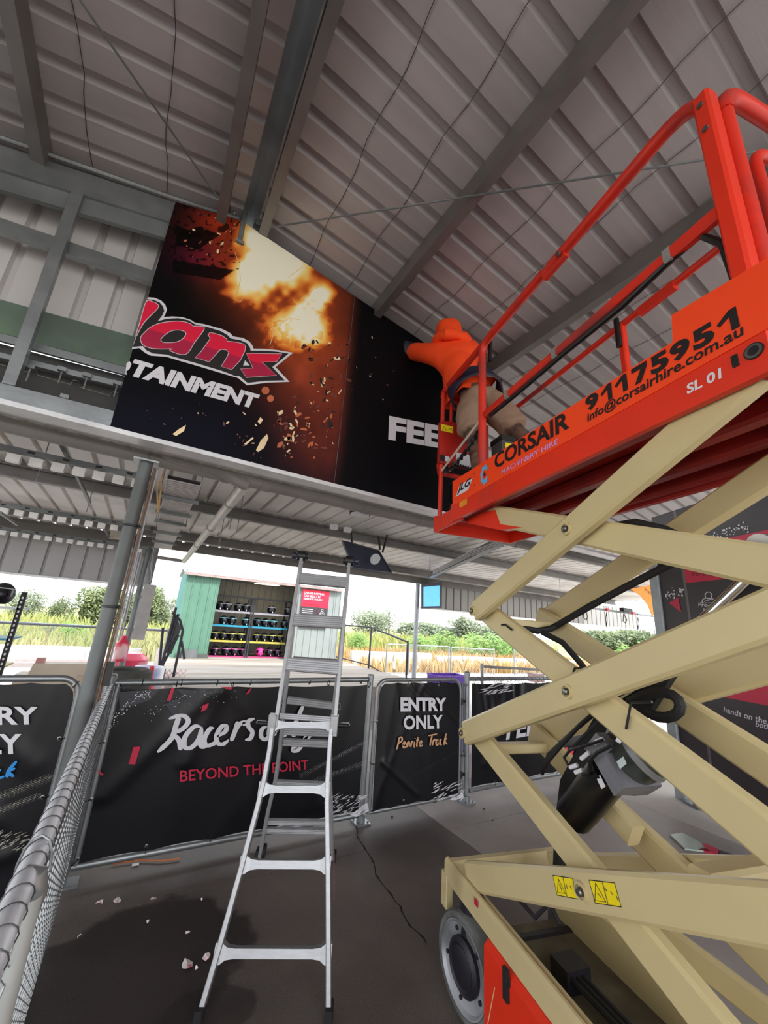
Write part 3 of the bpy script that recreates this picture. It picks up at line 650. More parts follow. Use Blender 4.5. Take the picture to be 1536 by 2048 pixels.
obj('axle', MB().cyl(LP(2.02, 1.2, .198), LP(2.02, 1.8, .198), .05, 14), hub_m, lift)
obj('steering_fork', MB().cyl(LP(2.02, 1.19, .25), LP(2.02, 1.19, .43), .055, 14), hub_m, lift)
# ---- deck
Zu, Zs, Zt = 2.30, 2.405, 2.50      # lip bottom, body line, top of the kick strip
DN, DF, D0, D1 = 1.125, 1.83, .50, 2.20
VP = DN
def poly_side(pts, v, th, m, name, parent): return obj(name, MB().prism([onv(a, b_, v) for a, b_ in pts], LV*th), m, parent)
side = obj('deck_side', MB().hexa([LP(D0, DN, Zu), LP(D1, DN, Zu), LP(D1, DN+.025, Zu), LP(D0, DN+.025, Zu)], [LP(D0, DN, Zs+.01), LP(D1, DN, Zs+.01), LP(D1, DN+.025, Zs+.01), LP(D0, DN+.025, Zs+.01)]), orange, lift)
# kick strip with the raised plate at the right end (outline of the real plate)
kick = poly_side([(905, 1012), (1536, 656), (1560, 500), (1474, 552), (1343, 630), (1345, 684), (905, 963)], DN-.004, .008, strip_orange, 'kick_strip', lift)
obj('deck_side', MB().hexa([LP(D0, DF-.03, Zu), LP(D1, DF-.03, Zu), LP(D1, DF, Zu), LP(D0, DF, Zu)], [LP(D0, DF-.03, Zt), LP(D1, DF-.03, Zt), LP(D1, DF, Zt), LP(D0, DF, Zt)]), mat('deck_red', (150, 26, 20), .5), lift)
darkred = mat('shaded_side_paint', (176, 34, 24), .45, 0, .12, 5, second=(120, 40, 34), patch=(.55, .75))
obj('deck_floor', MB().hexa([LP(D0, DN+.025, 2.385), LP(D1, DN+.025, 2.385), LP(D1, DF-.03, 2.385), LP(D0, DF-.03, 2.385)], [LP(D0, DN+.025, 2.40), LP(D1, DN+.025, 2.40), LP(D1, DF-.03, 2.40), LP(D0, DF-.03, 2.40)]), mat('deck_red', (150, 26, 20), .5), lift)  # this deck red has the shade below the deck in its colour too
under = mat('dirty_shaded_red', (150, 24, 20), .5, 0, .15, 4, .1, 60, second=(96, 22, 20), patch=(.45, .65))  # dirty red paint, its colour also darkened for the shade under the deck
for v in (1.19, 1.42, 1.60, 1.78):
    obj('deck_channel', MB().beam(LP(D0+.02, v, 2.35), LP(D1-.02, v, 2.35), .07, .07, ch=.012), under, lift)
for u in (.53, 2.17):
    obj('deck_end', MB().beam(LP(u, DN+.03, 2.345), LP(u, DF-.03, 2.345), .03, .085, ch=.005), _M['deck_red'], lift)
obj('deck_bracket', MB().prism([onv(a, b_, 1.22) for a, b_ in ((925, 1030), (990, 1020), (1000, 1048), (1045, 1055), (1000, 1060), (930, 1045))], LV*.05), orange, lift)
# sliding front extension
X0, X1 = 2.20, 2.49
ext = obj('deck_extension', MB().beam(LP(X0-.1, 1.155, 2.345), LP(X1, 1.155, 2.345), .02, .105, ch=.004), orange, lift)
obj('deck_extension', MB().beam(LP(X0-.1, DF-.05, 2.345), LP(X1, DF-.05, 2.345), .02, .105, ch=.004), orange, lift)
obj('deck_extension', MB().beam(LP(X1, 1.145, 2.35), LP(X1, DF-.04, 2.35), .025, .12, ch=.004), orange, lift)
obj('extension_floor', MB().hexa([LP(X0, 1.17, 2.36), LP(X1, 1.17, 2.36), LP(X1, DF-.06, 2.36), LP(X0, DF-.06, 2.36)], [LP(X0, 1.17, 2.37), LP(X1, 1.17, 2.37), LP(X1, DF-.06, 2.37), LP(X0, DF-.06, 2.37)]), orange, lift)
# ---- guard rails
rail_red = mat('rail_paint', (214, 46, 26), .42, 0, .08, 6, .05, 80, second=(150, 52, 48), patch=(.52, .66))  # orange taken a little darker for the shadowed rail undersides
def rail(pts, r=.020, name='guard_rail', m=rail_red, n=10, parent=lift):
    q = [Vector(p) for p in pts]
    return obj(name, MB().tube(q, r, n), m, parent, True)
def arc(c0, c1, c2, k=5):  # rounded corner through c1
    return [c0.lerp(c1, t).lerp(c1.lerp(c2, t), t) for t in [i/k for i in range(k+1)]]
vR = 1.165
def sq(p0, p1, w_=.04, h_=.04, name='guard_rail', m=rail_red): return obj(name, MB().beam(p0, p1, w_, h_, ch=.007), m, lift)
# near side, front section (rolls out with the extension)
ftop = onv(962, 700, vR); fu, fz = uz(ftop); fz = 3.43
el = onv(878, 792, vR)
bp_ = uz(onv(1470, 480, vR)); bigu = .50
# near front: top rail from the rounded front corner back to the joint, then on to the tall back post
jt = onv(1160, 478, vR); jz = uz(jt)
top0 = onv(905, 760, vR)
back_top = onv(1400, 232, vR)
def U(P): return uz(P)
print('rail z', U(ftop), U(el), U(jt), U(back_top), U(top0))
RT = 3.42
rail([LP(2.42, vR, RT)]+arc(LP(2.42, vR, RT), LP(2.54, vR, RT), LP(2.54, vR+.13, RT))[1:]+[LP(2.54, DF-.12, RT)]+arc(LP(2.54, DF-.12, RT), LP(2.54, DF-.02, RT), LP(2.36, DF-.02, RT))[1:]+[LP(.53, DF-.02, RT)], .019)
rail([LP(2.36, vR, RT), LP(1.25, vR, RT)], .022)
# post with a rounded shoulder that runs into the rail
rail([LP(1.88, vR-.005, 2.42), LP(1.88, vR-.005, RT-.09)]+arc(LP(1.88, vR-.005, RT-.09), LP(1.88, vR-.005, RT), LP(1.79, vR-.005, RT))[1:]+[LP(1.3, vR-.005, RT)], .0235, 'rail_post')
sq(LP(1.30, vR+.005, RT-.012), LP(1.15, vR+.005, RT-.012), .035, .06, 'rail_sleeve')
obj('rail_bolt', MB().lathe(LP(1.17, vR-.02, RT-.02), -LV, [(0, .012), (.012, .012), (.012, 0)], 8), steel, lift)
bu = .53
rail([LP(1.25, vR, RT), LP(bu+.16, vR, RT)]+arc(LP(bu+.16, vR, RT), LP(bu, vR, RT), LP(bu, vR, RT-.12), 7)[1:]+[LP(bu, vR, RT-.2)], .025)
obj('back_post', MB().beam(LP(bu, vR, 2.42), LP(bu, vR, RT-.05), .055, .05, up=LU, ch=.008), orange, lift)
for z in (RT-.10, RT-.21): obj('rail_bolt', MB().lathe(LP(bu, vR-.027, z), -LV, [(0, .010), (.006, .010), (.007, 0)], 10), steel, lift)
# rear end: top rail across, gate post beside the big post
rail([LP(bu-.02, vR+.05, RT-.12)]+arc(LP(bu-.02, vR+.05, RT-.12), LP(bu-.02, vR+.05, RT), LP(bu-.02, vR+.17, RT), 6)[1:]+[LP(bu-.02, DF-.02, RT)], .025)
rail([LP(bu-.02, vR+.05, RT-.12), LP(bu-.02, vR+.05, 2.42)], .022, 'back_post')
rail([LP(bu-.03, vR+.12, 2.45), LP(bu-.03, vR+.12, RT-.34)]+arc(LP(bu-.03, vR+.12, RT-.34), LP(bu-.03, vR+.12, RT-.26), LP(bu-.03, vR+.20, RT-.26))[1:]+[LP(bu-.03, DF-.1, RT-.26)], .016, 'gate_frame')
obj('gate_closer', MB().cyl(LP(bu-.03, vR+.2, RT-.24), LP(bu-.03, vR+.34, RT-.24), .018, 12), blackp, lift)
# near mid rail
zm = 2.90
sq(LP(1.88, vR, zm), LP(.72, vR, zm), .032, .042, 'mid_rail'); sq(LP(.70, vR, zm), LP(bu, vR, zm), .032, .05, 'mid_rail')
for u in (1.62, 1.25, .71): obj('strap', MB().beam(LP(u+.012, vR, zm), LP(u-.012, vR, zm), .040, .056, ch=.008), mat('grey_clip', (150, 148, 144), .5, .3), lift)
rail([LP(1.80, vR, zm-.035), LP(1.5, vR, zm-.04), LP(1.2, vR, zm-.034), LP(.9, vR, zm-.04), LP(.72, vR, zm-.02), LP(.62, vR+.01, zm-.01), LP(.575, vR+.02, zm-.09), LP(.56, vR+.02, 2.6)], .012, 'hose', blackp, 8)
# front lower rails and box
sq(LP(1.88, vR, zm), LP(2.47, vR, zm-.16), .014, .020, 'front_stay', mat('bare_strip', (196, 184, 168), .5))
q = [LP(2.42-.52*t, vR+.01+.006*math.sin(t*70), zm-.17+.12*t**1.6*1.1-.03*math.sin(3.1*t)+.006*math.cos(t*70)) for t in [i/60 for i in range(61)]]
rail(q, .012, 'coiled_cable', blackp, 6)
zf = 2.76
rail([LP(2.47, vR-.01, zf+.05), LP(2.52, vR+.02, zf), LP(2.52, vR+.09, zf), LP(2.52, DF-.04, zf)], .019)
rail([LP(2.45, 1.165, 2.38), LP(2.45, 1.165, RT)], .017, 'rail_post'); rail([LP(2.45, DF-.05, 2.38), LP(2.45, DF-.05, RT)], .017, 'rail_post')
rail([LP(2.45, 1.235, zf), LP(2.45, 1.235, RT)], .012, 'rail_post')
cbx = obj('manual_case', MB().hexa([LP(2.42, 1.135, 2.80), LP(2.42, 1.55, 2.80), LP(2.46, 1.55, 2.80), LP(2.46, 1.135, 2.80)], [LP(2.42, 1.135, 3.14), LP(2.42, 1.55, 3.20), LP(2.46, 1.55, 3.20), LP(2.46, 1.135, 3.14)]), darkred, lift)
yel = mat('yellow_sticker', (246, 222, 20), .45, 0, .03)
def sticker(u, v0, z0, w_, h_, parent, m=yel, off=.001):
    a = LP(u-off, v0, z0); return obj('sticker', MB().quad(a, a+LV*w_, a+LV*w_+V(0, 0, h_), a+V(0, 0, h_)), m, parent, fix=False)
s_ = sticker(2.42, 1.14, 3.06, .10, .055, cbx)
obj('warning_mark', MB().tube([LP(2.418, 1.15, 3.068), LP(2.418, 1.185, 3.068), LP(2.418, 1.167, 3.105)], .0018, 4, closed=True).tube([LP(2.418, 1.195, 3.075), LP(2.418, 1.225, 3.10), LP(2.418, 1.233, 3.075)], .0015, 4), black_ink, s_)
sticker(2.42, 1.138, 2.815, .04, .05, cbx, black_ink); sticker(2.42, 1.18, 2.82, .035, .04, cbx, white_ink); sticker(2.42, 1.27, 2.80, .13, .11, cbx, white_ink)
q = [LP(2.40, 1.23+.25*t+.0*math.sin(t*75), 2.80+.014*math.sin(t*75)-.02*t) for t in [i/120 for i in range(121)]]
rail(q, .005, 'coiled_cable', blackp, 5)
# black control housing at floor level
hs = obj('control_housing', MB().beam(LP(2.43, 1.24, 2.52), LP(2.43, 1.62, 2.52), .05, .26, ch=.01), mat('dark_housing', (16, 18, 24), .3), lift)
a = LP(2.40, 1.31, 2.52); sl = obj('sticker', MB().quad(a, a+LV*.18, a+LV*.18+V(0, 0, .05), a+V(0, 0, .05)), mat('grey_sticker', (168, 168, 170), .5), hs, fix=False)
a = LP(2.398, 1.38, 2.545); obj('warning_mark', MB().tube([a+LV*.02*math.cos(t)+V(0, 0, .018*math.sin(t)) for t in [k*.6283 for k in range(10)]], .0014, 4, closed=True), black_ink, sl)
# toolbox and bags on the deck
tb = MB().box(LP(2.06, 1.43, 2.63), LU*.06, LV*.05, V(0, 0, .225)); obx = obj('tool_case', tb, mat('grey_case', (70, 72, 70), .6), None); tag(obx, 'grey and black tool case on the lift deck by the worker\'s feet', 'tool case')
obj('case_lid', MB().box(LP(2.06, 1.43, 2.865), LU*.065, LV*.055, V(0, 0, .018)), blackp, obx); obj('case_badge', MB().box(LP(1.998, 1.43, 2.80), LU*.002, LV*.025, V(0, 0, .03)), yel, obx)
# far side rails
vF = DF-.02
sq(LP(2.47, vF, zm), LP(bu, vF, zm), .032, .04, 'mid_rail')
for u in (1.42, bu): obj('rail_post', MB().beam(LP(u, vF, 2.42), LP(u, vF, RT), .04, .036, up=LU, ch=.006), orange, lift)
sq(LP(1.30, vF, RT-.01), LP(1.1, vF, RT-.01), .04, .055, 'rail_sleeve')
obj('latch_handle', MB().beam(LP(1.42, vF-.035, RT+.03), LP(1.42, vF-.035, RT-.16), .022, .03, up=LU, ch=.006), blackp, lift)
P = onv(990, 700, 1.22); obj('latch_handle', MB().beam(LP(1.86, vR+.04, RT+.05), LP(1.86, vR+.04, RT-.12), .02, .028, up=LU, ch=.006), blackp, lift)
# ---- lettering and marks on the kick strip and deck side
Kf = lambda a, b_: onv(a, b_, DN-.006)
def on_base(x): return Kf(x, 825+(651-825)*(x-1173)/(1482-1173))
for ch_, xa_, xb_ in (('9', 1172, 1198), ('1', 1203, 1225), ('1', 1231, 1256), ('7', 1264, 1297), ('5', 1303, 1339), ('9', 1343, 1383), ('5', 1388, 1431), ('1', 1438, 1480)):
    a_, b_ = on_base(xa_), on_base(xb_); hz = V(0, 0, .066)
    if ch_ in '17':
        pl = dict([('1', [(.62, 0), (1, 0), (1, 1), (.66, 1), (0, .62), (.12, .46), (.62, .70)]), ('7', [(.18, 0), (.56, 0), (1, .74), (1, 1), (.06, 1), (.06, .74), (.62, .74)])])[ch_]
        obj('lettering', MB().add([a_+(b_-a_)*x+hz*y for x, y in pl], [tuple(range(len(pl)))]), black_ink, kick, fix=False)
    else: text(ch_, a_, b_, a_+hz, black_ink, kick, bold=.05)
text('info@corsairhire.com.au', Kf(1174.5, 849), Kf(1487.5, 676), Kf(1174.5, 826), black_ink, kick, bold=.02)
text('CORSAIR', Kf(989, 939), Kf(1139, 856), Kf(989, 909), black_ink, kick, bold=.03)
text('MACHINERY HIRE', Kf(1003, 949), Kf(1116, 887), Kf(1003, 940), mat('lilac_ink', (206, 150, 214), .5), kick, bold=.01)
obj('logo_ground', MB().add([Kf(911, 994), Kf(936, 980), Kf(945, 956), Kf(920, 969)], [(0, 1, 2, 3)]), white_ink, kick, fix=False)
text('JLG', Kf(914, 990), Kf(942.5, 973.5), Kf(914, 972), black_ink, kick, off=-LV*.001, bold=.035, shear=.35)
text('SL 01', onv(1374, 789, DN-.001), onv(1443, 756, DN-.001), onv(1373, 769, DN-.001), white_ink, side, bold=.03)
# gear emblem
c = Kf(969, 949); gear = []
for k in range(64):
    t = k/64*2*math.pi; rr = .062 if (k//4) % 2 else .050
    if not -.45 < math.atan2(math.sin(t), math.cos(t)) < .55: gear.append((t, rr))
gear = sorted(gear, key=lambda x: x[0] % (2*math.pi))
mb = MB(); n = len(gear)
for i in range(n-1):
    (t0, r0), (t1, r1) = gear[i], gear[i+1]
    f_ = lambda t, r: c - LU*math.cos(t)*r*.72*1.0 + V(0, 0, math.sin(t)*r)
    mb.quad(f_(t0, .030), f_(t0, r0), f_(t1, r1), f_(t1, .030))
obj('gear_emblem', mb, mat('sky_blue_ink', (84, 172, 222), .5), kick, fix=False)
mb = MB(); mb.add([c-LV*.0008-LU*math.cos(k*.5236)*.009+V(0, 0, math.sin(k*.5236)*.014) for k in range(12)], [tuple(range(12))]); obj('gear_emblem', mb, black_ink, kick, fix=False)
a = onv(919, 1016, DN-.001); b_ = onv(934, 1004, DN-.001)
obj('sticker', MB().quad(a, LP(U(b_)[0], DN-.001, a.z), LP(U(b_)[0], DN-.001, a.z+.048), a+V(0, 0, .048)), mat('amber_sticker', (236, 150, 40), .5), side, fix=False)
sl2 = onv(1470, 722, DN-.001)
obj('slot', MB().beam(sl2+V(0, 0, .018), sl2-V(0, 0, .018), .004, .016, up=LU, ch=.001), blackp, side)
c2 = onv(1508, 702, DN-.001); obj('round_port', MB().lathe(c2, -LV, [(0, .019), (.004, .019), (.004, .013), (-.006, .011), (-.006, 0)], 20), steel, side, True)
obj('port_ring', MB().lathe(c2, -LV, [(.0, .022), (.003, .022), (.003, .018)], 20), blackp, side, True)
for px, py in ((950, 947), (950, 970)): P = onv(px, py, DN-.004); obj('rivet', MB().lathe(P, -LV, [(0, .006), (.003, .005), (.003, 0)], 8), steel, kick)
# warning stickers on the bottom arm
def stick(pts, marks):
    s_ = obj('sticker', MB().prism([onv(a, b_, VN-.001) for a, b_ in pts], LV*.0006), black_ink, lift, fix=False)
    cx = sum(p[0] for p in pts)/4; cy = sum(p[1] for p in pts)/4
    inn = [(cx+(a-cx)*.95, cy+(b_-cy)*.92) for a, b_ in pts]
    obj('label_face', MB().prism([onv(a, b_, VN-.0018) for a, b_ in inn], LV*.0006), yel, s_, fix=False)
    mb = MB()
    for mk, cl_ in marks: mb.tube([onv(a, b_, VN-.0024) for a, b_ in mk], .0014, 4, closed=cl_)
    obj('warning_mark', mb, black_ink, s_, fix=False)
stick([(1105, 1750), (1145, 1756), (1156, 1799), (1114, 1791)], [([(1117, 1758), (1131, 1787), (1115, 1785)], True), ([(1125, 1752), (1134, 1793)], False), ([(1119, 1769), (1124, 1782)], False), ([(1140, 1772), (1143, 1778)], False), ([(1146, 1768), (1149, 1782)], False), ([(1132, 1768), (1135, 1778)], False)])
stick([(1177, 1759), (1229, 1765), (1243, 1815), (1190, 1807)], [([(1191, 1766), (1212, 1804), (1190, 1801)], True), ([(1204, 1762), (1216, 1808)], False), ([(1195, 1786), (1203, 1796)], False), ([(1209, 1775), (1214, 1783)], False), ([(1221, 1783), (1226, 1790)], False), ([(1232, 1790), (1237, 1803)], False)])
# ---- hoses, cable track, power unit and cylinders
vm = 1.42
def pv(a, b_, v): return onv(a, b_, v)
far = VF-AT*1.5
rail([pv(1425, 1086, 1.56), pv(1316, 1141, 1.56), pv(1250, 1175, 1.56), pv(1177, 1214, 1.56), pv(1112, 1252, 1.55), pv(1100, 1258, 1.52), pv(1075, 1262, 1.46), pv(1040, 1256, 1.36)], .017, 'cable_track', black_rub, 8)
rail([pv(1085, 1265, 1.40), pv(1125, 1285, 1.42), pv(1160, 1325, 1.44), pv(1175, 1345, 1.46)], .014, 'cable_track', black_rub, 8)
rail([pv(1215, 1055, 1.3), pv(1270, 1045, 1.3), pv(1330, 1060, 1.3), pv(1380, 1085, 1.3)], .016, 'cable_track', black_rub, 8)
for pts in ([(1003, 1250), (1010, 1249), (1024, 1260)], [(1145, 1350), (1150, 1336), (1180, 1336)], [(1252, 1458), (1262, 1405), (1304, 1404)]):
    rail([pv(a, b_, VN+.052) for a, b_ in pts], .0045, 'hose_clip', blackp, 6)
loop = [pv(1345+a, 1410+b_, 1.44) for a, b_ in ((-85, -6), (-62, -17), (-40, -24), (-18, -25), (0, -20), (11, -11), (16, 1), (13, 13), (3, 21), (-12, 25), (-28, 24), (-42, 19), (-52, 12))]
rail(loop, .018, 'hose', black_rub, 8)
for k in range(4):
    rail([pv(1290-k*6, 1360, 1.5), pv(1220-k*3, 1400+k*3, 1.46), pv(1160-k*4, 1450+k*4, 1.44), pv(1115-k*6, 1500+k*3, 1.42), pv(1090-k*2, 1530+k*6, 1.42)], .009, 'hose', black_rub, 7)
rail([pv(1200, 1405, 1.4), pv(1185, 1412, 1.4), pv(1182, 1430, 1.4), pv(1200, 1440, 1.38), pv(1170, 1470, 1.36), pv(1140, 1500, 1.36)], .007, 'hose', black_rub, 7)
obj('mast_panel', MB().prism([pv(a, b_, 1.50) for a, b_ in ((1190, 1430), (1280, 1375), (1345, 1350), (1300, 1420), (1260, 1460), (1180, 1560), (1130, 1600), (1110, 1640), (1120, 1560))], LV*.03), black_rub, lift)
mot = obj('pump_motor', MB().cyl(pv(1150, 1628, 1.42), pv(1222, 1540, 1.38), .070, 24), mat('black_motor_paint', (18, 19, 22), .3), lift, True)
a = pv(1196, 1545, 1.30); 
obj('name_plate', MB().prism([pv(x, y, 1.315) for x, y in ((1192, 1555), (1200, 1550), (1211, 1573), (1203, 1578))], LV*.001), white_ink, mot, fix=False)
mf = MB().prism([pv(x, y, 1.30) for x, y in ((1188, 1521), (1210, 1506), (1250, 1575), (1228, 1592))], LV*.17)
blk = obj('pump_block', mf, mat('cast_aluminium', (122, 122, 128), .5, .4, .15, 12, .2, 60), lift)
obj('pump_block', MB().prism([pv(x, y, 1.33) for x, y in ((1168, 1497), (1192, 1465), (1222, 1498), (1196, 1530))], LV*.06), _M['cast_aluminium'], lift)
obj('pump_block', MB().prism([pv(x, y, 1.42) for x, y in ((1236, 1580), (1290, 1562), (1298, 1575), (1270, 1592), (1240, 1590))], LV*.06), _M['cast_aluminium'], lift)
c0, c1 = pv(1232, 1548, 1.38), pv(1318, 1487, 1.44); dd = (c1-c0)
tank = obj('oil_tank', MB().lathe(c0, dd, [(0, .060), (.02, .068), (dd.length*.6, .082), (dd.length*.62, .086), (dd.length*.72, .086), (dd.length*.74, .084), (dd.length, .085), (dd.length+.01, .07)], 28), mat('dark_translucent_tank', (56, 60, 55), .3, 0, .15, 5), lift, True)
obj('tank_band', MB().lathe(c0+dd.normalized()*dd.length*.60, dd, [(0, .086), (.0, .0885), (.022, .0885), (.022, .086)], 28), mat('grey_band', (120, 122, 124), .5, .2), tank, True)
obj('name_plate', MB().prism([pv(x, y, 1.30) for x, y in ((1233, 1523), (1246, 1513), (1253, 1527), (1240, 1538))], LV*.001), mat('pale_label', (186, 200, 200), .5), tank, fix=False)
for (x, y), (x2, y2) in (((1140, 1535), (1155, 1530)), ((1150, 1545), (1165, 1540)), ((1162, 1518), (1178, 1505)), ((1188, 1486), (1206, 1478)), ((1232, 1478), (1242, 1484))):
    obj('hose_fitting', MB().cyl(pv(x, y, 1.31), pv(x2, y2, 1.32), .008, 8), white_ink, lift)
rail([pv(1206, 1480, 1.31), pv(1170, 1492, 1.30), pv(1140, 1500, 1.30), pv(1128, 1515, 1.30), pv(1140, 1537, 1.31)], .006, 'hose', blackp, 6)
rail([pv(1222, 1492, 1.29), pv(1195, 1505, 1.28), pv(1180, 1520, 1.28), pv(1178, 1545, 1.30), pv(1165, 1548, 1.31)], .007, 'hose', blackp, 6)
obj('valve', MB().cyl(pv(1222, 1468, 1.34), pv(1252, 1476, 1.36), .016, 10).cyl(pv(1215, 1462, 1.32), pv(1228, 1470, 1.34), .011, 8), mat('dark_fitting', (48, 48, 44), .4, .5), lift, True)
obj('cylinder_rod', MB().cyl(pv(1405, 1245, 1.42), pv(1500, 1155, 1.42), .020, 16), mat('chrome', (220, 220, 224), .08, 1, 0), lift, True)
obj('lift_cylinder', MB().cyl(pv(1430, 1262, 1.44), pv(1556, 1150, 1.44), .03, 14), black_rub, lift, True)
obj('pivot_boss', MB().cyl(pv(1518, 1087, 1.32), pv(1545, 1087, 1.45), .028, 18), steel, lift, True)
obj('lift_cylinder', MB().beam(pv(1122, 1655, 1.44), pv(1118, 1760, 1.44), .045, .05, up=LU, ch=.01), black_rub, lift)
# box section between the lower arms
obj('cross_box', MB().beam(pv(1208, 1600, 1.50), pv(1272, 1672, 1.50), .06, .085, ch=.008), beige, lift)
obj('cross_box', MB().beam(LP(.95, VN+.1, 1.02), LP(.95, VF-.1, 1.02), .07, .07, ch=.01), beige, lift)
# linkage bits near the front of the chassis
rail([pv(1040, 1800, 1.3), pv(1070, 1835, 1.3), pv(1100, 1805, 1.35), pv(1120, 1850, 1.35)], .010, 'steering_link', hub_m, 7)
obj('junction_box', MB().box(LP(1.75, 1.5, .28), LU*.05, LV*.06, V(0, 0, .04)), hub_m, lift)
for k in range(3): rail([LP(.3, 1.5+k*.03, .26), LP(.8, 1.48+k*.03, .27), LP(1.3, 1.52+k*.02, .27), LP(1.8, 1.45+k*.03, .30)], .011, 'hose', black_rub, 6)
rail([pv(978, 2048, 1.12), pv(985, 2010, 1.12), pv(992, 1975, 1.12)], .006, 'strut', beige, 6)
# ================================================================== WORKER
def skin(name, pts, edges, root, m, parent, sub=2, post=None, disp=0.0, dscale=.12):
    me = bpy.data.meshes.new('tmp'); me.from_pydata([p for p, r in pts], edges, []); o = bpy.data.objects.new('tmp', me); COL.objects.link(o)
    md = o.modifiers.new('s', 'SKIN'); md.use_smooth_shade = True; md.branch_smoothing = .6
    for i, (p, r) in enumerate(pts):
        sv = me.skin_vertices[0].data[i]; sv.radius = (r, r) if not isinstance(r, tuple) else r; sv.use_root = (i == root)
    ss = o.modifiers.new('ss', 'SUBSURF'); ss.levels = sub; ss.render_levels = sub
    if disp:
        tx = bpy.data.textures.new('folds', 'CLOUDS'); tx.noise_scale = dscale; tx.noise_depth = 2
        dm = o.modifiers.new('d', 'DISPLACE'); dm.texture = tx; dm.strength = disp; dm.mid_level = .5; dm.texture_coords = 'GLOBAL'
    dg = bpy.context.evaluated_depsgraph_get(); ev = o.evaluated_get(dg); nm = bpy.data.meshes.new_from_object(ev)
    bpy.data.objects.remove(o); bpy.data.meshes.remove(me)
    vs = [v.co.copy() for v in nm.vertices]; fs = [tuple(p.vertices) for p in nm.polygons]; bpy.data.meshes.remove(nm)
    if post: vs = [post(v) for v in vs]
    mb = MB(); mb.add(vs, fs); return obj(name, mb, m, parent, True)
FZ = 2.402

def PX(a, b_, v): return onv(a, b_, v)
chest = PX(900, 722, 1.27); neck = PX(903, 684, 1.255); head = PX(895, 662, 1.24)
shL = PX(868, 706, 1.13); shR = PX(944, 694, 1.42)
elL = PX(822, 704, 1.03); waist = PX(935, 762, 1.34); hipc = PX(957, 795, 1.375)
hipL = hipc-LV*.085; hipR = hipc+LV*.085
knL = PX(944, 858, 1.275); knR = PX(1024, 850, 1.54)
anL = LP(2.08, 1.28, FZ+.085); anR = LP(1.90, 1.64, FZ+.085)
print('legs', uz(knL), uz(anL), uz(knR), uz(anR))
haL = elL+LU*.17+V(0, 0, .12)+LV*.04; haL2 = haL+LU*.07+V(0, 0, .04)
elR = shR+LU*.22+LV*.08+V(0, 0, -.05); haR = elR+LU*.2-LV*.1+V(0, 0, .10); haR2 = haR+LU*.07+V(0, 0, .04)
toeL = anL+LU*.16-V(0, 0, .055); toeR = anR+LU*.16-V(0, 0, .055)
person = thing('person', 'worker in an orange hooded top and brown work shorts leaning out to the sign', 'person', LP(2.12, 1.40, FZ))
skinm = mat('skin', (112, 80, 64), .7, 0, .25, 40, second=(66, 48, 42), patch=(.4, .62))
body = [(hipc, .12), (waist, .115), (chest, .13), (neck, .055), (head, .085), (head+V(0, 0, .09)+LU*.02, .075),
        (shL, .06), (elL, .042), (haL, .030), (shR, .06), (elR, .042), (haR, .030),
        (hipL, .09), (knL, .062), (knL.lerp(anL, .4)-LU*.02, .060), (anL, .042), (toeL, .035), (hipR, .09), (knR, .062), (knR.lerp(anR, .4)-LU*.02, .060), (anR, .042), (toeR, .035)]
be = [(0, 1), (1, 2), (2, 3), (3, 4), (4, 5), (2, 6), (6, 7), (7, 8), (2, 9), (9, 10), (10, 11), (0, 12), (12, 13), (13, 14), (14, 15), (15, 16), (0, 17), (17, 18), (18, 19), (19, 20), (20, 21)]
skin('body', body, be, 0, skinm, person)
# face turned to the sign, mostly inside the hood
fc = head+LU*.085+V(0, 0, .02)
obj('face', MB().ico(head+LU*.055+V(0, 0, .02), .085, 3, (.85, .95, 1.15)).ico(fc+LU*.02-V(0, 0, .01), .016, 1).ico(head+V(0, 0, .02)-LV*.088, .018, 1, (.6, .6, 1.3)).ico(head+V(0, 0, .02)+LV*.088, .018, 1, (.6, .6, 1.3)), skinm, person, True)
obj('hair', MB().ico(head+LU*.045+V(0, 0, .04), .088, 3, (.9, .95, 1)), mat('dark_hair', (52, 38, 30), .8), person, True)
hood_m = mat('orange_fleece', (255, 74, 14), .85, 0, .05, 30, .1, 200)
gv = mat('navy_glove', (44, 44, 58), .7)
def hand(P, d, up_, parent, thumb):
    side_ = d.cross(up_).normalized()*thumb
    pm_ = MB().ico(P+d*.03, .042, 2, (1, 1, .7)); obj('palm', pm_, gv, parent, True)
    for k, (ln, off_) in enumerate(((.062, -.027), (.074, -.009), (.068, .009), (.052, .026))):
        b0 = P+d*.06+side_*off_*-1; k1 = b0+d*ln*.5+up_*-.004; k2 = k1+d*ln*.3-up_*.016
        obj('finger', MB().tube([b0-d*.02, b0, k1, k2], [.009, .0095, .009, .007], 8), gv, parent, True)
    t0 = P+d*.015+side_*.035; obj('thumb', MB().tube([t0, t0+side_*.028+d*.018, t0+side_*.034+d*.046], [.011, .0105, .008], 8), gv, parent, True)
# hooded top
hd = [(waist+V(0, 0, -.06)+LV*.01, .170), (waist, .168), (waist.lerp(chest, .5), .170), (chest, .170), (neck+V(0, 0, .0), .115), (head-LU*.01+V(0, 0, .0), .132), (head+V(0, 0, .085)-LU*.01, .088),
      (shL, .100), (shL.lerp(elL, .5), .086), (elL, .078), (haL.lerp(elL, .35), .056), (shR, .106), (shR.lerp(elR, .5), .088), (elR, .074), (haR.lerp(elR, .3), .052)]
he = [(0, 1), (1, 2), (2, 3), (3, 4), (4, 5), (5, 6), (3, 7), (7, 8), (8, 9), (9, 10), (3, 11), (11, 12), (12, 13), (13, 14)]
top = skin('hooded_top', hd, he, 1, hood_m, person, 3, None, .022, .14)
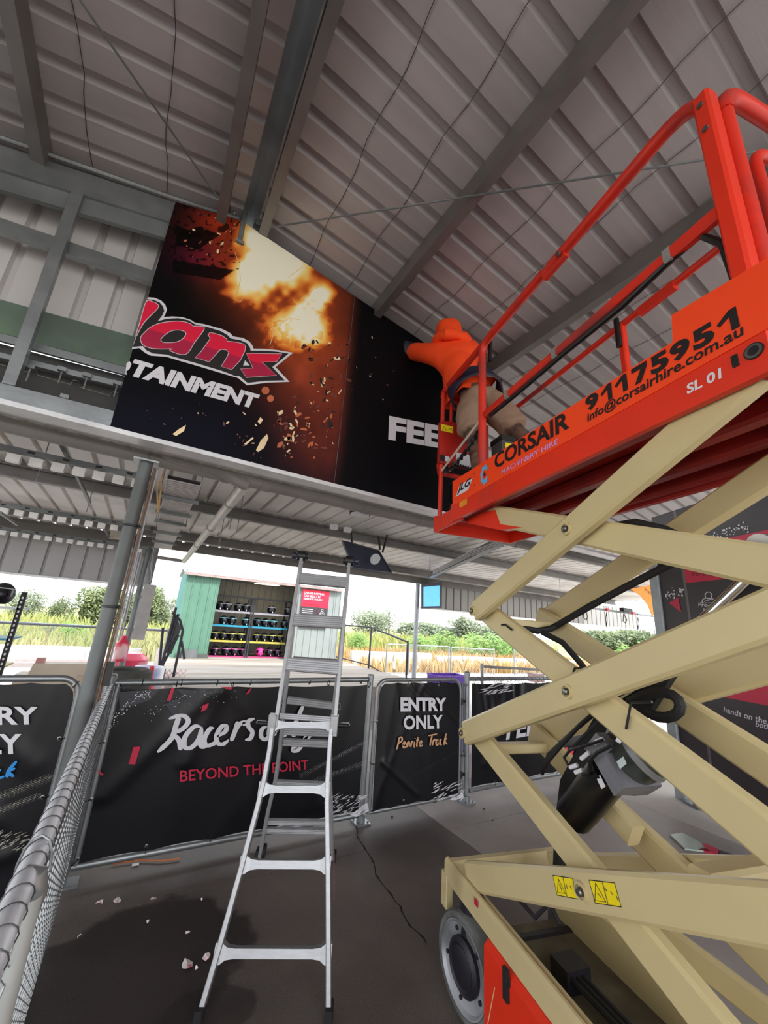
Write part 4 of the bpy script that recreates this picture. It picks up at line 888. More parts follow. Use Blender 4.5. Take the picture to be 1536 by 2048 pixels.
# slack hood folded round the neck
cc = neck-V(0, 0, .012)-LU*.02
obj('hood_fold', MB().tube([cc+(LU*math.cos(t)*.105+LV*math.sin(t)*.13)+V(0, 0, .02*math.cos(t)) for t in [k*2*math.pi/16 for k in range(16)]], [.042+.010*math.sin(k*2.1) for k in range(16)], 10, closed=True), hood_m, top, True)
obj('cuff', MB().tube([elL-LV*.085-V(0, 0, .005), elL-LV*.065, elL.lerp(haL, .15)-LV*.03, haL], [.05, .080, .088, .045], 14), gv, top, True)
dL = (LU*.9+V(0, 0, .35)).normalized(); uL = (V(0, 0, .9)-LU*.35).normalized()
hand(haL, dL, uL, person, -1); hand(haR, dL, uL, person, 1)
# trousers, belt, boots
tw = mat('brown_work_trousers', (150, 122, 102), .85, 0, .1, 14, .2, 150)
cuL = knL.lerp(anL, .08); cuR = knR.lerp(anR, .10)
tr = [(hipc+V(0, 0, .13)-LV*.005, .150), (hipc, .152), (hipL-V(0, 0, .03), .120), (hipL.lerp(knL, .5), .118), (knL, .104), (cuL, .104), (hipR-V(0, 0, .03), .120), (hipR.lerp(knR, .5), .118), (knR, .106), (cuR, .106)]
te = [(0, 1), (1, 2), (2, 3), (3, 4), (4, 5), (1, 6), (6, 7), (7, 8), (8, 9)]
skin('work_shorts', tr, te, 1, tw, person, 3, None, .042, .075)
bn = (waist-hipc).normalized(); bx_ = bn.cross(LV).normalized()
bc = hipc.lerp(waist, .32)
ring = [bc+(bx_*math.cos(t)*.184+LV*math.sin(t)*.192) for t in [k*2*math.pi/24 for k in range(24)]]
bl = MB(); n = 24; vs = []
for dz, k_ in ((-.060, .97), (-.05, 1.03), (.045, 1.03), (.055, .97)): vs += [bc+(p-bc)*k_+bn*dz for p in ring]
bl.add(vs, [(i*n+k, i*n+(k+1) % n, (i+1)*n+(k+1) % n, (i+1)*n+k) for i in range(3) for k in range(n)])
belt = obj('tool_belt', bl, mat('navy_belt', (36, 34, 58), .6), person, True)
obj('harness_strap', MB().tube([bc+LV*.12-LU*.15+V(0, 0, .05), bc+LV*.17-LU*.10+V(0, 0, -.02), bc+LV*.19+V(0, 0, -.05)], .012, 8), blackp, belt, True)
bm_ = mat('brown_suede_boot', (74, 54, 44), .9, 0, .35, 40, .3, 100)
for an, kn, toe in ((anL, knL, toeL), (anR, knR, toeR)):
    skin('boot', [(kn.lerp(an, .62), .062), (kn.lerp(an, .82), .058), (an, .055), (an-V(0, 0, .035)+LU*.03, .05), (toe, .046)], [(0, 1), (1, 2), (2, 3), (3, 4)], 0, bm_, person, 2, lambda v: V(v.x, v.y, max(v.z, FZ)), .01, .05)
# ================================================================== LADDER
def plane3(a, b_, c): n = (b_-a).cross(c-a).normalized(); return a, n
F1, F2 = onz(397, 2043), onz(657, 2043); B1, B2 = onz(516, 1716), onz(667, 1722)
mid = (F1+F2+B1+B2)/4
wdir = ((F2-F1)+(B2-B1)).normalized(); dn = V(-wdir.y, wdir.x, 0)
T1 = onplane(604, 1112, mid, dn); T2 = onplane(699, 1122, mid, dn)
lad = thing('step_ladder', 'tall aluminium folding ladder standing open on the concrete before the banner', 'ladder', V(mid.x, mid.y, 0))
pf, nf = plane3(F1, F2, (T1+T2)/2); pb, nb = plane3(B1, B2, (T1+T2)/2)
def LF(a, b_): return onplane(a, b_, pf, nf)
def LB(a, b_): return onplane(a, b_, pb, nb)
def rail_bar(pts, wd, th, n, m, name='ladder_rail', parent=lad):
    # rail section: wd in the ladder plane, th across it
    mb = MB(); P = [Vector(p) for p in pts]; vs = []; ch = .003
    for i, p in enumerate(P):
        t = (P[min(i+1, len(P)-1)]-P[max(i-1, 0)]).normalized(); r = t.cross(n).normalized(); a, b_ = wd/2, th/2
        for x, y in ((-a+ch, -b_), (a-ch, -b_), (a, -b_+ch), (a, b_-ch), (a-ch, b_), (-a+ch, b_), (-a, b_-ch), (-a, -b_+ch)): vs.append(p+r*x+n*y)
    k = 8; f = [(i*k+j, i*k+(j+1) % k, (i+1)*k+(j+1) % k, (i+1)*k+j) for i in range(len(P)-1) for j in range(k)]+[tuple(range(k))[::-1], tuple(range((len(P)-1)*k, len(P)*k))]
    mb.add(vs, f); return obj(name, mb, m, parent)
fl = [LF(*p) for p in ((397, 2040), (441, 1890), (484, 1735), (517, 1610), (529, 1560), (540, 1500), (547, 1440))]
fr_ = [LF(*p) for p in ((657, 2040), (657, 1890), (656, 1735), (654, 1610), (655, 1560), (659, 1500), (664, 1440))]
ul = [LF(551, 1455), T1]; ur = [LF(669, 1455), T2]
for p in (fl, fr_): rail_bar(p, .024, .055, nf, alu)
for p in (ul, ur): rail_bar([p[0], p[1]], .022, .045, nf, alu_dark)
bl_ = [LB(*p) for p in ((520, 1712), (537, 1620), (552, 1555), (561, 1490), (566, 1440))]; br_ = [LB(*p) for p in ((664, 1716), (662, 1620), (660, 1555), (660, 1490), (662, 1440))]
for p in (bl_, br_): rail_bar(p, .024, .055, nb, alu_dark)
for a, b_ in ((LB(563, 1455), T1), (LB(663, 1455), T2)): rail_bar([a, b_], .022, .045, nb, alu_dark)
def rung(a, b_, hgt, m, flare=True, n=nf, name='rung'):
    a, b_ = Vector(a), Vector(b_); d = (b_-a).normalized(); upv = n.cross(d).normalized()
    if upv.z < 0: upv = -upv
    mb = MB()
    if flare:   # stamped rung with widened ends bolted over the rails
        st = [(-.016, .034, .034), (.012, .034, .034), (.035, .020, .028), (.07, .016, .026)]; L_ = (b_-a).length
        pts = st+[(L_-x, h, t) for x, h, t in st[::-1]]; vs = []
        for x, h, t in pts:
            c = a+d*x; vs += [c+upv*h-n*t, c+upv*h+n*t*.5, c-upv*h+n*t*.5, c-upv*h-n*t]
        k = 4; mb.add(vs, [(i*k+j, i*k+(j+1) % k, (i+1)*k+(j+1) % k, (i+1)*k+j) for i in range(len(pts)-1) for j in range(k)]+[(3, 2, 1, 0), tuple(range((len(pts)-1)*k, len(pts)*k))])
        o_ = obj(name, mb, m, lad, False)
        for e in (a, b_):
            for s_ in (-1, 1): obj('rivet', MB().lathe(e-n*(.034)*(1 if (CAMP-e).dot(-n) > 0 else -.5)+upv*s_*.022, -n, [(0, .006), (.003, .005), (.003, 0)], 8), steel, o_)
        return o_
    # grooved tread: stacked round ribs
    q = hgt
    for k in (-1, 0, 1): mb.beam(a+upv*k*q*.34, b_+upv*k*q*.34, .034, q*.30, up=upv, ch=q*.09)
    mb.beam(a+upv*q*.0, b_+upv*q*.0, .026, q, up=upv, ch=.002)
    return obj(name, mb, m, lad)
if (CAMP-mid).dot(nf) < 0: sg = 1
for y, x0, x1 in ((1905, 437, 656), (1728, 487, 655), (1578, 524, 654), (1450, 546, 664)): rung(LF(x0, y), LF(x1, y+1), .03, alu)
for (x0, y0, x1, y1) in ((568, 1328, 684, 1337), (584, 1240, 691, 1246), (594, 1156, 697, 1166)): rung(LF(x0, y0), LF(x1, y1), .075, alu_dark, False)
rung(LF(560, 1432), LF(672, 1440), .03, alu_dark, False)
for (x0, y0, x1, y1) in ((575, 1400, 668, 1412), (586, 1320, 680, 1326), (566, 1462, 662, 1466), (566, 1484, 662, 1488)): rung(LB(x0, y0), LB(x1, y1), .045, alu_dark, False, nb)
for (x0, y0, x1, y1) in ((553, 1565, 660, 1570), (533, 1643, 662, 1645), (530, 1660, 664, 1662)): rung(LB(x0, y0), LB(x1, y1), .03, alu_dark, False, nb)
# locking collars with side pins, hinge knobs, rubber feet, back wheels
for P, s_ in ((LF(545, 1448), -1), (LF(668, 1450), 1)):
    c_ = obj('locking_collar', MB().beam(P-V(0, 0, .05), P+V(0, 0, .05), .045, .065, up=nf, ch=.004), alu, lad)
    obj('lock_pin', MB().cyl(P, P+wdir*s_*.075, .012, 10).cyl(P+wdir*s_*.05, P+wdir*s_*.09, .008, 8), blackp, c_, True)
    obj('pin_handle', MB().tube([P+wdir*s_*.04+V(0, 0, .012), P+wdir*s_*.085+V(0, 0, .014), P+wdir*s_*.09], .003, 6), alu, c_, True)
for P, s_ in ((LB(572, 1402), -1), (LB(668, 1412), 1)):
    obj('pin_handle', MB().tube([P, P+wdir*s_*.04+V(0, 0, .02), P+wdir*s_*.045-V(0, 0, .02), P-V(0, 0, .02)], .004, 6), alu, lad, True)
for P, s_ in ((T1, -1), (T2, 1)):
    h_ = obj('hinge', MB().cyl(P-wdir*.028, P+wdir*.028, .034, 18), blackp, lad, True)
    obj('hinge_knob', MB().lathe(P+wdir*s_*.02, wdir*s_, [(0, .012), (.02, .012), (.02, .026), (.045, .026), (.05, .02)], 12), mat('dark_blue_plastic', (34, 38, 56), .4), h_, True)
    obj('hinge_knob', MB().lathe(P-wdir*s_*.02, -wdir*s_, [(0, .012), (.012, .012), (.012, .024), (.025, .022)], 12), blackp, h_, True)
ch_ = MB()
for k in range(8): ch_.tube([T1+wdir*.012-V(0, 0, .03+k*.016)+(wdir if k % 2 else nf)*.005*math.cos(t)+V(0, 0, .010*math.sin(t)) for t in [j*math.pi/4 for j in range(8)]], .0015, 4, closed=True)
cho = obj('chain', ch_, steel, lad); cho['kind'] = 'stuff'
for P, n_ in ((F1, nf), (F2, nf), (B1, nb), (B2, nb)):
    obj('rubber_foot', MB().beam(P+V(0, 0, .002), P+V(0, 0, .055), .034, .066, up=dn, ch=.004), black_rub, lad)
for P in (B1, B2): obj('back_wheel', MB().lathe(P+V(0, 0, .045)+wdir*(.03 if P is B1 else -.03), wdir, [(0, .02), (0, .04), (.018, .04), (.018, .02)], 20), black_rub, lad, True)
obj('red_side_label', MB().quad(*[LF(*p) for p in ((667, 1800), (669, 1800), (669, 1700), (667, 1700))]), mat('maroon_label', (110, 24, 40), .5), lad, fix=False)

# ================================================================== STEEL POSTS, PIPES, SERVICES
ctop = ony(298, 926, 2.72); cx_ = ctop.x+.03
colm = thing('steel_column', 'round grey steel column with a conduit, in front of the near barrier gate', 'column', V(-.165, 2.80, 0))
colm['kind'] = 'thing'
Pc = V(-.165, 2.80, 0)
obj('tube', MB().cyl(Pc, Pc+V(0, 0, ZB-.07), .038, 24), mat('weathered_column_zinc', (104, 108, 108), .5, .3, .2, 3, .2, 30, second=(84, 86, 84)), colm, True)
obj('conduit', MB().cyl(Pc+V(.052, -.01, 0), Pc+V(.052, -.01, ZB-.1), .008, 8), mat('copper_pipe', (112, 88, 74), .4, .5), colm, True)
obj('conduit', MB().cyl(Pc+V(.066, .01, 0), Pc+V(.066, .01, ZB-.1), .006, 8), mat('light_conduit', (176, 176, 180), .4, .3), colm, True)
for z in (2.1, 1.62): obj('strap', MB().lathe(Pc+V(.008, 0, z), V(0, 0, 1), [(0, .05), (.001, .053), (.012, .053), (.013, .05)], 20), blackp, colm)
obj('switch_box', MB().box(Pc+V(.075, -.02, 1.27), (.016, 0, 0), (0, .03, 0), (0, 0, .06)), blackp, colm)
obj('cap_plate', MB().box(Pc+V(0, 0, ZB-.075), (.07, 0, 0), (0, .07, 0), (0, 0, .005)), galv, colm)
# big grey drain pipe under the canopy edge
pz = ony(0, 845, 2.95); pipe_m = mat('grey_drain_pipe', (150, 146, 142), .5, .1, .12, 3)
dp = thing('drain_pipe', 'thick grey drain pipe slung along the bottom of the gable wall', 'pipe', V(0, 2.95, pz.z)); zp = pz.z
obj('pipe_run', MB().cyl((-4, 2.95, zp), (6.3, 2.95, zp), .052, 24), pipe_m, dp, True)
for x in (-1.35, -.2, .33, .62, .98, 1.5, 2.1, 2.7, 3.4, 4.2): obj('pipe_collar', MB().lathe(V(x, 2.95, zp), (1, 0, 0), [(-.03, .052), (-.03, .058), (.03, .058), (.03, .052)], 24), pipe_m, dp, True)
for x in (-1.0, 1.9, 2.9): obj('pipe_hook', MB().tube([V(x, 2.95+.056*math.cos(t), zp+.056*math.sin(t)) for t in [k*math.pi/8-.2 for k in range(10)]]+[V(x, 2.90, ZB+.03)], .006, 6), galv, dp)
q0, q1 = V(.02, 2.88, zp+.06), V(.62, 2.90, zp-.0)
obj('pipe_elbow', MB().tube([ony(300, 876, 2.85), ony(318, 893, 2.85), ony(345, 912, 2.85), ony(420, 932, 2.85), ony(445, 940, 2.86), ony(470, 958, 2.90), ony(490, 968, 2.95)], [.04, .043, .045, .045, .046, .048, .05], 20), pipe_m, dp, True)
# pale downpipe running away under the canopy
d0 = ony(490, 970, 2.97); d1 = onz(368, 1122, d0.z-.10)
dwn = thing('down_pipe', 'pale sloping pipe running away from the drain pipe under the canopy', 'pipe', d0)
obj('pipe_run', MB().cyl(d0, d1, .042, 20), mat('pale_pipe', (196, 190, 188), .35, .2), dwn, True)
for t in (.12, .35, .6): P = d0.lerp(d1, t); obj('pipe_collar', MB().lathe(P, d1-d0, [(-.02, .043), (-.02, .047), (.02, .047), (.02, .043)], 20), pipe_m, dwn, True)
obj('gutter', MB().beam(d1+V(-.75, .05, .02), d1+V(.02, .05, 0), .10, .05), pipe_m, dwn)
# perforated cable tray running away beside the column
t0 = ony(352, 966, 3.35); t1 = onz(300, 1108, t0.z-.12); trm = mat('white_perforated_tray', (206, 200, 200), .45, .2)
tray = thing('cable_tray', 'perforated white cable tray hung under the canopy behind the column', 'cable tray', t0)
xm, wd_ = .075, .115; Yt0, Yt1 = 3.15, 7.0; zt = ony(350, 975, 3.4).z
obj('tray_gap_shade', MB().box((xm, (Yt0+Yt1)/2, zt+.012), (wd_, 0, 0), (0, (Yt1-Yt0)/2, 0), (0, 0, .002)), mat('tray_shadow_grey', (70, 68, 70), .6), tray)  # dark plate added above the rungs so the gaps look shaded
for sx_ in (-1, 1): obj('tray_side', MB().beam((xm+sx_*wd_, Yt0, zt), (xm+sx_*wd_, Yt1, zt-.0), .006, .05, ch=0), trm, tray)
sl = MB(); y = Yt0
while y < Yt1:
    obj('tray_rung', MB().box((xm, y, zt-.02), (wd_, 0, 0), (0, .014, 0), (0, 0, .002)), trm, tray); y += .048
for y in (3.6, 4.2, 4.7, 5.4, 6.2): obj('tray_support', MB().box((xm, y, zt-.04), (wd_+.04, 0, 0), (0, .02, 0), (0, 0, .012)), galv_dull, tray)
for y in (3.6, 4.7, 6.2):
    for sx_ in (-1, 1): obj('hanger_rod', MB().cyl((xm+sx_*(wd_+.03), y, zt-.04), (xm+sx_*(wd_+.03), y, canz(y)), .004, 6), galv_dull, tray)
obj('loose_cable', MB().tube([V(xm-.13, 3.1, zt+.1), V(xm-.16, 3.15, zt-.1), V(xm-.12, 3.25, zt-.25), V(xm-.14, 3.3, zt-.02)], .006, 6), mat('ochre_cable', (176, 140, 90), .6), tray, True)
# far service post with the grey distribution cabinet
yp = 7.55; pb_ = ony(242, 1335, yp); pt_ = ony(303, 1080, yp)
sp_ = thing('service_post', 'slim steel post carrying pipes beside the grey electrical cabinet', 'post', V((pb_.x+pt_.x)/2, yp, 0)); xs2 = (pb_.x+pt_.x)/2
obj('tube', MB().cyl((xs2, yp, 0), (xs2, yp, canz(yp)-.16), .045, 18), galv_dull, sp_, True)
for k in (1, 2): obj('conduit', MB().cyl((xs2-.06-.03*k, yp-.03, 0), (xs2-.06-.03*k, yp-.03, canz(yp)-.2), .014, 10), _M['light_conduit'], sp_, True)
cpx = [ony(*p, yp-.1) for p in ((290, 1169), (310, 1170), (288, 1279), (263, 1278))]
xa = min(cpx[3].x, cpx[0].x); xb = max(cpx[1].x, cpx[2].x)
cab = obj('electrical_cabinet', MB().hexa([(xa, yp-.22, cpx[2].z), (xb, yp-.22, cpx[2].z), (xb, yp-.05, cpx[2].z), (xa, yp-.05, cpx[2].z)], [(xa, yp-.22, cpx[0].z), (xb, yp-.22, cpx[0].z), (xb, yp-.05, cpx[0].z), (xa, yp-.05, cpx[0].z)]), mat('cabinet_grey', (176, 174, 174), .5), None)
tag(cab, 'tall flat grey electrical cabinet mounted on the slim post by the shed', 'cabinet')
obj('cabinet_handle', MB().box((xb+.01, yp-.2, (cpx[0].z+cpx[2].z)/2), (.012, 0, 0), (0, .02, 0), (0, 0, .06)), blackp, cab)
obj('supply_pipe', MB().tube([V(xb-.1, yp-.12, cpx[0].z), V(xb-.12, yp-.12, cpx[0].z+.15), V(xs2+.06, yp-.05, cpx[0].z+.3), V(xs2+.05, yp-.03, canz(yp)-.2)], .018, 8), galv_dull, cab, True)
obj('mount_bracket', MB().box(((xs2+xa)/2, yp-.06, 1.8), (abs(xs2-xa)/2+.03, 0, 0), (0, .01, 0), (0, 0, .02)).box(((xs2+xa)/2, yp-.06, 1.3), (abs(xs2-xa)/2+.03, 0, 0), (0, .01, 0), (0, 0, .02)), galv_dull, cab)

# ================================================================== NEAR FENCE WITH COILED WIRE
YB = 3.44; XF = -.09; ZF = 1.115
nfn = thing('chain_link_fence', 'near galvanised chain-link fence with wire coiled round its top rail', 'fence', V(XF, 1.9, 0))
obj('top_rail', MB().cyl((XF, .25, ZF), (XF, YB-.06, ZF), .0215, 20), mat('bright_galvanised', (206, 208, 214), .38, .35, .15, 14, .1, 60), nfn, True)
hel = []; y = YB-.12; ph = 0
while y > .45:
    hel.append(V(XF+.0235*math.cos(ph), y, ZF-.002+.0245*math.sin(ph))); ph += math.pi/6; y -= .056/12
obj('coiled_wire', MB().tube(hel, .0012, 5), mat('coil_wire', (88, 90, 92), .45, .6), nfn, True)
for y in (1.16,):
    obj('post', MB().cyl((XF+.012, y-.05, 0), (XF+.012, y-.05, ZF-.02), .024, 18), mat('pale_post_zinc', (170, 174, 172), .5, .3), nfn, True)
    obj('saddle', MB().tube([V(XF-.005, y-.03, ZF+.012), V(XF+.018, y-.035, ZF+.004), V(XF+.026, y-.03, ZF-.03), V(XF+.020, y-.03, ZF-.075)], [.012, .017, .016, .012], 10), galv, nfn, True)
    obj('tie_wire', MB().tube([V(XF+.030*math.cos(t), y+.06+.006*t, ZF-.03+.06*math.sin(t)) for t in [k*.5 for k in range(14)]], .0025, 5), galv, nfn)
obj('post', MB().cyl((XF, YB-.02, 0), (XF, YB-.02, ZF+.03), .028, 18), galv, nfn, True)
obj('post_cap', MB().lathe((XF, YB-.02, ZF+.02), (0, 0, 1), [(0, .034), (.04, .036), (.05, .028), (.052, 0)], 18), galv, nfn, True)
obj('post_foot', MB().box((XF+.03, YB-.03, .006), (.055, 0, 0), (0, .055, 0), (0, 0, .006)), galv, nfn)
# woven mesh: zigzag wires that pass in front of and behind each other
def woven(P, ex, ey, en, W, Hh, c, r, m, parent, name='wire_mesh'):
    mb = MB(); x = 0; i = 0
    while x < W:
        pts = []; z = 0; k = 0
        while z < Hh:
            pts.append(P+ex*(x+(c if k % 2 else -.0)*1.0)+ey*z+en*(.004 if k % 2 else -.004)); z += c; k += 1
        mb.tube(pts, r, 4, cap=False); x += c*1.0; i += 1
    o_ = obj(name, mb, m, parent, fix=False); o_['kind'] = 'stuff'; return o_
woven(V(XF+.012, .45, .02), V(0, 1, 0), V(0, 0, 1), V(1, 0, 0), YB-.55, ZF-.06, .036, .0016, galv, nfn)

# ================================================================== BANNERED BARRIERS
def grommet(mb, P, n_): mb.tube([P+V(math.cos(t)*.008, 0, math.sin(t)*.008)+n_*.003 for t in [k*math.pi/4 for k in range(8)]], .003, 5, closed=True)
def frame_tube(pts, r, parent, name, m=galv): return obj(name, MB().tube(pts, r, 12), m, parent, True)
def post(x, y, z, parent, foot=True, r=.026):
    o_ = obj('post', MB().cyl((x, y, 0), (x, y, z), r, 18), galv, parent, True)
    obj('post_cap', MB().lathe((x, y, z-.03), (0, 0, 1), [(0, r+.004), (.035, r+.004), (.045, r*.8), (.047, 0)], 18), galv, o_, True)
    if foot:
        obj('base_plate', MB().box((x, y, .006), (.065, 0, 0), (0, .065, 0), (0, 0, .006)), galv, o_)
        obj('base_socket', MB().lathe((x, y, .01), (0, 0, 1), [(0, r+.012), (.05, r+.010), (.055, r)], 18), galv, o_, True)
        for a in (-1, 1):
            for b_ in (-1, 1): obj('anchor_bolt', MB().cyl((x+a*.045, y+b_*.045, .008), (x+a*.045, y+b_*.045, .028), .008, 6), steel, o_)
    return o_
def banner(x0, x1, z0, z1, y, label, seed, rounded=0, folds=(), sag=.0, slope=0.0):
    rd = random.Random(seed); nx, nz = 90, 60; vs = []; fs = []
    fx = [(rd.uniform(.05, .95), rd.uniform(-.6, .6), rd.uniform(.03, .08), rd.uniform(.001, .004)) for _ in range(7)]
    for i in range(nx+1):
        for j in range(nz+1):
            u_, w_ = i/nx, j/nz; x = x0+(x1-x0)*u_; z = z0+(z1-z0)*w_
            d = 0
            for c_, sl_, s_, a_ in fx: d += a_*math.exp(-((u_-c_-sl_*(w_-.5))/s_)**2)
            for (ua, wa, ub, wb, s_, a_) in folds:
                L2 = (ub-ua)**2+(wb-wa)**2; t = max(0, min(1, ((u_-ua)*(ub-ua)+(w_-wa)*(wb-wa))/L2)); dd = math.hypot(u_-ua-t*(ub-ua), w_-wa-t*(wb-wa)); d += a_*math.exp(-(dd/s_)**2)
            d += .002*math.sin(u_*9+w_*5+seed)
            # scalloped edge between the ties
            e = .010*abs(math.sin(u_*math.pi*5))
            if w_ > .95: z -= e*(w_-.95)*20
            if w_ < .05: z += e*(.05-w_)*20
            if rounded:
                r = rounded
                for ex_ in ((x0+r, 1), (x1-r, -1)):
                    dx = (ex_[0]-x)*ex_[1]
                    if dx > 0: z = min(z, z1-r+math.sqrt(max(0, r*r-dx*dx))) if z > z1-r else z
            vs.append((x, y-d, z))
    for i in range(nx):
        for j in range(nz): a = i*(nz+1)+j; fs.append((a, a+nz+1, a+nz+2, a+1))
    mb = MB(); mb.add(vs, fs); o_ = obj('banner', mb, vinyl, None, True); tag(o_, label, 'banner', 'black printed banners on the barrier')
    gm = MB()
    return o_
def ties(parent, pts, y, r=.03):
    for x, z, dx, dz in pts:
        g_ = MB().lathe((x, y-.012, z), (0, -1, 0), [(0, .004), (0, .011), (.003, .011), (.004, .006), (.001, .004)], 12); e = obj('eyelet', g_, steel, parent, True)
        obj('cable_tie', MB().tube([V(x, y-.016, z), V(x+dx*.5, y-.04, z+dz*.6), V(x+dx, y-.0, z+dz*1.25), V(x+dx*.6, y+.035, z+dz*.8), V(x, y+.005, z)], .003, 5, closed=True), blackp, parent, True)
def specks(parent, y, n, path, spread, size, seed, m=white_ink, asp=1.0):
    rd = random.Random(seed); mb = MB()
    for i in range(n):
        t = rd.random(); k = t*(len(path)-1); a = path[int(k)]; b_ = path[min(int(k)+1, len(path)-1)]; f_ = k-int(k)
        px = a[0]+(b_[0]-a[0])*f_+rd.gauss(0, spread); py = a[1]+(b_[1]-a[1])*f_+rd.gauss(0, spread)
        P = ony(px, py, y); s_ = size*rd.uniform(.4, 1.2); mb.add([P+V(s_*math.cos(q)*asp, 0, s_*math.sin(q)) for q in [j*math.pi/3 for j in range(6)]], [tuple(range(6))])
    o_ = obj('printed_specks', mb, m, parent, fix=False); o_['kind'] = 'stuff'
def dots(parent, y, p0, p1, rows, cols, pitch, size, m=white_ink):   # half-tone dot field that fades out
    A, B = ony(*p0, y), ony(*p1, y); d = (B-A); d.y = 0; L_ = d.length; d.normalize(); n_ = V(-d.z, 0, d.x); mb = MB()
    for i in range(cols):
        for j in range(rows):
            s_ = size*(1-abs(j-rows/2)/(rows*.75))*(.4+.6*random.random())*(1-.3*abs(i/cols-.5))
            P = A+d*(L_*i/cols+(pitch*.5 if j % 2 else 0))+n_*(j-rows/2)*pitch*.6; P.y = y
            mb.add([P+V(s_, 0, 0), P+V(0, 0, s_), P-V(s_, 0, 0), P-V(0, 0, s_)], [(0, 1, 2, 3)])
    o_ = obj('halftone_dots', mb, m, parent, fix=False); o_['kind'] = 'stuff'
def ink(pts, y, m, parent, name='printed_shape'):
    mb = MB().prism([ony(a, b_, y) for a, b_ in pts], (0, .0005, 0)); return obj(name, mb, m, parent, fix=False)
def brushmark(parent, y, n, box, ang, seed, m=white_ink, ln=(3, 12), w_=1.1):
    rd = random.Random(seed); mb = MB()
    for i in range(n):
        x = rd.uniform(box[0], box[2]); yy = rd.uniform(box[1], box[3]); L_ = rd.uniform(*ln); a = ang+rd.gauss(0, .1); c_, s_ = math.cos(a), math.sin(a); h = rd.uniform(.4, 1)*w_
        mb.add([ony(x-c_*L_, yy-s_*L_, y), ony(x+s_*h, yy-c_*h-0, y), ony(x+c_*L_, yy+s_*L_, y), ony(x-s_*h, yy+c_*h, y)], [(0, 1, 2, 3)])
    o_ = obj('brush_print', mb, m, parent, fix=False); o_['kind'] = 'stuff'
YP = YB-.045    # print plane of the banners, clear of their folds
grey_ink = mat('dark_grey_ink', (44, 46, 54), .4)
# 1: long barrier with the script lettering
x0, x1 = onz(180, 1725).x, 1.93
zt = 1.125
bar1 = thing('barrier_rail', 'long galvanised tube barrier carrying the white script banner', 'barrier', V(.95, YB, 0), 'tube barriers')
frame_tube([(XF+.03, YB, zt), (1.92, YB, zt+.012)], .0215, bar1, 'top_rail'); frame_tube([(XF+.03, YB, .075), (1.92, YB, .062)], .0215, bar1, 'bottom_rail')
obj('end_upright', MB().cyl((XF+.05, YB, .07), (XF+.05, YB, zt), .02, 14), galv, bar1, True)
post(1.955, YB, 1.17, bar1)
for k in range(8): obj('tie_band', MB().lathe((.1+k*.25, YB, zt), (1, 0, 0), [(0, .022), (0, .025), (.006, .025), (.006, .022)], 12), blackp, bar1)
bn1 = banner(XF+.065, 1.915, .095, zt-.03, YB-.02, 'long black banner with white script words and crimson line below', 3, folds=((.30, .95, .02, .35, .04, .012), (.9, .98, .78, .1, .05, .010), (.35, 1, .26, .5, .03, .008)))
ties(bn1, [(ony(a, b_, YB-.03).x, ony(a, b_, YB-.03).z, dx, dz) for a, b_, dx, dz in ((245, 1380, -.03, .04), (352, 1377, 0, .045), (465, 1377, 0, .045), (566, 1373, 0, .045), (658, 1372, 0, .045), (738, 1374, .02, .04), (208, 1485, -.05, 0), (182, 1600, -.05, 0), (155, 1720, -.03, -.03), (293, 1694, 0, -.04), (422, 1672, 0, -.04), (540, 1654, 0, -.04))], YB-.005)
P00, P10, P01 = ony(315, 1503, YP), ony(660, 1484, YP), ony(315, 1433, YP)
ex, ez = (P10-P00), (P01-P00); ex.y = ez.y = 0
st = [  # x 0..1 along the words, y 0 baseline 1 cap height
 [(.0, -.02), (.055, .35), (.075, .75), (.088, 1.0)], [(.045, .93), (.10, 1.02), (.125, .85), (.10, .62), (.055, .50)], [(.055, .50), (.085, .30), (.092, .0)],
 [(.178, .66), (.15, .68), (.112, .40), (.108, .10), (.135, .06), (.168, .30), (.182, .66)], [(.182, .66), (.172, .22), (.185, .06), (.205, .16)],
 [(.235, .62), (.215, .58), (.192, .3), (.20, .1), (.23, .14), (.25, .22)],
 [(.248, .35), (.285, .50), (.29, .66), (.27, .66), (.245, .38), (.25, .16), (.275, .12), (.30, .24)],
 [(.345, .80), (.33, .5), (.31, .2)], [(.322, .42), (.35, .7), (.378, .78), (.37, .66)],
 [(.425, .88), (.395, .80), (.395, .62), (.412, .45), (.40, .25), (.375, .22)],
 [(.50, .62), (.475, .52), (.47, .3), (.49, .2), (.515, .35), (.515, .58), (.50, .62)],
 [(.545, .70), (.535, .3)], [(.54, .4), (.57, .68), (.585, .62), (.58, .34), (.60, .3)],
 [(.70, 1.32), (.67, .95), (.63, .45), (.635, .3), (.65, .36)],
 [(.69, .72), (.675, .45), (.69, .36), (.72, .55)], [(.74, .78), (.70, .2), (.66, -.18), (.63, -.22), (.635, -.1), (.69, .1), (.75, .35)]]
st = [[(x*1.22 if x < .45 else x*1.22-.02, y) for x, y in s_] for s_ in st]
strokes(st, P00, ex, ez, .115*ez.length/ex.length*1.0, white_ink, bn1, V(0, -.0012, 0), 'script_lettering') if False else None
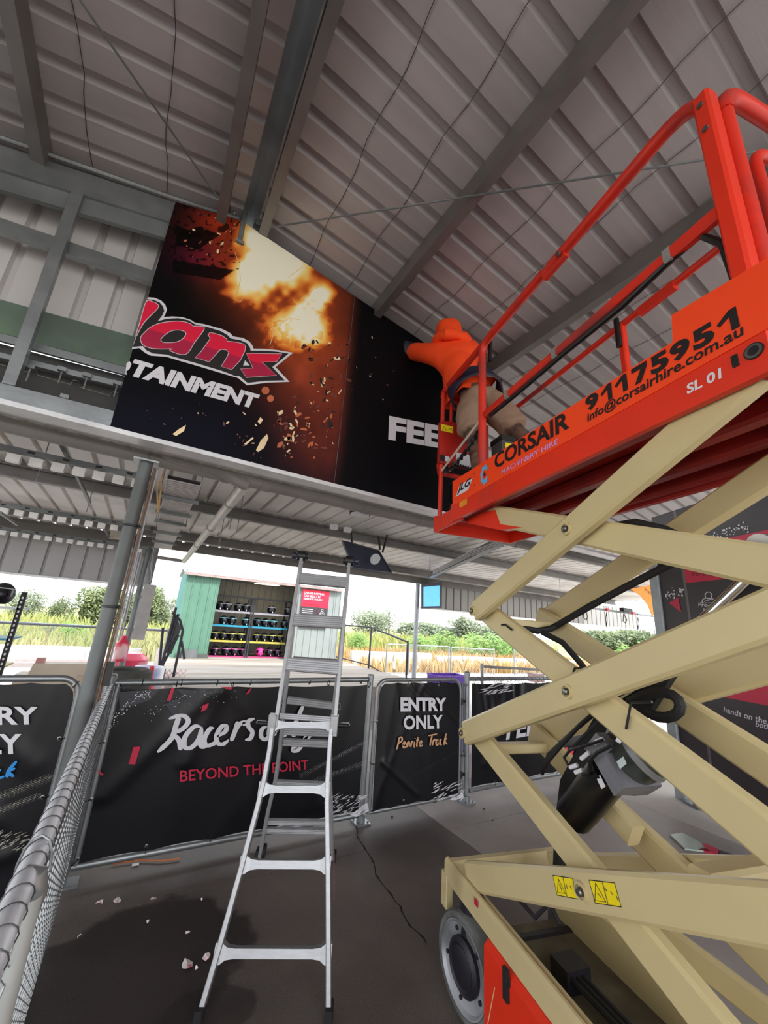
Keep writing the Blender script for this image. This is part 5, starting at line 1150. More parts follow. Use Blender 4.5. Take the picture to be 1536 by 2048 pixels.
# brush lettering is laid out with equal scales along and up
H_ = ez.length; exn = ex.normalized()*H_; k_ = ex.length/H_
st2 = [[(x*k_, y) for x, y in s_] for s_ in st]
strokes(st2, P00, exn, ez, .14, white_ink, bn1, V(0, -.0012, 0), 'script_lettering')
text('BEYOND THE POINT', ony(360, 1564, YP), ony(617, 1539, YP), ony(360, 1541, YP), red_ink, bn1, bold=.012)
for p in ([(343, 1376), (349, 1376), (342, 1400), (333, 1402)], [(440, 1374), (466, 1374), (462, 1380)], [(496, 1382), (504, 1374), (499, 1385), (491, 1390)], [(405, 1411), (418, 1406), (413, 1419), (402, 1424)], [(267, 1494), (281, 1493), (270, 1529), (257, 1528)], [(193, 1538), (207, 1548), (203, 1552)]): ink(p, YP, red_ink, bn1)
for p in ([(330, 1408), (360, 1395), (352, 1440)], [(352, 1378), (400, 1380), (390, 1412)], [(236, 1384), (320, 1378), (300, 1400), (240, 1420)]): ink(p, YP+.0006, grey_ink, bn1)
specks(bn1, YP-.001, 110, [(218, 1450), (260, 1405), (300, 1385)], 5, .0035, 1); specks(bn1, YP-.001, 60, [(300, 1425), (350, 1400), (420, 1385), (470, 1380)], 10, .003, 2)
dots(bn1, YP-.001, (600, 1552), (738, 1480), 5, 56, .014, .0034); dots(bn1, YP-.001, (600, 1572), (738, 1522), 5, 50, .016, .0036)
brushmark(bn1, YP-.001, 60, (655, 1590, 732, 1628), -.5, 4); ink([(700, 1630), (735, 1606), (738, 1622), (712, 1634)], YP-.001, white_ink, bn1)
# 2: entry gate (rounded corners)
YG = YB-.02; xg0, xg1 = 2.02, 3.03
gate = thing('barrier_gate', 'round-cornered tube gate carrying the gold-script entry banner', 'gate', V(2.5, YG, 0), 'tube barriers')
def gate_frame(x0, x1, z0, z1, y, r, parent):
    pts = [V(x0, y, z0)]+[V(x0, y, z1-r)]+[V(x0+r-r*math.cos(t), y, z1-r+r*math.sin(t)) for t in [k*math.pi/12 for k in range(1, 7)]]+[V(x1-r+r*math.sin(t), y, z1-r+r*math.cos(t)) for t in [k*math.pi/12 for k in range(0, 7)]]+[V(x1, y, z0)]
    obj('gate_frame', MB().tube(pts, .0185, 12), galv, parent, True); obj('bottom_rail', MB().cyl((x0, y, z0+.01), (x1, y, z0+.01), .0185, 12), galv, parent, True)
gate_frame(xg0, xg1, .065, 1.135, YG, .10, gate); post(3.13, YG, 1.20, gate)
for z in (.25, .92): obj('gate_hinge', MB().cyl((xg1+.02, YG, z-.03), (xg1+.02, YG, z+.03), .022, 12).beam((xg1, YG, z), (3.13, YG, z), .02, .03), blackp, gate)
obj('post', MB().cyl((xg1+.045, YG+.01, .05), (xg1+.045, YG+.01, 1.10), .016, 12), galv_dull, gate, True)
bn2 = banner(xg0+.015, xg1-.015, .085, 1.115, YG-.018, 'black gate banner with white capitals and small gold script', 8, .10, folds=((.52, .97, .98, .62, .018, .010), (.34, .97, .5, .85, .02, .006), (.08, .36, .5, .06, .02, .009), (.1, .3, .0, .0, .1, .006)))
ties(bn2, [(ony(a, b_, YG-.03).x, ony(a, b_, YG-.03).z, dx, dz) for a, b_, dx, dz in ((822, 1369, 0, .035), (880, 1371, 0, .035), (756, 1444, -.03, 0), (749, 1528, -.03, 0), (927, 1512, .03, 0), (933, 1372, .02, .02), (809, 1602, 0, -.03), (871, 1598, 0, -.03))], YG-.005)
YQ = YG-.04
text('ENTRY', ony(801, 1423, YQ), ony(893, 1422, YQ), ony(801, 1395, YQ), white_ink, bn2, bold=.045); text('ONLY', ony(807, 1460, YQ), ony(886, 1457, YQ), ony(807, 1431, YQ), white_ink, bn2, bold=.03)
gold = mat('gold_ink', (206, 158, 118), .5)
P00, P10, P01 = ony(793, 1499, YQ), ony(896, 1492, YQ), ony(793, 1476, YQ); ex, ez = P10-P00, P01-P00; ex.y = ez.y = 0; H_ = ez.length; k_ = ex.length/H_
pt = [[(.0, .0), (.03, .5), (.05, 1)], [(.03, .95), (.09, 1.05), (.10, .75), (.035, .5)], [(.10, .3), (.15, .45), (.145, .62), (.115, .4), (.13, .12), (.17, .2)], [(.20, .6), (.185, .12)], [(.19, .3), (.225, .6), (.235, .5), (.23, .15)], [(.28, .6), (.26, .12)], [(.27, .4), (.29, .62), (.31, .55)], [(.335, .6), (.325, .15), (.34, .15)], [(.345, .85), (.347, .9)], [(.40, 1.0), (.375, .3), (.385, .12)], [(.36, .68), (.42, .72)], [(.42, .3), (.465, .45), (.46, .62), (.43, .42), (.445, .15), (.49, .25)],
      [(.60, 1.05), (.78, 1.18)], [(.68, 1.1), (.65, .6), (.63, .1)], [(.70, .65), (.68, .15)], [(.69, .4), (.72, .68), (.74, .6)], [(.80, .6), (.76, .6), (.755, .2), (.79, .2), (.805, .6), (.81, .15)], [(.87, .65), (.845, .6), (.84, .2), (.87, .18)], [(.97, 1.2), (.93, .6), (.91, .1)], [(.98, .75), (.93, .5), (.98, .15)]]
strokes([[(x*k_, y) for x, y in s_] for s_ in pt], P00, exn.normalized()*H_, ez, .17, gold, bn2, V(0, -.0008, 0), 'script_lettering')
dots(bn2, YQ-.001, (820, 1555), (925, 1498), 4, 44, .014, .0024, mat('grey_dot_ink', (120, 120, 124), .5)); brushmark(bn2, YQ-.001, 46, (870, 1565, 925, 1600), -.5, 5)
ink([(900, 1600), (926, 1586), (927, 1594), (912, 1600)], YQ-.001, white_ink, bn2)
# 3: right-hand barrier behind the lift
yr = YG
bar3 = thing('barrier_rail', 'tube barrier right of the entry gate, behind the lift arms', 'barrier', V(4.3, YG, 0), 'tube barriers')
frame_tube([(3.16, yr, 1.14), (5.3, yr, 1.14)], .0215, bar3, 'top_rail'); frame_tube([(3.16, yr, .10), (5.3, yr, .10)], .0215, bar3, 'bottom_rail'); post(5.32, yr, 1.17, bar3)
obj('wire_wrap', MB().tube([V(3.2+k*.01, yr+.025*math.cos(k*.9), 1.14+.025*math.sin(k*.9)) for k in range(200)], .002, 4), galv_dull, bar3)
bn3 = banner(3.18, 5.28, .13, 1.10, yr-.02, 'creased black banner with block capitals and pink slashes behind the lift', 12, folds=((.05, 1, .12, .3, .03, .016), (.22, 1, .10, .2, .03, .012), (.28, 1, .30, .4, .02, .014), (.15, 1, .16, .6, .02, .010), (.35, 1, .33, .5, .03, .012)))
ties(bn3, [(x, 1.075, 0, .05) for x in (3.25, 3.6, 3.95, 4.3, 4.7, 5.1)]+[(x, .16, 0, -.05) for x in (3.5, 4.0, 4.5)], yr-.005)
text('FEEL THE', ony(1012, 1480, yr-.045), ony(1168, 1452, yr-.045), ony(1012, 1441, yr-.045), white_ink, bn3, bold=.03, shear=.15)
for k in range(5): ink([(1128+k*14, 1496-k*2), (1137+k*14, 1494-k*2), (1130+k*14, 1516-k*2), (1124+k*12, 1514-k*2)], yr-.046, mat('pink_red_ink', (238, 44, 84), .5), bn3)
brushmark(bn3, yr-.046, 40, (965, 1362, 1020, 1388), -.3, 6)
# 0: left gate, half out of the frame
YL = 3.20; xl1 = ony(152, 1420, YL).x-.01; zl1 = ony(60, 1357, YL).z
gl = thing('barrier_gate', 'left-hand gate cut by the frame, with white capitals and blue script', 'gate', V(xl1-.6, YL, 0), 'tube barriers')
gate_frame(xl1-1.15, xl1, .065, zl1, YL, .10, gl)
obj('gate_latch', MB().beam((xl1, YL, .83), (xl1+.12, YL, .83), .02, .035), blackp, gl)
for z in (.2, 1.0): obj('gate_hinge', MB().cyl((xl1-1.16, YL, z-.03), (xl1-1.16, YL, z+.03), .02, 12), blackp, gl)
post(xl1-1.25, YL, 1.17, gl)
bn0 = banner(xl1-1.13, xl1-.015, .085, zl1-.02, YL-.018, 'leftmost black banner with white capitals and a blue script end', 21, .10, folds=((.5, .95, .9, .6, .05, .008), (.2, .1, .8, .35, .06, .012), (.1, .0, .9, .2, .04, .01)))
YQ0 = YL-.042
text('ENTRY', ony(-150, 1451, YQ0), ony(77, 1449, YQ0), ony(-150, 1412, YQ0), white_ink, bn0, bold=.03); text('ONLY', ony(-140, 1512, YQ0), ony(44, 1508, YQ0), ony(-140, 1468, YQ0), white_ink, bn0, bold=.03)
blue = mat('blue_ink', (34, 140, 214), .5)
P00 = ony(-30, 1566, YQ0); e1 = ony(34, 1555, YQ0)-P00; e2 = ony(-30, 1530, YQ0)-P00; e1.y = e2.y = 0; H_ = e2.length; k_ = e1.length/H_
strokes([[(x*k_, y) for x, y in s_] for s_ in [[(.25, .5), (.1, .5), (.1, .1), (.3, .1)], [(.5, .6), (.4, .5), (.4, .15), (.6, .2)], [(1.0, .95), (.75, .5), (.68, .1)], [(.95, .55), (.74, .4), (.9, .08)]]], P00, e1.normalized()*H_, e2, .17, blue, bn0, V(0, -.001, 0), 'script_lettering')
dots(bn0, YQ0-.001, (-20, 1600), (105, 1552), 6, 46, .014, .0036, mat('pale_dot_ink', (176, 172, 160), .5)); dots(bn0, YQ0-.001, (-20, 1628), (80, 1590), 5, 40, .014, .0036, _M['pale_dot_ink'])
brushmark(bn0, YQ0-.001, 50, (-10, 1665, 60, 1700), -.5, 16, _M['pale_dot_ink'])
ties(bn0, [(ony(a, b_, YL-.03).x, ony(a, b_, YL-.03).z, dx, dz) for a, b_, dx, dz in ((118, 1478, .03, 0), (84, 1596, .03, 0), (147, 1373, .02, .02))], YL-.005)
# strap lying under the long barrier, litter on the floor
A_, B_ = onz(225, 1728, .01), onz(360, 1717, .01)
tag(obj('orange_strap', MB().tube([A_, A_.lerp(B_, .4)+V(0, .02, 0), A_.lerp(B_, .7)-V(0, .01, 0), B_], .0045, 6), mat('ochre_strap', (186, 104, 50), .7), None, True), 'thin orange strap lying on the floor under the long banner', 'strap')
tag(obj('white_clip', MB().beam(onz(264, 1730, .008), onz(278, 1728, .008), .012, .010), white_ink), 'small white plastic clip beside the orange strap', 'clip')
lt = mat('torn_white_sticker', (226, 214, 214), .6, 0, .06, 60, second=(226, 120, 140), patch=(.55, .62))
def scrap(px, py, s_, seed, label):
    rd = random.Random(seed); P = onz(px, py, .004); n = 7; ring = [P+V(s_*rd.uniform(.6, 1.1)*math.cos(k*2*math.pi/n), s_*rd.uniform(.6, 1.1)*math.sin(k*2*math.pi/n), rd.uniform(0, .016)) for k in range(n)]
    c_ = P+V(0, 0, .012); mb = MB(); mb.add([c_]+ring+[c_-V(0, 0, .004)]+[r-V(0, 0, .003) for r in ring], [(0, k+1, (k+1) % n+1) for k in range(n)]+[(n+1, (k+1) % n+n+2, k+n+2) for k in range(n)]+[(k+1, k+n+2, (k+1) % n+n+2, (k+1) % n+1) for k in range(n)])
    tag(obj('paper_scrap', mb, lt), label, 'litter', 'torn sticker scraps on the floor')
scrap(199, 1806, .022, 1, 'crumpled silver-white scrap nearest the chain-link fence'); scrap(233, 1803, .022, 2, 'pink and white scrap right of the crumpled silvery one'); scrap(307, 1799, .020, 3, 'ragged white scrap lying furthest right on the dark spill')
scrap(374, 1931, .034, 4, 'largest torn pink-white scrap, left of the ladder\'s front leg'); scrap(412, 1918, .020, 5, 'small white scrap almost touching the ladder\'s front leg'); scrap(375, 1868, .012, 6, 'thin white sliver on the floor above the largest scrap')
scrap(158, 1874, .010, 7, 'tiny white crumb by the fence, lowest on the spill'); scrap(393, 1937, .009, 8, 'tiny flake between the largest scrap and the ladder leg'); scrap(403, 1800, .007, 9, 'tiny crumb on dry concrete left of the ladder'); scrap(295, 1846, .008, 10, 'tiny crumb in the middle of the dark spill')
for i, (px, py) in enumerate(((1035, 1597), (784, 1635), (968, 1619), (985, 1642))):
    P = onz(px, py, .0); tag(obj('dried_leaf', MB().ico(P+V(0, 0, .006), .016 if i == 0 else .011, 1, (1.3, .8, .5)), mat('dry_leaf', (60, 50, 44), .9)), ['dark round lump on the floor under the right-hand barrier', 'small dark leaf on the floor before the entry gate', 'dark leaf right of the gate post foot', 'tiny dark leaf farthest from the gate post'][i], 'leaf')
# ================================================================== BEYOND: SHED, DECK, RACKS, FENCES, PLANTS
DZ = .56; YSH = 11.0
def hx(x0, y0, z0, x1, y1, z1): return MB().hexa([(x0, y0, z0), (x1, y0, z0), (x1, y1, z0), (x0, y1, z0)], [(x0, y0, z1), (x1, y0, z1), (x1, y1, z1), (x0, y1, z1)])
timber = mat('pale_timber_deck', (172, 162, 152), .8, 0, .08, 3, .1, 40, second=(150, 138, 126), stretch=(.4, 4, 1))
# raised timber deck: one board after the other
dk = thing('timber_deck', 'pale raised timber deck the helmet shed stands on', 'deck', V(3, 9.2, 0))
xd0, xd1 = .6, 5.25
yb = 6.6
while yb < 13.6: obj('plank', hx(xd0, yb, DZ-.03, xd1, yb+.136, DZ-.002*random.random()), timber, dk); yb += .14
obj('deck_fascia', hx(xd0, 6.57, .0, xd1, 6.6, DZ-.03), timber, dk); obj('deck_fascia', hx(xd1, 6.6, .0, xd1+.03, 13.6, DZ-.03), timber, dk); obj('deck_fascia', hx(xd0-.03, 6.6, .0, xd0, 13.6, DZ-.03), timber, dk)
# shed
green = mat('green_ribbed_steel', (98, 140, 120), .5, .1, .08, 2); pale = mat('pale_ribbed_steel', (150, 158, 156), .5, .1, .06, 2)
a_ = ony(360, 1310, YSH); xsL = ony(364, 1200, YSH).x; xsC = ony(437, 1200, YSH).x-.05; xsC = (ony(445, 1155, YSH).x+ony(405, 1315, YSH).x)/2; xsM = (ony(590, 1175, YSH).x+ony(566, 1318, YSH).x)/2+.05; xsR = (ony(676, 1188, YSH).x+ony(664, 1320, YSH).x)/2
zsT = ony(445, 1155, YSH).z; YB2 = 12.6
shed = thing('garden_shed', 'green ribbed steel shed with an open front full of helmets', 'shed', V((xsL+xsR)/2, 11.8, DZ))
def rib_wall(P, al, La, Lc, nrm, name, m, pitch=.2):
    return obj(name, ribbed(P, V(0, 0, 1), al, nrm, La, Lc, pitch, .04, .02), m, shed)
Hs = zsT-DZ
rib_wall(V(xsL, YSH, DZ), V(1, 0, 0), Hs, xsC-xsL, V(0, -1, 0), 'wall_sheet', green); rib_wall(V(xsL, YSH, DZ), V(0, 1, 0), Hs+.12, YB2-YSH, V(-1, 0, 0), 'wall_sheet', mat('teal_ribbed_steel', (110, 160, 154), .5, .1, .06, 2))
rib_wall(V(xsM+.05, YSH, DZ), V(1, 0, 0), Hs, xsR-xsM-.05, V(0, -1, 0), 'wall_sheet', pale); rib_wall(V(xsL, YB2, DZ), V(1, 0, 0), Hs+.1, xsR-xsL, V(0, 1, 0), 'wall_sheet', mat('shed_inside_sheet', (176, 172, 160), .6))
rib_wall(V(xsR, YSH, DZ), V(0, 1, 0), Hs+.12, YB2-YSH, V(1, 0, 0), 'wall_sheet', pale)
r_ = ribbed(V(xsL-.08, YSH-.15, zsT+.02), V(0, (YB2-YSH)*.5+.15, .17).normalized(), V(1, 0, 0), V(0, 0, 1), 1.0, xsR-xsL+.05, .16, .04, .02); obj('roof_sheet', r_, mat('shed_roof_sheet', (176, 178, 180), .45, .2), shed)
r_ = ribbed(V(xsL-.08, YB2+.1, zsT+.02), V(0, -1, .2).normalized(), V(1, 0, 0), V(0, 0, 1), .92, xsR-xsL+.05, .16, .04, .02); obj('roof_sheet', r_, _M['shed_roof_sheet'], shed)
obj('roof_edge', MB().beam((xsL-.08, YSH-.13, zsT), (xsR+.05, YSH-.13, zsT), .03, .07), mat('rusty_edge', (172, 150, 144), .7, 0, .2, 10), shed)
obj('skylight_panel', hx(xsM-.95, 11.5, zsT+.0, xsM-.3, 11.9, zsT+.01), mat('skylight_sheet', (250, 236, 200), .5, emit=1.6), shed)
for x in (xsL+.03, xsC-.02, xsM+.04, xsR-.03): obj('corner_post', hx(x-.03, YSH-.01, DZ, x+.03, YSH+.04, zsT), green if x < xsM else pale, shed)
obj('concrete_block', hx(xsC-.55, YSH-.16, DZ, xsC-.22, YSH-.02, DZ+.2), galv_dull, shed)
obj('ground_sill', hx(xsL+.1, YSH-.06, DZ, xsC+.05, YSH-.02, DZ+.1), mat('dark_sill', (86, 92, 86), .7), shed)
# safety sign on the shed front
sg = [(605, 1178), (659, 1184), (650, 1260), (597, 1252)]
zs0, zs1 = ony(598, 1255, YSH).z, ony(605, 1178, YSH).z; sx0, sx1 = ony(601, 1215, YSH-.03).x, ony(655, 1220, YSH-.03).x
ssn = obj('safety_sign', hx(sx0, YSH-.05, zs0, sx1, YSH-.03, zs1), mat('charcoal_print', (62, 58, 62), .5), None); tag(ssn, 'red and charcoal safety sign fixed to the pale shed wall behind the ladder', 'sign')
zh = zs0+(zs1-zs0)*.55
obj('red_field', MB().quad((sx0, YSH-.052, zh), (sx1, YSH-.052, zh), (sx1, YSH-.052, zs1), (sx0, YSH-.052, zs1)), mat('bright_red_ink', (234, 36, 70), .5), ssn, fix=False)
W_ = sx1-sx0; H2 = zs1-zh
for k, s_ in enumerate(('UNSAFE KARTING', 'CAN RESULT IN', 'SERIOUS INJURY.')):
    z = zs1-.04-(k+1)*H2*.18; text(s_, V(sx0+.05, YSH-.054, z), V(sx0+W_*(.80, .66, .78)[k], YSH-.054, z), V(sx0+.05, YSH-.054, z+H2*.13), white_ink, ssn, bold=.02)
for k in range(2): obj('small_print', MB().quad(*[V(sx0+.05+a*W_*.6, YSH-.054, zh+.03+k*.035+b_*.015) for a, b_ in ((0, 0), (1, 0), (1, 1), (0, 1))]), mat('dark_red_ink', (140, 24, 44), .5), ssn, fix=False)
for k in range(3): obj('small_print', MB().quad(*[V(sx0+.05+a*W_*.38, YSH-.054, zh-.08-k*.05+b_*.02) for a, b_ in ((0, 0), (1, 0), (1, 1), (0, 1))]), white_ink, ssn, fix=False)
P = V(sx0+W_*.62, YSH-.054, zh-.13)
obj('red_cross', MB().beam(P+V(-.03, 0, -.05), P+V(.03, 0, .05), .002, .018, up=(0, 1, 0), ch=0).beam(P+V(.03, 0, -.05), P+V(-.03, 0, .05), .002, .018, up=(0, 1, 0), ch=0), red_ink, ssn)
P += V(.14, 0, 0); pic = MB().tube([P+V(.03*math.cos(t), 0, .06+.03*math.sin(t)) for t in [k*.785 for k in range(8)]], .006, 4, closed=True).tube([P+V(-.07, 0, -.05), P+V(-.03, 0, .02), P+V(.04, 0, .01), P+V(.10, 0, -.05), P+V(.02, 0, -.03), P+V(-.07, 0, -.05)], .006, 4); obj('pictogram', pic, white_ink, ssn)
# shelving inside the shed, helmets in rows
shf = thing('shelf_rack', 'black shelving rack in the shed with coloured shelf edges', 'shelf', V((xsC+xsM)/2, 11.5, DZ))
YH = 11.4
rows = [((433, 1222), (576, 1230), (150, 146, 156)), ((428, 1250), (573, 1257), (40, 138, 168)), ((425, 1281), (569, 1286), (184, 172, 80)), ((419, 1309), (563, 1318), (176, 66, 116))]
zr = []; xr0, xr1 = xsC-.25, xsM+.05
for k, (p, q, c_) in enumerate(rows):
    z = (ony(*p, YH).z+ony(*q, YH).z)/2; zr.append(z)
    obj('shelf', hx(xr0, YH-.03, z-.02, xr1, YH+.45, z), mat('dark_shelf', (60, 60, 64), .6), shf)
    obj('shelf_edge', hx(xr0, YH-.045, z-.032, xr1, YH-.03, z+.018), mat('shelf_edge_%s' % ('grey', 'cyan', 'yellow', 'pink')[k], c_, .5), shf)
xm_ = (ony(506, 1194, YH).x+ony(493, 1312, YH).x)/2
for x in (xr0, xm_-.03, xm_+.03, xr1):
    for y in (YH-.06, YH+.42): obj('upright', hx(x-.018, y, DZ, x+.018, y+.03, zr[0]+.38), mat('black_upright', (46, 46, 52), .5), shf)
obj('top_beam', hx(xr0, YH-.05, zr[0]+.36, xr1, YH-.02, zr[0]+.41), _M['black_upright'], shf)
hel_black = mat('helmet_shell', (26, 27, 34), .25, 0, .1, 5)
def helmet(accent, label, m=hel_black, grp='helmets in the shed'):
    o_ = thing('helmet', label, 'helmet', V(0, 0, 0), grp)
    vs = []; mb = MB(); mb.ico((0, 0, .125), .125, 3, (.92, 1.12, 1.0))
    mb.v = [(x, y, max(z, .012)) if y > -.02 else (x*.92, y*1.05 if z < .11 else y, max(z, .012)) for x, y, z in mb.v]
    obj('shell', mb, m, o_, True)
    vz = MB(); n = 12
    for k in range(n+1):
        t = -1.15+2.3*k/n; x, y = .112*math.sin(t), -.134*math.cos(t)-.004; vz.v += [(x*1.02, y, .10), (x*.98, y+.008, .17)]
    vz.f = [(2*k, 2*k+2, 2*k+3, 2*k+1) for k in range(n)]; vz.mi = [0]*n
    obj('visor', vz, mat('visor_dark', (12, 12, 18), .15), o_, True)
    a = MB(); 
    for k in range(9):
        t = -1.2+2.4*k/8; a.v += [(.120*math.sin(t), -.128*math.cos(t), .172+.010*math.cos(t)), (.117*math.sin(t), -.120*math.cos(t), .182+.010*math.cos(t))]
    a.f = [(2*k, 2*k+2, 2*k+3, 2*k+1) for k in range(8)]; a.mi = [0]*8
    a.ico((0, -.140, .050), .020, 1, (.8, .5, 1.3)); obj('accent', a, accent, o_)
    return o_
acc = [mat('accent_white', (214, 214, 224), .5), mat('accent_cyan', (110, 200, 216), .5), mat('accent_yellow', (226, 218, 96), .5), mat('accent_pink', (226, 104, 170), .5), mat('helmet_hot_pink', (236, 60, 150), .4)]
rowname = ['grey-edged top shelf', 'cyan-edged shelf', 'yellow-edged shelf', 'pink-edged bottom shelf']
proto = {}
hl = [[440, 455, 477, 493, 544, 578], [447, 464, 492, 515, 531, 547, 570], [430, 447, 464, 482, 514, 529, 545, 561], [430, 452, 470, 487, 520, 540, 556]]
for k, xsx in enumerate(hl):
    for j, px in enumerate(xsx):
        pk = (k == 3 and j == 4)
        zc = zr[k]+.001; P = ony(px, [1213, 1242, 1271, 1301][k], YH+.1)
        side_ = 'left' if px < 500 else 'right'; same = [q for q in xsx if (q < 500) == (px < 500)]; idx = same.index(px)
        wd_w = ['first', 'second', 'third', 'fourth', 'fifth'][idx]
        lab = 'bright hot-pink helmet on the pink-edged bottom shelf, right of the divider' if pk else '%s black helmet from the left on the %s, %s of the divider' % (wd_w, rowname[k], side_)
        grp = 'helmets on the %s' % rowname[k]
        if pk: h_ = helmet(acc[4], lab, acc[4], grp); h_.location = V(P.x, YH+.12, zc); continue
        if k not in proto: h_ = helmet(acc[k], lab, hel_black, grp); proto[k] = h_; h_.location = V(P.x, YH+.12, zc)
        else: h_ = copytree(proto[k], V(P.x, YH+.12, zc), lab); h_.rotation_euler[2] = random.uniform(-.15, .15)
# railings of the deck
rl = mat('black_handrail', (58, 58, 64), .5, .2)
hr_ = thing('deck_railing', 'black tube handrail at the right edge of the timber deck', 'railing', V(xd1, 8, DZ))
zr1 = DZ+1.0
pA = onz(708, 1245, zr1)
rp = [V(xd1-.05, 12.6, zr1), V(xd1-.05, 9.3, zr1), V(xd1-.05, 7.6, zr1-.25)]
obj('handrail', MB().tube(rp, .022, 10), rl, hr_, True)
for y, z in ((12.6, zr1), (10.9, zr1), (9.3, zr1), (7.6, zr1-.25)): obj('railing_post', MB().cyl((xd1-.05, y, DZ if y > 8 else .0), (xd1-.05, y, z), .022, 10), rl, hr_, True)
obj('kick_rail', MB().tube([V(xd1-.05, 12.6, DZ+.08), V(xd1-.05, 9.3, DZ+.08), V(xd1-.05, 7.6, DZ-.15)], .016, 8), rl, hr_, True)
lr = thing('stair_railing', 'black folding stair rail standing left of the green shed', 'railing', V(.85, 7.6, 0))
yl_ = 7.9
def S(a, b_, y=yl_): return ony(a, b_, y)
for pts in ([(352, 1215), (320, 1345)], [(357, 1228), (334, 1300)], [(366, 1260), (345, 1362)], [(357, 1270), (308, 1362)], [(340, 1290), (340, 1300)], [(326, 1255), (318, 1340)], [(363, 1282), (369, 1318)], [(345, 1225), (360, 1240), (366, 1262)]):
    obj('rail_bar', MB().tube([S(*p) for p in pts], .022, 8), rl, lr, True)
obj('rail_panel', MB().prism([S(*p) for p in ((350, 1222), (362, 1258), (343, 1308), (328, 1305))], (0, .02, 0)), mat('dark_panel', (78, 82, 84), .6), lr)
obj('grey_box', MB().prism([S(*p) for p in ((318, 1338), (332, 1338), (328, 1362), (312, 1362))], (0, .2, 0)), galv_dull, lr)
# screens
tv = thing('wall_screen', 'dark screen seen from behind, hung from the canopy above the ladder', 'screen', ony(735, 1120, 5.0))
y5 = 4.6
fs_ = [ony(*p, y5) for p in ((686, 1082), (770, 1098), (783, 1146), (694, 1138))]
obj('screen_back', MB().prism([fs_[0], fs_[1]+V(0, .18, 0), fs_[2]+V(0, .0, 0), fs_[3]-V(0, .18, 0)], (0, .07, .02)), mat('screen_back_grey', (52, 56, 74), .4), tv)
obj('screen_bezel', MB().tube([fs_[0]-V(0, .005, 0), fs_[1]+V(0, .175, 0), fs_[2]-V(0, .005, 0), fs_[3]-V(0, .185, 0)], .012, 6, closed=True), mat('bezel', (60, 64, 78), .4), tv)
for a, b_ in (((702, 1062), (704, 1090)), ((757, 1072), (760, 1100)), ((782, 1042), (765, 1105))): obj('screen_bracket', MB().cyl(ony(*a, y5+.05), ony(*b_, y5+.05), .014, 8), blackp, tv)
c_ = ony(750, 1118, y5-.12); obj('round_speaker', MB().lathe(c_, V(.1, -1, -.5), [(0, .075), (.01, .075), (.012, .07), (.012, 0)], 24), mat('pale_disc', (206, 210, 214), .5), tv, True)
tl = thing('ceiling_light', 'round pale ceiling light under the canopy beside the drain pipe', 'light', ony(720, 1028, 3.6))
c_ = ony(720, 1027, 3.7); obj('light_disc', MB().lathe(c_, V(0, 0, -1), [(0, .10), (.015, .10), (.02, .09), (.02, 0)], 28), mat('light_diffuser', (236, 236, 238), .5), tl, True); obj('light_rim', MB().lathe(c_, V(0, 0, -1), [(-.02, .115), (.008, .115), (.008, .10)], 28), blackp, tl, True)
for k, (px, py) in enumerate(((668, 1054), (695, 1060))):
    P = ony(px, py, 4.2); tag(obj('junction_box', MB().box(P, (.04, 0, 0), (0, .03, 0), (0, 0, .028)), white_ink), ['small white junction box left of the ladder top, on the purlin', 'small white junction box directly over the hanging screen'][k], 'box')
P = ony(240, 1072, 7.2); tag(obj('junction_box', MB().box(P, (.13, 0, 0), (0, .04, 0), (0, 0, .06)), mat('cream_box', (208, 200, 186), .6)), 'cream box at the top of the left far fascia', 'box')
yt = 7.6; tvp = thing('canopy_post', 'pale slim post standing under the canopy edge, with the blue screen', 'post', V(ony(833, 1155, yt).x, yt, 0)); xt = (ony(836, 1155, yt).x+ony(828, 1355, yt).x)/2
obj('tube', MB().cyl((xt, yt, 0), (xt, yt, canz(yt)-.15), .05, 18), mat('pale_post', (178, 184, 192), .5, .2), tvp, True)
tv2 = thing('wall_screen', 'lit blue screen in a dark frame hung beside the pale post', 'screen', ony(870, 1190, yt-.1))
yq = yt-.25
b4 = [ony(*p, yq) for p in ((842, 1168), (884, 1164), (884, 1216), (842, 1217))]
obj('screen_frame', MB().prism([b4[0], b4[1], b4[2], b4[3]], (.09, .12, 0)), _M['bezel'], tv2)
obj('screen_face', MB().prism([ony(*p, yq-.005) for p in ((847, 1174), (879, 1171), (879, 1212), (847, 1213))], (0, .004, 0)), mat('screen_blue', (96, 176, 240), .4, emit=.55), tv2)
obj('screen_arm', MB().beam(b4[1]+V(.05, .1, .02), V(b4[1].x, yt, canz(yt)-.2), .03, .04), galv, tv2)
# left helmet rack
yk = 6.0
rk = thing('shelf_rack', 'black perforated shelf rack at the left edge of the frame', 'shelf', ony(10, 1350, yk))
xk = (ony(44, 1185, yk).x+ony(4, 1348, yk).x)/2
zk0 = .0; zk1 = ony(44, 1184, yk).z
for y in (yk,): obj('upright', hx(xk-.025, y-.02, zk0, xk+.025, y+.02, zk1), black_rub, rk)
pf_ = MB(); z = .5
while z < zk1-.04:
    pf_.box((xk, yk-.022, z), (.008, 0, 0), (0, .001, 0), (0, 0, .012)); z += .05
po = obj('perforation', pf_, white_ink, rk, fix=False); po['kind'] = 'stuff'
for (px, py), c_ in (((30, 1215), galv), ((15, 1277), _M['shelf_edge_cyan']), ((8, 1335), _M['shelf_edge_yellow'])):
    z = ony(px, py, yk).z; obj('shelf', hx(xk-1.4, yk-.02, z-.02, xk, yk+.5, z), c_, rk)
zt_ = ony(30, 1213, yk).z+.003
hp = helmet(acc[0], 'black helmet at the right end of the left rack\'s top shelf', hel_black, 'helmets on the left rack'); hp.location = V(xk-.22, yk+.15, zt_)
h2 = copytree(hp, V(xk-.50, yk+.17, zt_), 'black helmet half out of frame on the left rack'); 
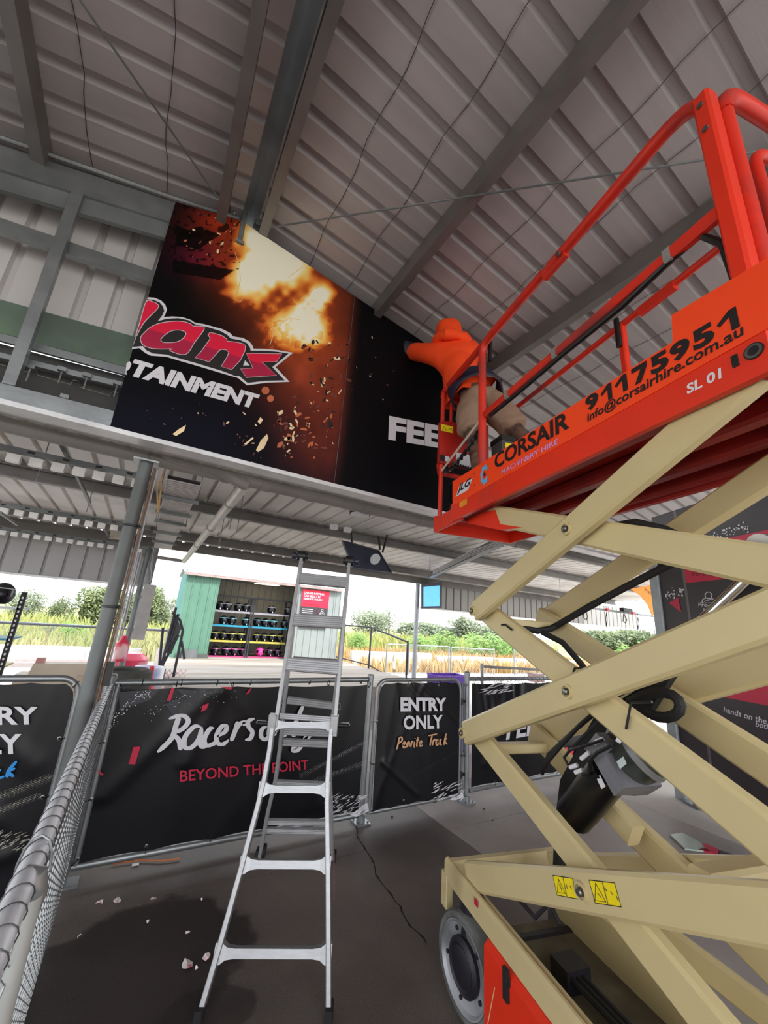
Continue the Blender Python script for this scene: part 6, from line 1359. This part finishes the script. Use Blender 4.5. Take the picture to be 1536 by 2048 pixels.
gl_ = MB().beam(V(xk-.34, yk-.02, zt_-.02), V(xk-.34, yk-.02, zt_-.28), .02, .01); tag(obj('helmet_strap', gl_, blackp), 'black strap dangling from the left rack\'s top shelf', 'strap')
# fences and barriers beyond
def far_fence(xa, xb, y, z1, posts, label, cell=.075, grp=None, name='wire_fence'):
    t_ = thing(name, label, 'fence', V((xa+xb)/2, y, 0), grp)
    obj('top_rail', MB().cyl((xa, y, z1), (xb, y, z1), .024, 8), galv, t_, True); obj('bottom_rail', MB().cyl((xa, y, .06), (xb, y, .06), .02, 8), galv, t_, True)
    for x in posts: obj('post', MB().cyl((x, y, 0), (x, y, z1+.04), .03, 10), galv, t_, True)
    m_ = obj('wire_mesh', chainmesh(V(xa, y, .06), V(1, 0, 0), V(0, 0, 1), xb-xa, z1-.06, cell, .0022), mat('thin_wire', (196, 198, 200), .5, .4), t_, fix=False); m_['kind'] = 'stuff'
    return t_
zf1 = ony(150, 1252, 8.6).z; far_fence(-7, .55, 8.6, zf1, [-5, -2.4, .5], 'chain-link fence beyond the plastic barrier on the left', .08)
yf2 = 12.4
def fx(px, py=1350): return onz(px, py, 0) if False else ony(px, py, yf2).x
gx = [(702+0, 830), (830, 893), (893, 985)]
xa_, xb_, xc_, xd_ = [ony(p, 1330, yf2).x for p in (772, 815, 900, 988)]
zg = ony(860, 1292, yf2).z
far_fence(xa_, xb_-.06, yf2, zg, [xa_, xb_-.06], 'narrow mesh gate right of the deck railing', .08, 'far mesh gates', 'mesh_gate'); far_fence(xb_+.04, xc_-.06, yf2, zg, [xb_+.04, xc_-.06], 'middle mesh gate crossing the pale post', .08, 'far mesh gates', 'mesh_gate'); far_fence(xc_+.04, xd_, yf2, zg-.03, [xc_+.04, xd_], 'right-hand mesh gate above the purple bin', .08, 'far mesh gates', 'mesh_gate')
far_fence(xd_+1.2, xd_+9, yf2, 1.0, [xd_+1.2, xd_+4, xd_+7], 'far mesh fence seen between the lift arms', .09)
wb = mat('white_barrier_plastic', (200, 194, 190), .5, 0, .04)
def block(x0, x1, y, z1, label, grp='white track barriers'):
    mb = MB().prism([(x0, y-.25, -.01), (x0, y-.12, z1*.5), (x0, y-.1, z1), (x0, y+.1, z1), (x0, y+.12, z1*.5), (x0, y+.25, -.01)], (x1-x0, 0, 0)); o_ = obj('track_barrier', mb, wb); tag(o_, label, 'barrier', grp)
    for k in range(3): obj('barrier_rib', hx(x0+(x1-x0)*(.2+.3*k)-.03, y-.20, .1, x0+(x1-x0)*(.2+.3*k)+.03, y-.13, z1*.9), wb, o_)
    return o_
X_ = lambda px, py, y: ony(px, py, y).x
block(X_(700, 1330, 14.2), X_(860, 1330, 14.2), 14.2, .62, 'white track barrier behind the narrow mesh gate'); block(X_(870, 1340, 14.6), X_(990, 1340, 14.6), 14.6, .5, 'white track barrier behind the right-hand mesh gate'); block(X_(995, 1345, 14.4), X_(1150, 1345, 14.4), 14.4, .5, 'white track barrier partly behind the lift arm')
block(-6, .2, 14.0, .5, 'long white track kerb behind the left wire fence')
rs = hx(-6, 13.6, .14, .2, 13.72, .20); tag(obj('kerb_stripe', rs, mat('dusty_red_stripe', (206, 150, 146), .7)), 'dull red stripe along the white kerb behind the left fence', 'kerb')
cr_m = mat('cream_plastic', (206, 190, 170), .5, 0, .05)
yb1 = 6.4
bx0, bx1 = X_(62, 1345, yb1), X_(210, 1350, yb1); zb0, zb1 = ony(120, 1378, yb1).z, ony(120, 1325, yb1).z
brr = obj('plastic_barrier', MB().prism([(bx0, yb1-.2, zb0), (bx0, yb1-.14, zb1-.1), (bx0+.02, yb1-.12, zb1), (bx0+.02, yb1+.12, zb1), (bx0, yb1+.2, zb0)], (bx1-bx0, 0, 0)), cr_m); tag(brr, 'cream plastic road barrier on a pallet behind the left gate', 'barrier')
obj('barrier_end', hx(bx0-.12, yb1-.14, zb0+.03, bx0, yb1+.14, zb1-.12), cr_m, brr); obj('barrier_lug', hx(bx0+.02, yb1-.05, zb1, bx0+.1, yb1+.05, zb1+.05), _M['dusty_red_stripe'], brr); obj('barrier_groove', hx((bx0+bx1)/2+.1, yb1-.22, zb0, (bx0+bx1)/2+.35, yb1-.19, zb1-.12), mat('cream_shade', (206, 186, 164), .6), brr)
pal = obj('pallet', hx(bx0+.05, yb1-.25, zb0-.08, bx1+.1, yb1+.25, zb0-.001), mat('pallet_wood', (196, 172, 148), .8, 0, .15, 6)); tag(pal, 'wooden pallet under the cream plastic barrier', 'pallet')
for x in (bx0+.1, (bx0+bx1)/2, bx1-.1): obj('pallet_block', hx(x-.05, yb1-.22, -.01, x+.05, yb1+.22, zb0-.08), _M['pallet_wood'], pal)
# tyre stack, cone, drum, extinguisher
yt2 = 5.4; cxt = X_(248, 1350, yt2); zt2 = ony(248, 1337, yt2).z
ty = MB(); ty_o = None
n_t = 3; th = zt2/n_t
for k in range(n_t):
    o_ = obj('tyre', MB().lathe(V(cxt, yt2, k*th), (0, 0, 1), [(.01, .15), (0, .22), (.03, .27), (th-.03, .27), (th, .22), (th-.01, .15), (.01, .15)], 28), mat('dusty_tyre', (84, 84, 80), .85, 0, .12, 12), None, True)
    tag(o_, ['bottom tyre of the stack behind the barrier corner', 'middle tyre of the stack behind the barrier corner', 'topmost grey tyre behind the corner post of the barriers'][k], 'tyre', 'tyres in the stack')
yc = 6.4; P = ony(299, 1358, yc)
cn = thing('traffic_cone', 'small red traffic cone left of the stair rail', 'cone', V(P.x, yc, 0)); zc1 = ony(298, 1332, yc).z
redp = mat('bright_red_plastic', (236, 40, 58), .45)
obj('cone_body', MB().lathe(V(P.x, yc, 0), (0, 0, 1), [(.03, .17), (zc1-.1, .035), (zc1, .028), (zc1+.005, 0)], 20), redp, cn, True); obj('cone_base', hx(P.x-.2, yc-.2, -.01, P.x+.2, yc+.2, .03), redp, cn)
yd = 7.4; P = ony(296, 1345, yd); zc2 = ony(296, 1333, yd).z
dm = obj('plastic_drum', MB().lathe(V(P.x, yd, 0), (0, 0, 1), [(0, .20), (.03, .22), (zc2-.03, .22), (zc2, .2), (zc2, .17), (zc2-.1, .17)], 24), mat('blue_white_drum', (140, 166, 236), .5, 0, .05, 3, second=(240, 240, 246), patch=(.4, .5)), None, True); tag(dm, 'pale blue and white drum behind the red traffic cone', 'drum')
ye = 7.46; P = ony(243, 1300, ye)
ex_ = thing('fire_extinguisher', 'red extinguisher in a clear bag hung on the slim service post', 'fire extinguisher', V(P.x, ye-.12, 1.0)); z0_, z1_ = ony(240, 1320, ye).z, ony(246, 1270, ye).z
obj('cylinder', MB().lathe(V(P.x, ye-.14, z0_), (0, 0, 1), [(0, .07), (.02, .085), ((z1_-z0_)*.7, .085), ((z1_-z0_)*.85, .04), (z1_-z0_, .03)], 20), mat('pink_red_paint', (226, 60, 92), .4, 0, .1, 10, second=(240, 200, 206), patch=(.5, .6)), ex_, True)
obj('valve_head', MB().beam(V(P.x, ye-.14, z1_), V(P.x, ye-.14, z1_+.09), .06, .08), mat('white_valve', (226, 226, 230), .5), ex_); obj('hanger', MB().beam(V(P.x, ye-.06, z1_-.1), V(xs2, ye, z1_-.1), .02, .03), galv, ex_)
yn = 8.0; P = ony(262, 1318, yn); nb_ = obj('red_tub', MB().lathe(V(P.x, yn, 0), (0, 0, 1), [(0, .2), (ony(262, 1306, yn).z*.9, .26), (ony(262, 1306, yn).z, .16), (ony(262, 1306, yn).z, 0)], 18), _M['pink_red_paint'], None, True); tag(nb_, 'rounded pink-red tub behind the extinguisher', 'tub')
nt_ = obj('barrier_netting', chainmesh(V(P.x+.1, yn-.1, .05), V(1, 0, 0), V(0, 0, 1), .75, .62, .06, .006), mat('white_red_netting', (236, 190, 186), .6), None, fix=False); tag(nt_, 'pink-white plastic netting right of the red tub', 'netting')
# purple bin
yp2 = 4.7; P4 = [ony(*p, yp2) for p in ((882, 1353), (938, 1356))]; z4 = P4[0].z
pb2 = thing('storage_tub', 'purple plastic tub behind the entry gate', 'tub', V((P4[0].x+P4[1].x)/2, yp2+.15, 0)); pm_ = mat('purple_plastic', (112, 64, 196), .4)
x0_, x1_ = P4[0].x, P4[1].x
for a in ((x0_, yp2, x0_+.015, yp2+.32), (x1_-.015, yp2, x1_, yp2+.32), (x0_, yp2, x1_, yp2+.015), (x0_, yp2+.305, x1_, yp2+.32), ): obj('tub_wall', hx(a[0], a[1], 0, a[2], a[3], z4), pm_, pb2)
obj('tub_base', hx(x0_, yp2, 0, x1_, yp2+.32, .02), pm_, pb2); obj('tub_rim', MB().tube([V(x0_, yp2, z4), V(x1_, yp2, z4), V(x1_, yp2+.32, z4), V(x0_, yp2+.32, z4)], .012, 6, closed=True), mat('light_purple', (150, 104, 230), .4), pb2)
# brown box and pump things between the arms
P = ony(1072, 1355, 8.0); tag(obj('brown_box', MB().box(P, (.17, 0, 0), (0, .15, 0), (0, 0, .11)).box(V(P.x, 8.0, P.z/2-.06), (.03, 0, 0), (0, .03, 0), (0, 0, P.z/2-.05)), mat('brown_box', (150, 124, 120), .7)), 'brown box on a stand behind the right-hand barrier', 'box')
# right information board
az = math.radians(23.4); BD = V(math.sin(az), math.cos(az), 0); BNn = V(math.cos(az), -math.sin(az), 0)   # along (away), normal to the right
G0 = onz(1374, 1603, 0)
def ob(a, b_, off=0.): return onplane(a, b_, G0+BNn*off, BNn)
zt0 = ob(1320, 1030).z; zb0_ = ob(1371, 1575).z
bd = thing('information_board', 'tall dark printed safety board standing on posts right of the lift', 'sign', V(G0.x, G0.y, 0))
E1_ = G0-BD*2.6
charc = mat('charcoal_board', (58, 52, 56), .5, 0, .08, 2)
def bq(t0, t1, z0, z1, m, name, off=-.002, parent=bd):
    f_ = lambda t, z: G0-BD*t+V(0, 0, z)+BNn*off
    return obj(name, MB().quad(f_(t0, z0), f_(t1, z0), f_(t1, z1), f_(t0, z1)), m, parent, fix=False)
obj('board_sheet', MB().hexa([G0+V(0, 0, zb0_), E1_+V(0, 0, zb0_), E1_+BNn*.03+V(0, 0, zb0_), G0+BNn*.03+V(0, 0, zb0_)], [G0+V(0, 0, zt0), E1_+V(0, 0, zt0), E1_+BNn*.03+V(0, 0, zt0), G0+BNn*.03+V(0, 0, zt0)]), charc, bd)
def tt(a, b_): return (G0-ob(a, b_)).dot(BD)
t1_ = tt(1372, 1200)
lastp = G0+BD*.35
obj('board_post', MB().beam(G0+BD*.06+BNn*.02, G0+BD*.06+BNn*.02+V(0, 0, 2.62), .12, .12, up=LU, ch=.01), mat('light_grey_post', (160, 168, 172), .5, .2), bd)
obj('board_post', MB().beam(E1_+BNn*.06, E1_+BNn*.06+V(0, 0, 2.6), .08, .08, up=LU, ch=.01), galv, bd)
obj('board_foot', MB().beam(G0-BD*.12+V(0, 0, .0), G0-BD*.12+V(0, 0, zb0_), .05, .05, up=LU).box(G0-BD*.12+V(0, 0, .012), BD*.10, BNn*.08, V(0, 0, .012)), galv, bd)
obj('board_foot', MB().beam(G0-BD*1.5+V(0, 0, .0), G0-BD*1.5+V(0, 0, zb0_), .05, .05, up=LU).box(G0-BD*1.5+V(0, 0, .012), BD*.10, BNn*.08, V(0, 0, .012)), galv, bd)
bq(t1_, t1_+.035, zb0_, zt0, mat('board_stripe', (104, 98, 102), .5), 'printed_stripe')
crim = mat('crimson_board_ink', (196, 36, 70), .5, 0, .03)
za = ob(1450, 1158).z; bq(t1_+.035, 2.6, za, za+.42, crim, 'printed_band'); bq(t1_+.035, 2.6, ob(1440, 1345).z, ob(1440, 1312).z+.05, crim, 'printed_band')
zc_ = ob(1500, 1400).z; bq(t1_+.035, 2.6, zc_-.02, zc_+.20, crim, 'printed_band')
def btext(s, ll, lr, ul, m, bold=.01): return text(s, ob(*ll, -.004), ob(*lr, -.004), ob(*ul, -.004), m, bd, bold=bold)
btext('Pre-existing', (1397, 1215), (1462, 1219), (1397, 1205), white_ink); btext('injuries', (1407, 1226), (1447, 1228), (1407, 1216), white_ink)
btext('FOLLOW THE', (1383, 1145), (1470, 1144), (1383, 1136), mat('dark_maroon_ink', (84, 16, 34), .5), .02); btext('TO THE SAFETY', (1383, 1152), (1480, 1151), (1383, 1147), _M['dark_maroon_ink'], .02)
btext('UNSAFE', (1413, 1339), (1478, 1331), (1412, 1329), white_ink, .02)
btext('hands on the', (1447, 1424), (1533, 1449), (1448, 1413), white_ink); btext('both', (1511, 1453), (1540, 1460), (1512, 1442), white_ink)
btext('bumping or', (1446, 1513), (1503, 1522), (1447, 1501), white_ink); btext('other karts.', (1465, 1528), (1533, 1540), (1466, 1515), white_ink)
bp2 = lambda a, b_: ob(a, b_, -.004)
mbp = MB().tube([bp2(1417+7*math.cos(t), 1191+7*math.sin(t)) for t in [k*.628 for k in range(10)]], .004, 4, closed=True).tube([bp2(*p) for p in ((1404, 1206), (1405, 1199), (1412, 1196), (1423, 1196), (1429, 1200), (1430, 1206), (1404, 1206))], .004, 4).tube([bp2(1408, 1203), bp2(1424, 1198)], .004, 4)
obj('pictogram', mbp, white_ink, bd)
obj('pictogram', MB().tube([bp2(1494+4*math.cos(t), 1201+4*math.sin(t)) for t in [k*.785 for k in range(8)]], .004, 4, closed=True).tube([bp2(1500, 1205), bp2(1506, 1196), bp2(1509, 1186)], .004, 4).tube([bp2(1513, 1203), bp2(1511, 1184)], .004, 4), white_ink, bd)
obj('printed_shape', MB().prism([bp2(1338, 1206), bp2(1356, 1195), bp2(1363, 1225)], BNn*-.001), crim, bd, fix=False)
def bspecks(n, x0, y0, x1, y1, s, sd):
    rd = random.Random(sd); mb = MB()
    for i in range(n):
        x = rd.uniform(x0, x1); t = (x-x0)/(x1-x0); y = y0+(y1-y0)*t+rd.gauss(0, 5); P = ob(x, y, -.004); q = s*rd.uniform(.4, 1.2)
        mb.add([P+BD*q*math.cos(k*1.047)+V(0, 0, q*math.sin(k*1.047)) for k in range(6)], [tuple(range(6))])
    o_ = obj('printed_specks', mb, white_ink, bd, fix=False); o_['kind'] = 'stuff'
bspecks(34, 1330, 1194, 1366, 1182, .012, 1); bspecks(60, 1405, 1078, 1500, 1052, .010, 2)
obj('board_footing', MB().beam(G0-BD*.1-BNn*-.1+V(0, 0, .04), E1_+BNn*.1+V(0, 0, .04), .14, .08), mat('white_kerb', (214, 212, 210), .7), bd)
# bent wire fence behind the board's foot
wf = thing('wire_fence', 'bright wire fence low behind the information board', 'fence', V(6.9, 4.6, 0))
A2, B2_ = onz(1245, 1530, 0), onz(1372, 1582, 0)
obj('bottom_rail', MB().cyl((4.9, 5.0, .12), (8.6, 3.6, .12), .02, 8), galv, wf, True); obj('top_rail', MB().cyl((4.9, 5.0, 1.1), (8.6, 3.6, 1.1), .02, 8), galv, wf, True)
dxy = V(3.7, -1.4, 0); m_ = obj('wire_mesh', chainmesh(V(4.9, 5.0, .12), dxy.normalized(), V(0, 0, 1), dxy.length, .98, .06, .002), _M['thin_wire'], wf, fix=False); m_['kind'] = 'stuff'
for t in (0, .5, 1): obj('post', MB().cyl(V(4.9, 5.0, 0)+dxy*t, V(4.9, 5.0, 1.15)+dxy*t, .025, 10), galv, wf, True)
# orange flag
ofm = mat('orange_flag_cloth', (248, 156, 70), .8, 0, .05, 5)
yf = 4.2; fp = [(1262, 1178), (1307, 1169), (1309, 1200), (1312, 1225), (1305, 1232), (1296, 1210), (1283, 1192)]
fo = obj('flag', MB().prism([ony(a, b_, yf) for a, b_ in fp], (0, .012, 0)), ofm); tag(fo, 'orange feather flag hanging by the grey board post', 'flag')
text('HOLDFAST', ony(1289, 1180, yf-.003), ony(1313, 1199, yf-.003), ony(1291, 1176, yf-.003), black_ink, fo, bold=.02)
tag(obj('flag_pole', MB().cyl(ony(1262, 1180, yf+.01), ony(1309, 1167, yf+.01)+V(.2, 0, .02), .008, 8)
, galv), 'thin pole carrying the orange flag under the canopy', 'pole')
# hose and cable reels hung along the far fascia
def drop(px, py0, py1, y, name, label, loop_=False):
    A, B = ony(px, py0, y), ony(px, py1, y); mb = MB()
    mb.cyl(A, V(A.x, y, canz(y)), .006, 6)
    if loop_: mb.tube([A, A+V(-.06, 0, -.2), B+V(0, 0, .05), B+V(.1, 0, 0), A+V(.14, 0, -.15), A+V(.04, 0, 0)], .012, 6)
    else: mb.tube([A, A.lerp(B, .5)+V(.03, 0, 0), B, A.lerp(B, .4)+V(-.04, 0, 0), A], .010, 6)
    tag(obj(name, mb, blackp), label, 'cable', 'cables hung under the far canopy')
drop(1213, 1225, 1255, 6.6, 'hanging_cable', 'first dark cable from the left, hung before the pale fascia'); drop(1247, 1228, 1246, 6.4, 'hanging_cable', 'looped dark cable hung under the black box', True); drop(1276, 1234, 1260, 6.2, 'hanging_cable', 'dark cable hung below the orange flag'); drop(1168, 1220, 1240, 6.6, 'hanging_cable', 'large thin cable loop behind the lift\'s cable track', True)
for px, y, lab in ((1251, 6.4, 'thin line dropping from the black box to the ground'), (1308, 6.2, 'thin line dropping beside the board post')):
    A = ony(px, 1250, y); tag(obj('drop_line', MB().cyl(A, V(A.x, y, 0), .008, 6), blackp), lab, 'cable')
P = ony(1252, 1220, 6.4); tag(obj('black_unit', MB().box(P, (.22, 0, 0), (0, .06, 0), (0, 0, .05)), blackp), 'black box unit hung under the canopy beside the flag', 'box')
for px, py, y in ((1215, 1219, 6.4), (1266, 1226, 6.4)): P = ony(px, py, y); tag(obj('red_lamp', MB().box(P, (.05, 0, 0), (0, .03, 0), (0, 0, .03)), mat('signal_red', (226, 60, 64), .5)), 'small red lamp %s the black box unit' % ('left of' if px < 1240 else 'right of'), 'lamp')
struct('service_bar', MB().beam(ony(1180, 1216, 6.45), ony(1330, 1236, 6.45), .05, .05), galv_dull, can)
# pieces of a folded sign and a plate behind the lift
P = onz(1375, 1700, .012); tag(obj('sheet_offcut', MB().prism([onz(a, b_, .002) for a, b_ in ((1340, 1672), (1365, 1668), (1398, 1686), (1420, 1706), (1370, 1700))], (0, 0, .012)), mat('pale_green_sheet', (176, 190, 182), .4)), 'pale glassy sheet lying on the floor behind the lift', 'sheet')
tag(obj('red_offcut', MB().prism([onz(a, b_, .002) for a, b_ in ((1395, 1690), (1412, 1690), (1438, 1702), (1436, 1712), (1398, 1702))], (0, 0, .012)), crim), 'crimson offcut on the floor beside the pale sheet', 'sheet')
tag(obj('black_offcut', MB().prism([onz(a, b_, .002) for a, b_ in ((1440, 1703), (1480, 1716), (1440, 1718))], (0, 0, .012)), charc), 'black offcut beside the crimson one on the floor', 'sheet')
# ---- vegetation
def leafmat(name, c1, c2):
    m = mat(name, c1, .7, 0, .25, 1.2, second=c2, patch=(.4, .6)); bs = m.node_tree.nodes['Principled BSDF']; return m
def foliage(blobs, n, size, seed):
    rd = random.Random(seed); mb = MB(); tot = sum(b_[3]**2 for b_ in blobs)
    for (x, y, z, r, sz) in blobs:
        for i in range(int(n*r*r/tot)):
            d = V(rd.gauss(0, 1), rd.gauss(0, 1), rd.gauss(0, 1)).normalized()*r*(rd.random()**.4); d.z *= sz; P = V(x, y, z)+d
            if P.z < .05: continue
            a = V(rd.gauss(0, 1), rd.gauss(0, 1), rd.gauss(0, 1)).normalized(); b2 = a.orthogonal().normalized(); s_ = size*rd.uniform(.6, 1.4); mb.v += [tuple(P-a*s_), tuple(P+b2*s_*.5), tuple(P+a*s_), tuple(P-b2*s_*.5)]; k = len(mb.v); mb.f.append((k-4, k-3, k-2, k-1)); mb.mi.append(0)
    return mb
tm = [leafmat('olive_foliage', (122, 134, 92), (86, 100, 68)), leafmat('grey_green_foliage', (140, 150, 122), (108, 120, 94)), leafmat('fresh_green_foliage', (134, 168, 88), (112, 146, 74))]
trunkm = mat('bark', (120, 104, 88), .9)
def tree(px, pybase, y, pytop, wpx, kind, seed, label, dens=1.0, grp='trees beyond the track', split=5):
    rd = random.Random(seed); B = ony(px, pybase, y); T = ony(px, pytop, y); W = (ony(px+wpx*.6, pybase, y).x-ony(px-wpx*.6, pybase, y).x); Hh = T.z+.15
    t_ = thing('tree', label, 'tree', V(B.x, y, -.14), grp)
    obj('trunk', MB().tube([V(B.x, y, -.14), V(B.x+rd.uniform(-.1, .1), y, Hh*.4), V(B.x+rd.uniform(-.2, .2), y, Hh*.8)], [W*.03, W*.022, W*.01], 7), trunkm, t_, True)
    bl = []; top = Hh
    for k in range(split):
        cz = rd.uniform(.38, .74); bl.append((B.x+rd.uniform(-.34, .34)*W*(1.15-cz*.5), y+rd.uniform(-.2, .2)*W, top*cz, W*rd.uniform(.2, .3), min(1.2, top*.26/(W*.25))))
    bl.append((B.x+rd.uniform(-.1, .1)*W, y, top*.78, W*.24, min(1.2, top*.22/(W*.24)))); bl.append((B.x, y, top*.45, W*.42, min(1, top*.4/(W*.42))))
    obj('foliage', foliage(bl, int(4200*dens), W*.026, seed), tm[kind], t_, fix=False)
tree(215, 1245, 30, 1176, 120, 0, 1, 'large rounded olive tree seen left of the service post', 2.4, split=8); tree(118, 1240, 32, 1190, 55, 0, 2, 'smaller olive tree left of the large rounded one', 1); tree(290, 1248, 30, 1172, 90, 0, 3, 'olive tree behind the grey electrical cabinet', 1.6, split=7); tree(330, 1262, 30, 1188, 50, 1, 4, 'pale tree between the cabinet and the shed', .8); tree(40, 1230, 36, 1180, 80, 1, 5, 'hazy tree behind the left helmet rack', .8)
tree(735, 1262, 40, 1218, 70, 1, 6, 'low pale tree right of the ladder top', .8); tree(778, 1264, 42, 1208, 46, 1, 7, 'slender tall tree left of the pale post', .5); tree(860, 1268, 46, 1248, 110, 1, 8, 'long low tree line right of the pale post', 1.0); tree(935, 1275, 40, 1232, 60, 1, 9, 'spreading tree above the right mesh gate', .9); tree(1010, 1282, 42, 1248, 80, 1, 10, 'low tree just left of the lift arm joint', .7); tree(1200, 1305, 40, 1262, 70, 0, 11, 'tree seen between the upper lift arms', .8); tree(1260, 1310, 38, 1260, 80, 0, 12, 'tree left of the grey board post', .9)
def bush(px, pyb, y, pyt, wpx, seed, label, kind=2):
    B = ony(px, pyb, y); T = ony(px, pyt, y); W = abs(ony(px+wpx/2, pyb, y).x-ony(px-wpx/2, pyb, y).x); rd = random.Random(seed)
    bl = [(B.x+rd.uniform(-.35, .35)*W, y+rd.uniform(-.2, .2)*W, max(.2, T.z*rd.uniform(.35, .75)), W*rd.uniform(.16, .26), 1.0) for k in range(6)]
    tag(obj('bush', foliage(bl, 1500, W*.028, seed), tm[kind], None, fix=False), label, 'bush', 'bushes beyond the fences')
bush(845, 1310, 19, 1272, 60, 20, 'fresh green bush behind the middle mesh gate'); bush(895, 1305, 20, 1266, 60, 21, 'fresh green bush above the purple tub'); bush(955, 1312, 19, 1272, 80, 22, 'broad fresh green bush at the right mesh gate'); bush(1020, 1318, 19, 1275, 60, 23, 'green bush left of the folded lift arm'); bush(725, 1292, 20, 1262, 60, 24, 'green bush behind the deck railing'); bush(150, 1262, 20, 1238, 70, 25, 'yellow-green bush in the left field'); bush(95, 1262, 20, 1240, 30, 26, 'small blue-green bush in the left field', 1); bush(1290, 1330, 19, 1300, 60, 27, 'green bush behind the board post')
def grass(n, xr, yr_, h, m, seed, label, zb=-.14):
    rd = random.Random(seed); mb = MB()
    for i in range(n):
        x = rd.uniform(*xr); y = rd.uniform(*yr_); hh = h*rd.uniform(.5, 1.1); w_ = hh*.09; a = rd.uniform(0, 3.14); lx, ly = rd.gauss(0, .22)*hh, rd.gauss(0, .15)*hh; c_, s_ = math.cos(a)*w_, math.sin(a)*w_
        mb.v += [(x-c_, y-s_, zb), (x+c_, y+s_, zb), (x+lx*.4+c_*.7, y+ly*.4+s_*.7, zb+hh*.6), (x+lx, y+ly, zb+hh), (x+lx*.4-c_*.7, y+ly*.4-s_*.7, zb+hh*.6)]; k = len(mb.v); mb.f.append((k-5, k-4, k-3, k-2, k-1)); mb.mi.append(0)
    o_ = obj('grass', mb, m, None, fix=False); tag(o_, label, 'grass', None, 'stuff')
grass(9000, (-12, 3), (15.6, 24), .75, leafmat('reed_grass', (186, 176, 130), (150, 158, 98)), 31, 'tall pale reeds beyond the left track fence'); grass(12000, (5.4, 26), (13.1, 21), .62, leafmat('dry_grass', (206, 178, 120), (186, 150, 96)), 32, 'dry golden grass beyond the mesh gates'); grass(7000, (-14, 34), (24, 38), 1.1, leafmat('field_grass', (150, 164, 96), (168, 168, 104)), 33, 'bright green grass field in the distance')
struct('ground', MB().quad((5.3, 12.9, -.133), (60, 12.9, -.133), (60, 15.6, -.133), (5.3, 15.6, -.133)), leafmat('dry_verge', (176, 154, 108), (150, 136, 92)))
fgr = MB().quad((-60, 15.5, -.135), (80, 15.5, -.135), (110, 85, .9), (-90, 85, .9)); struct('ground', fgr, leafmat('meadow', (140, 152, 90), (160, 146, 100)))
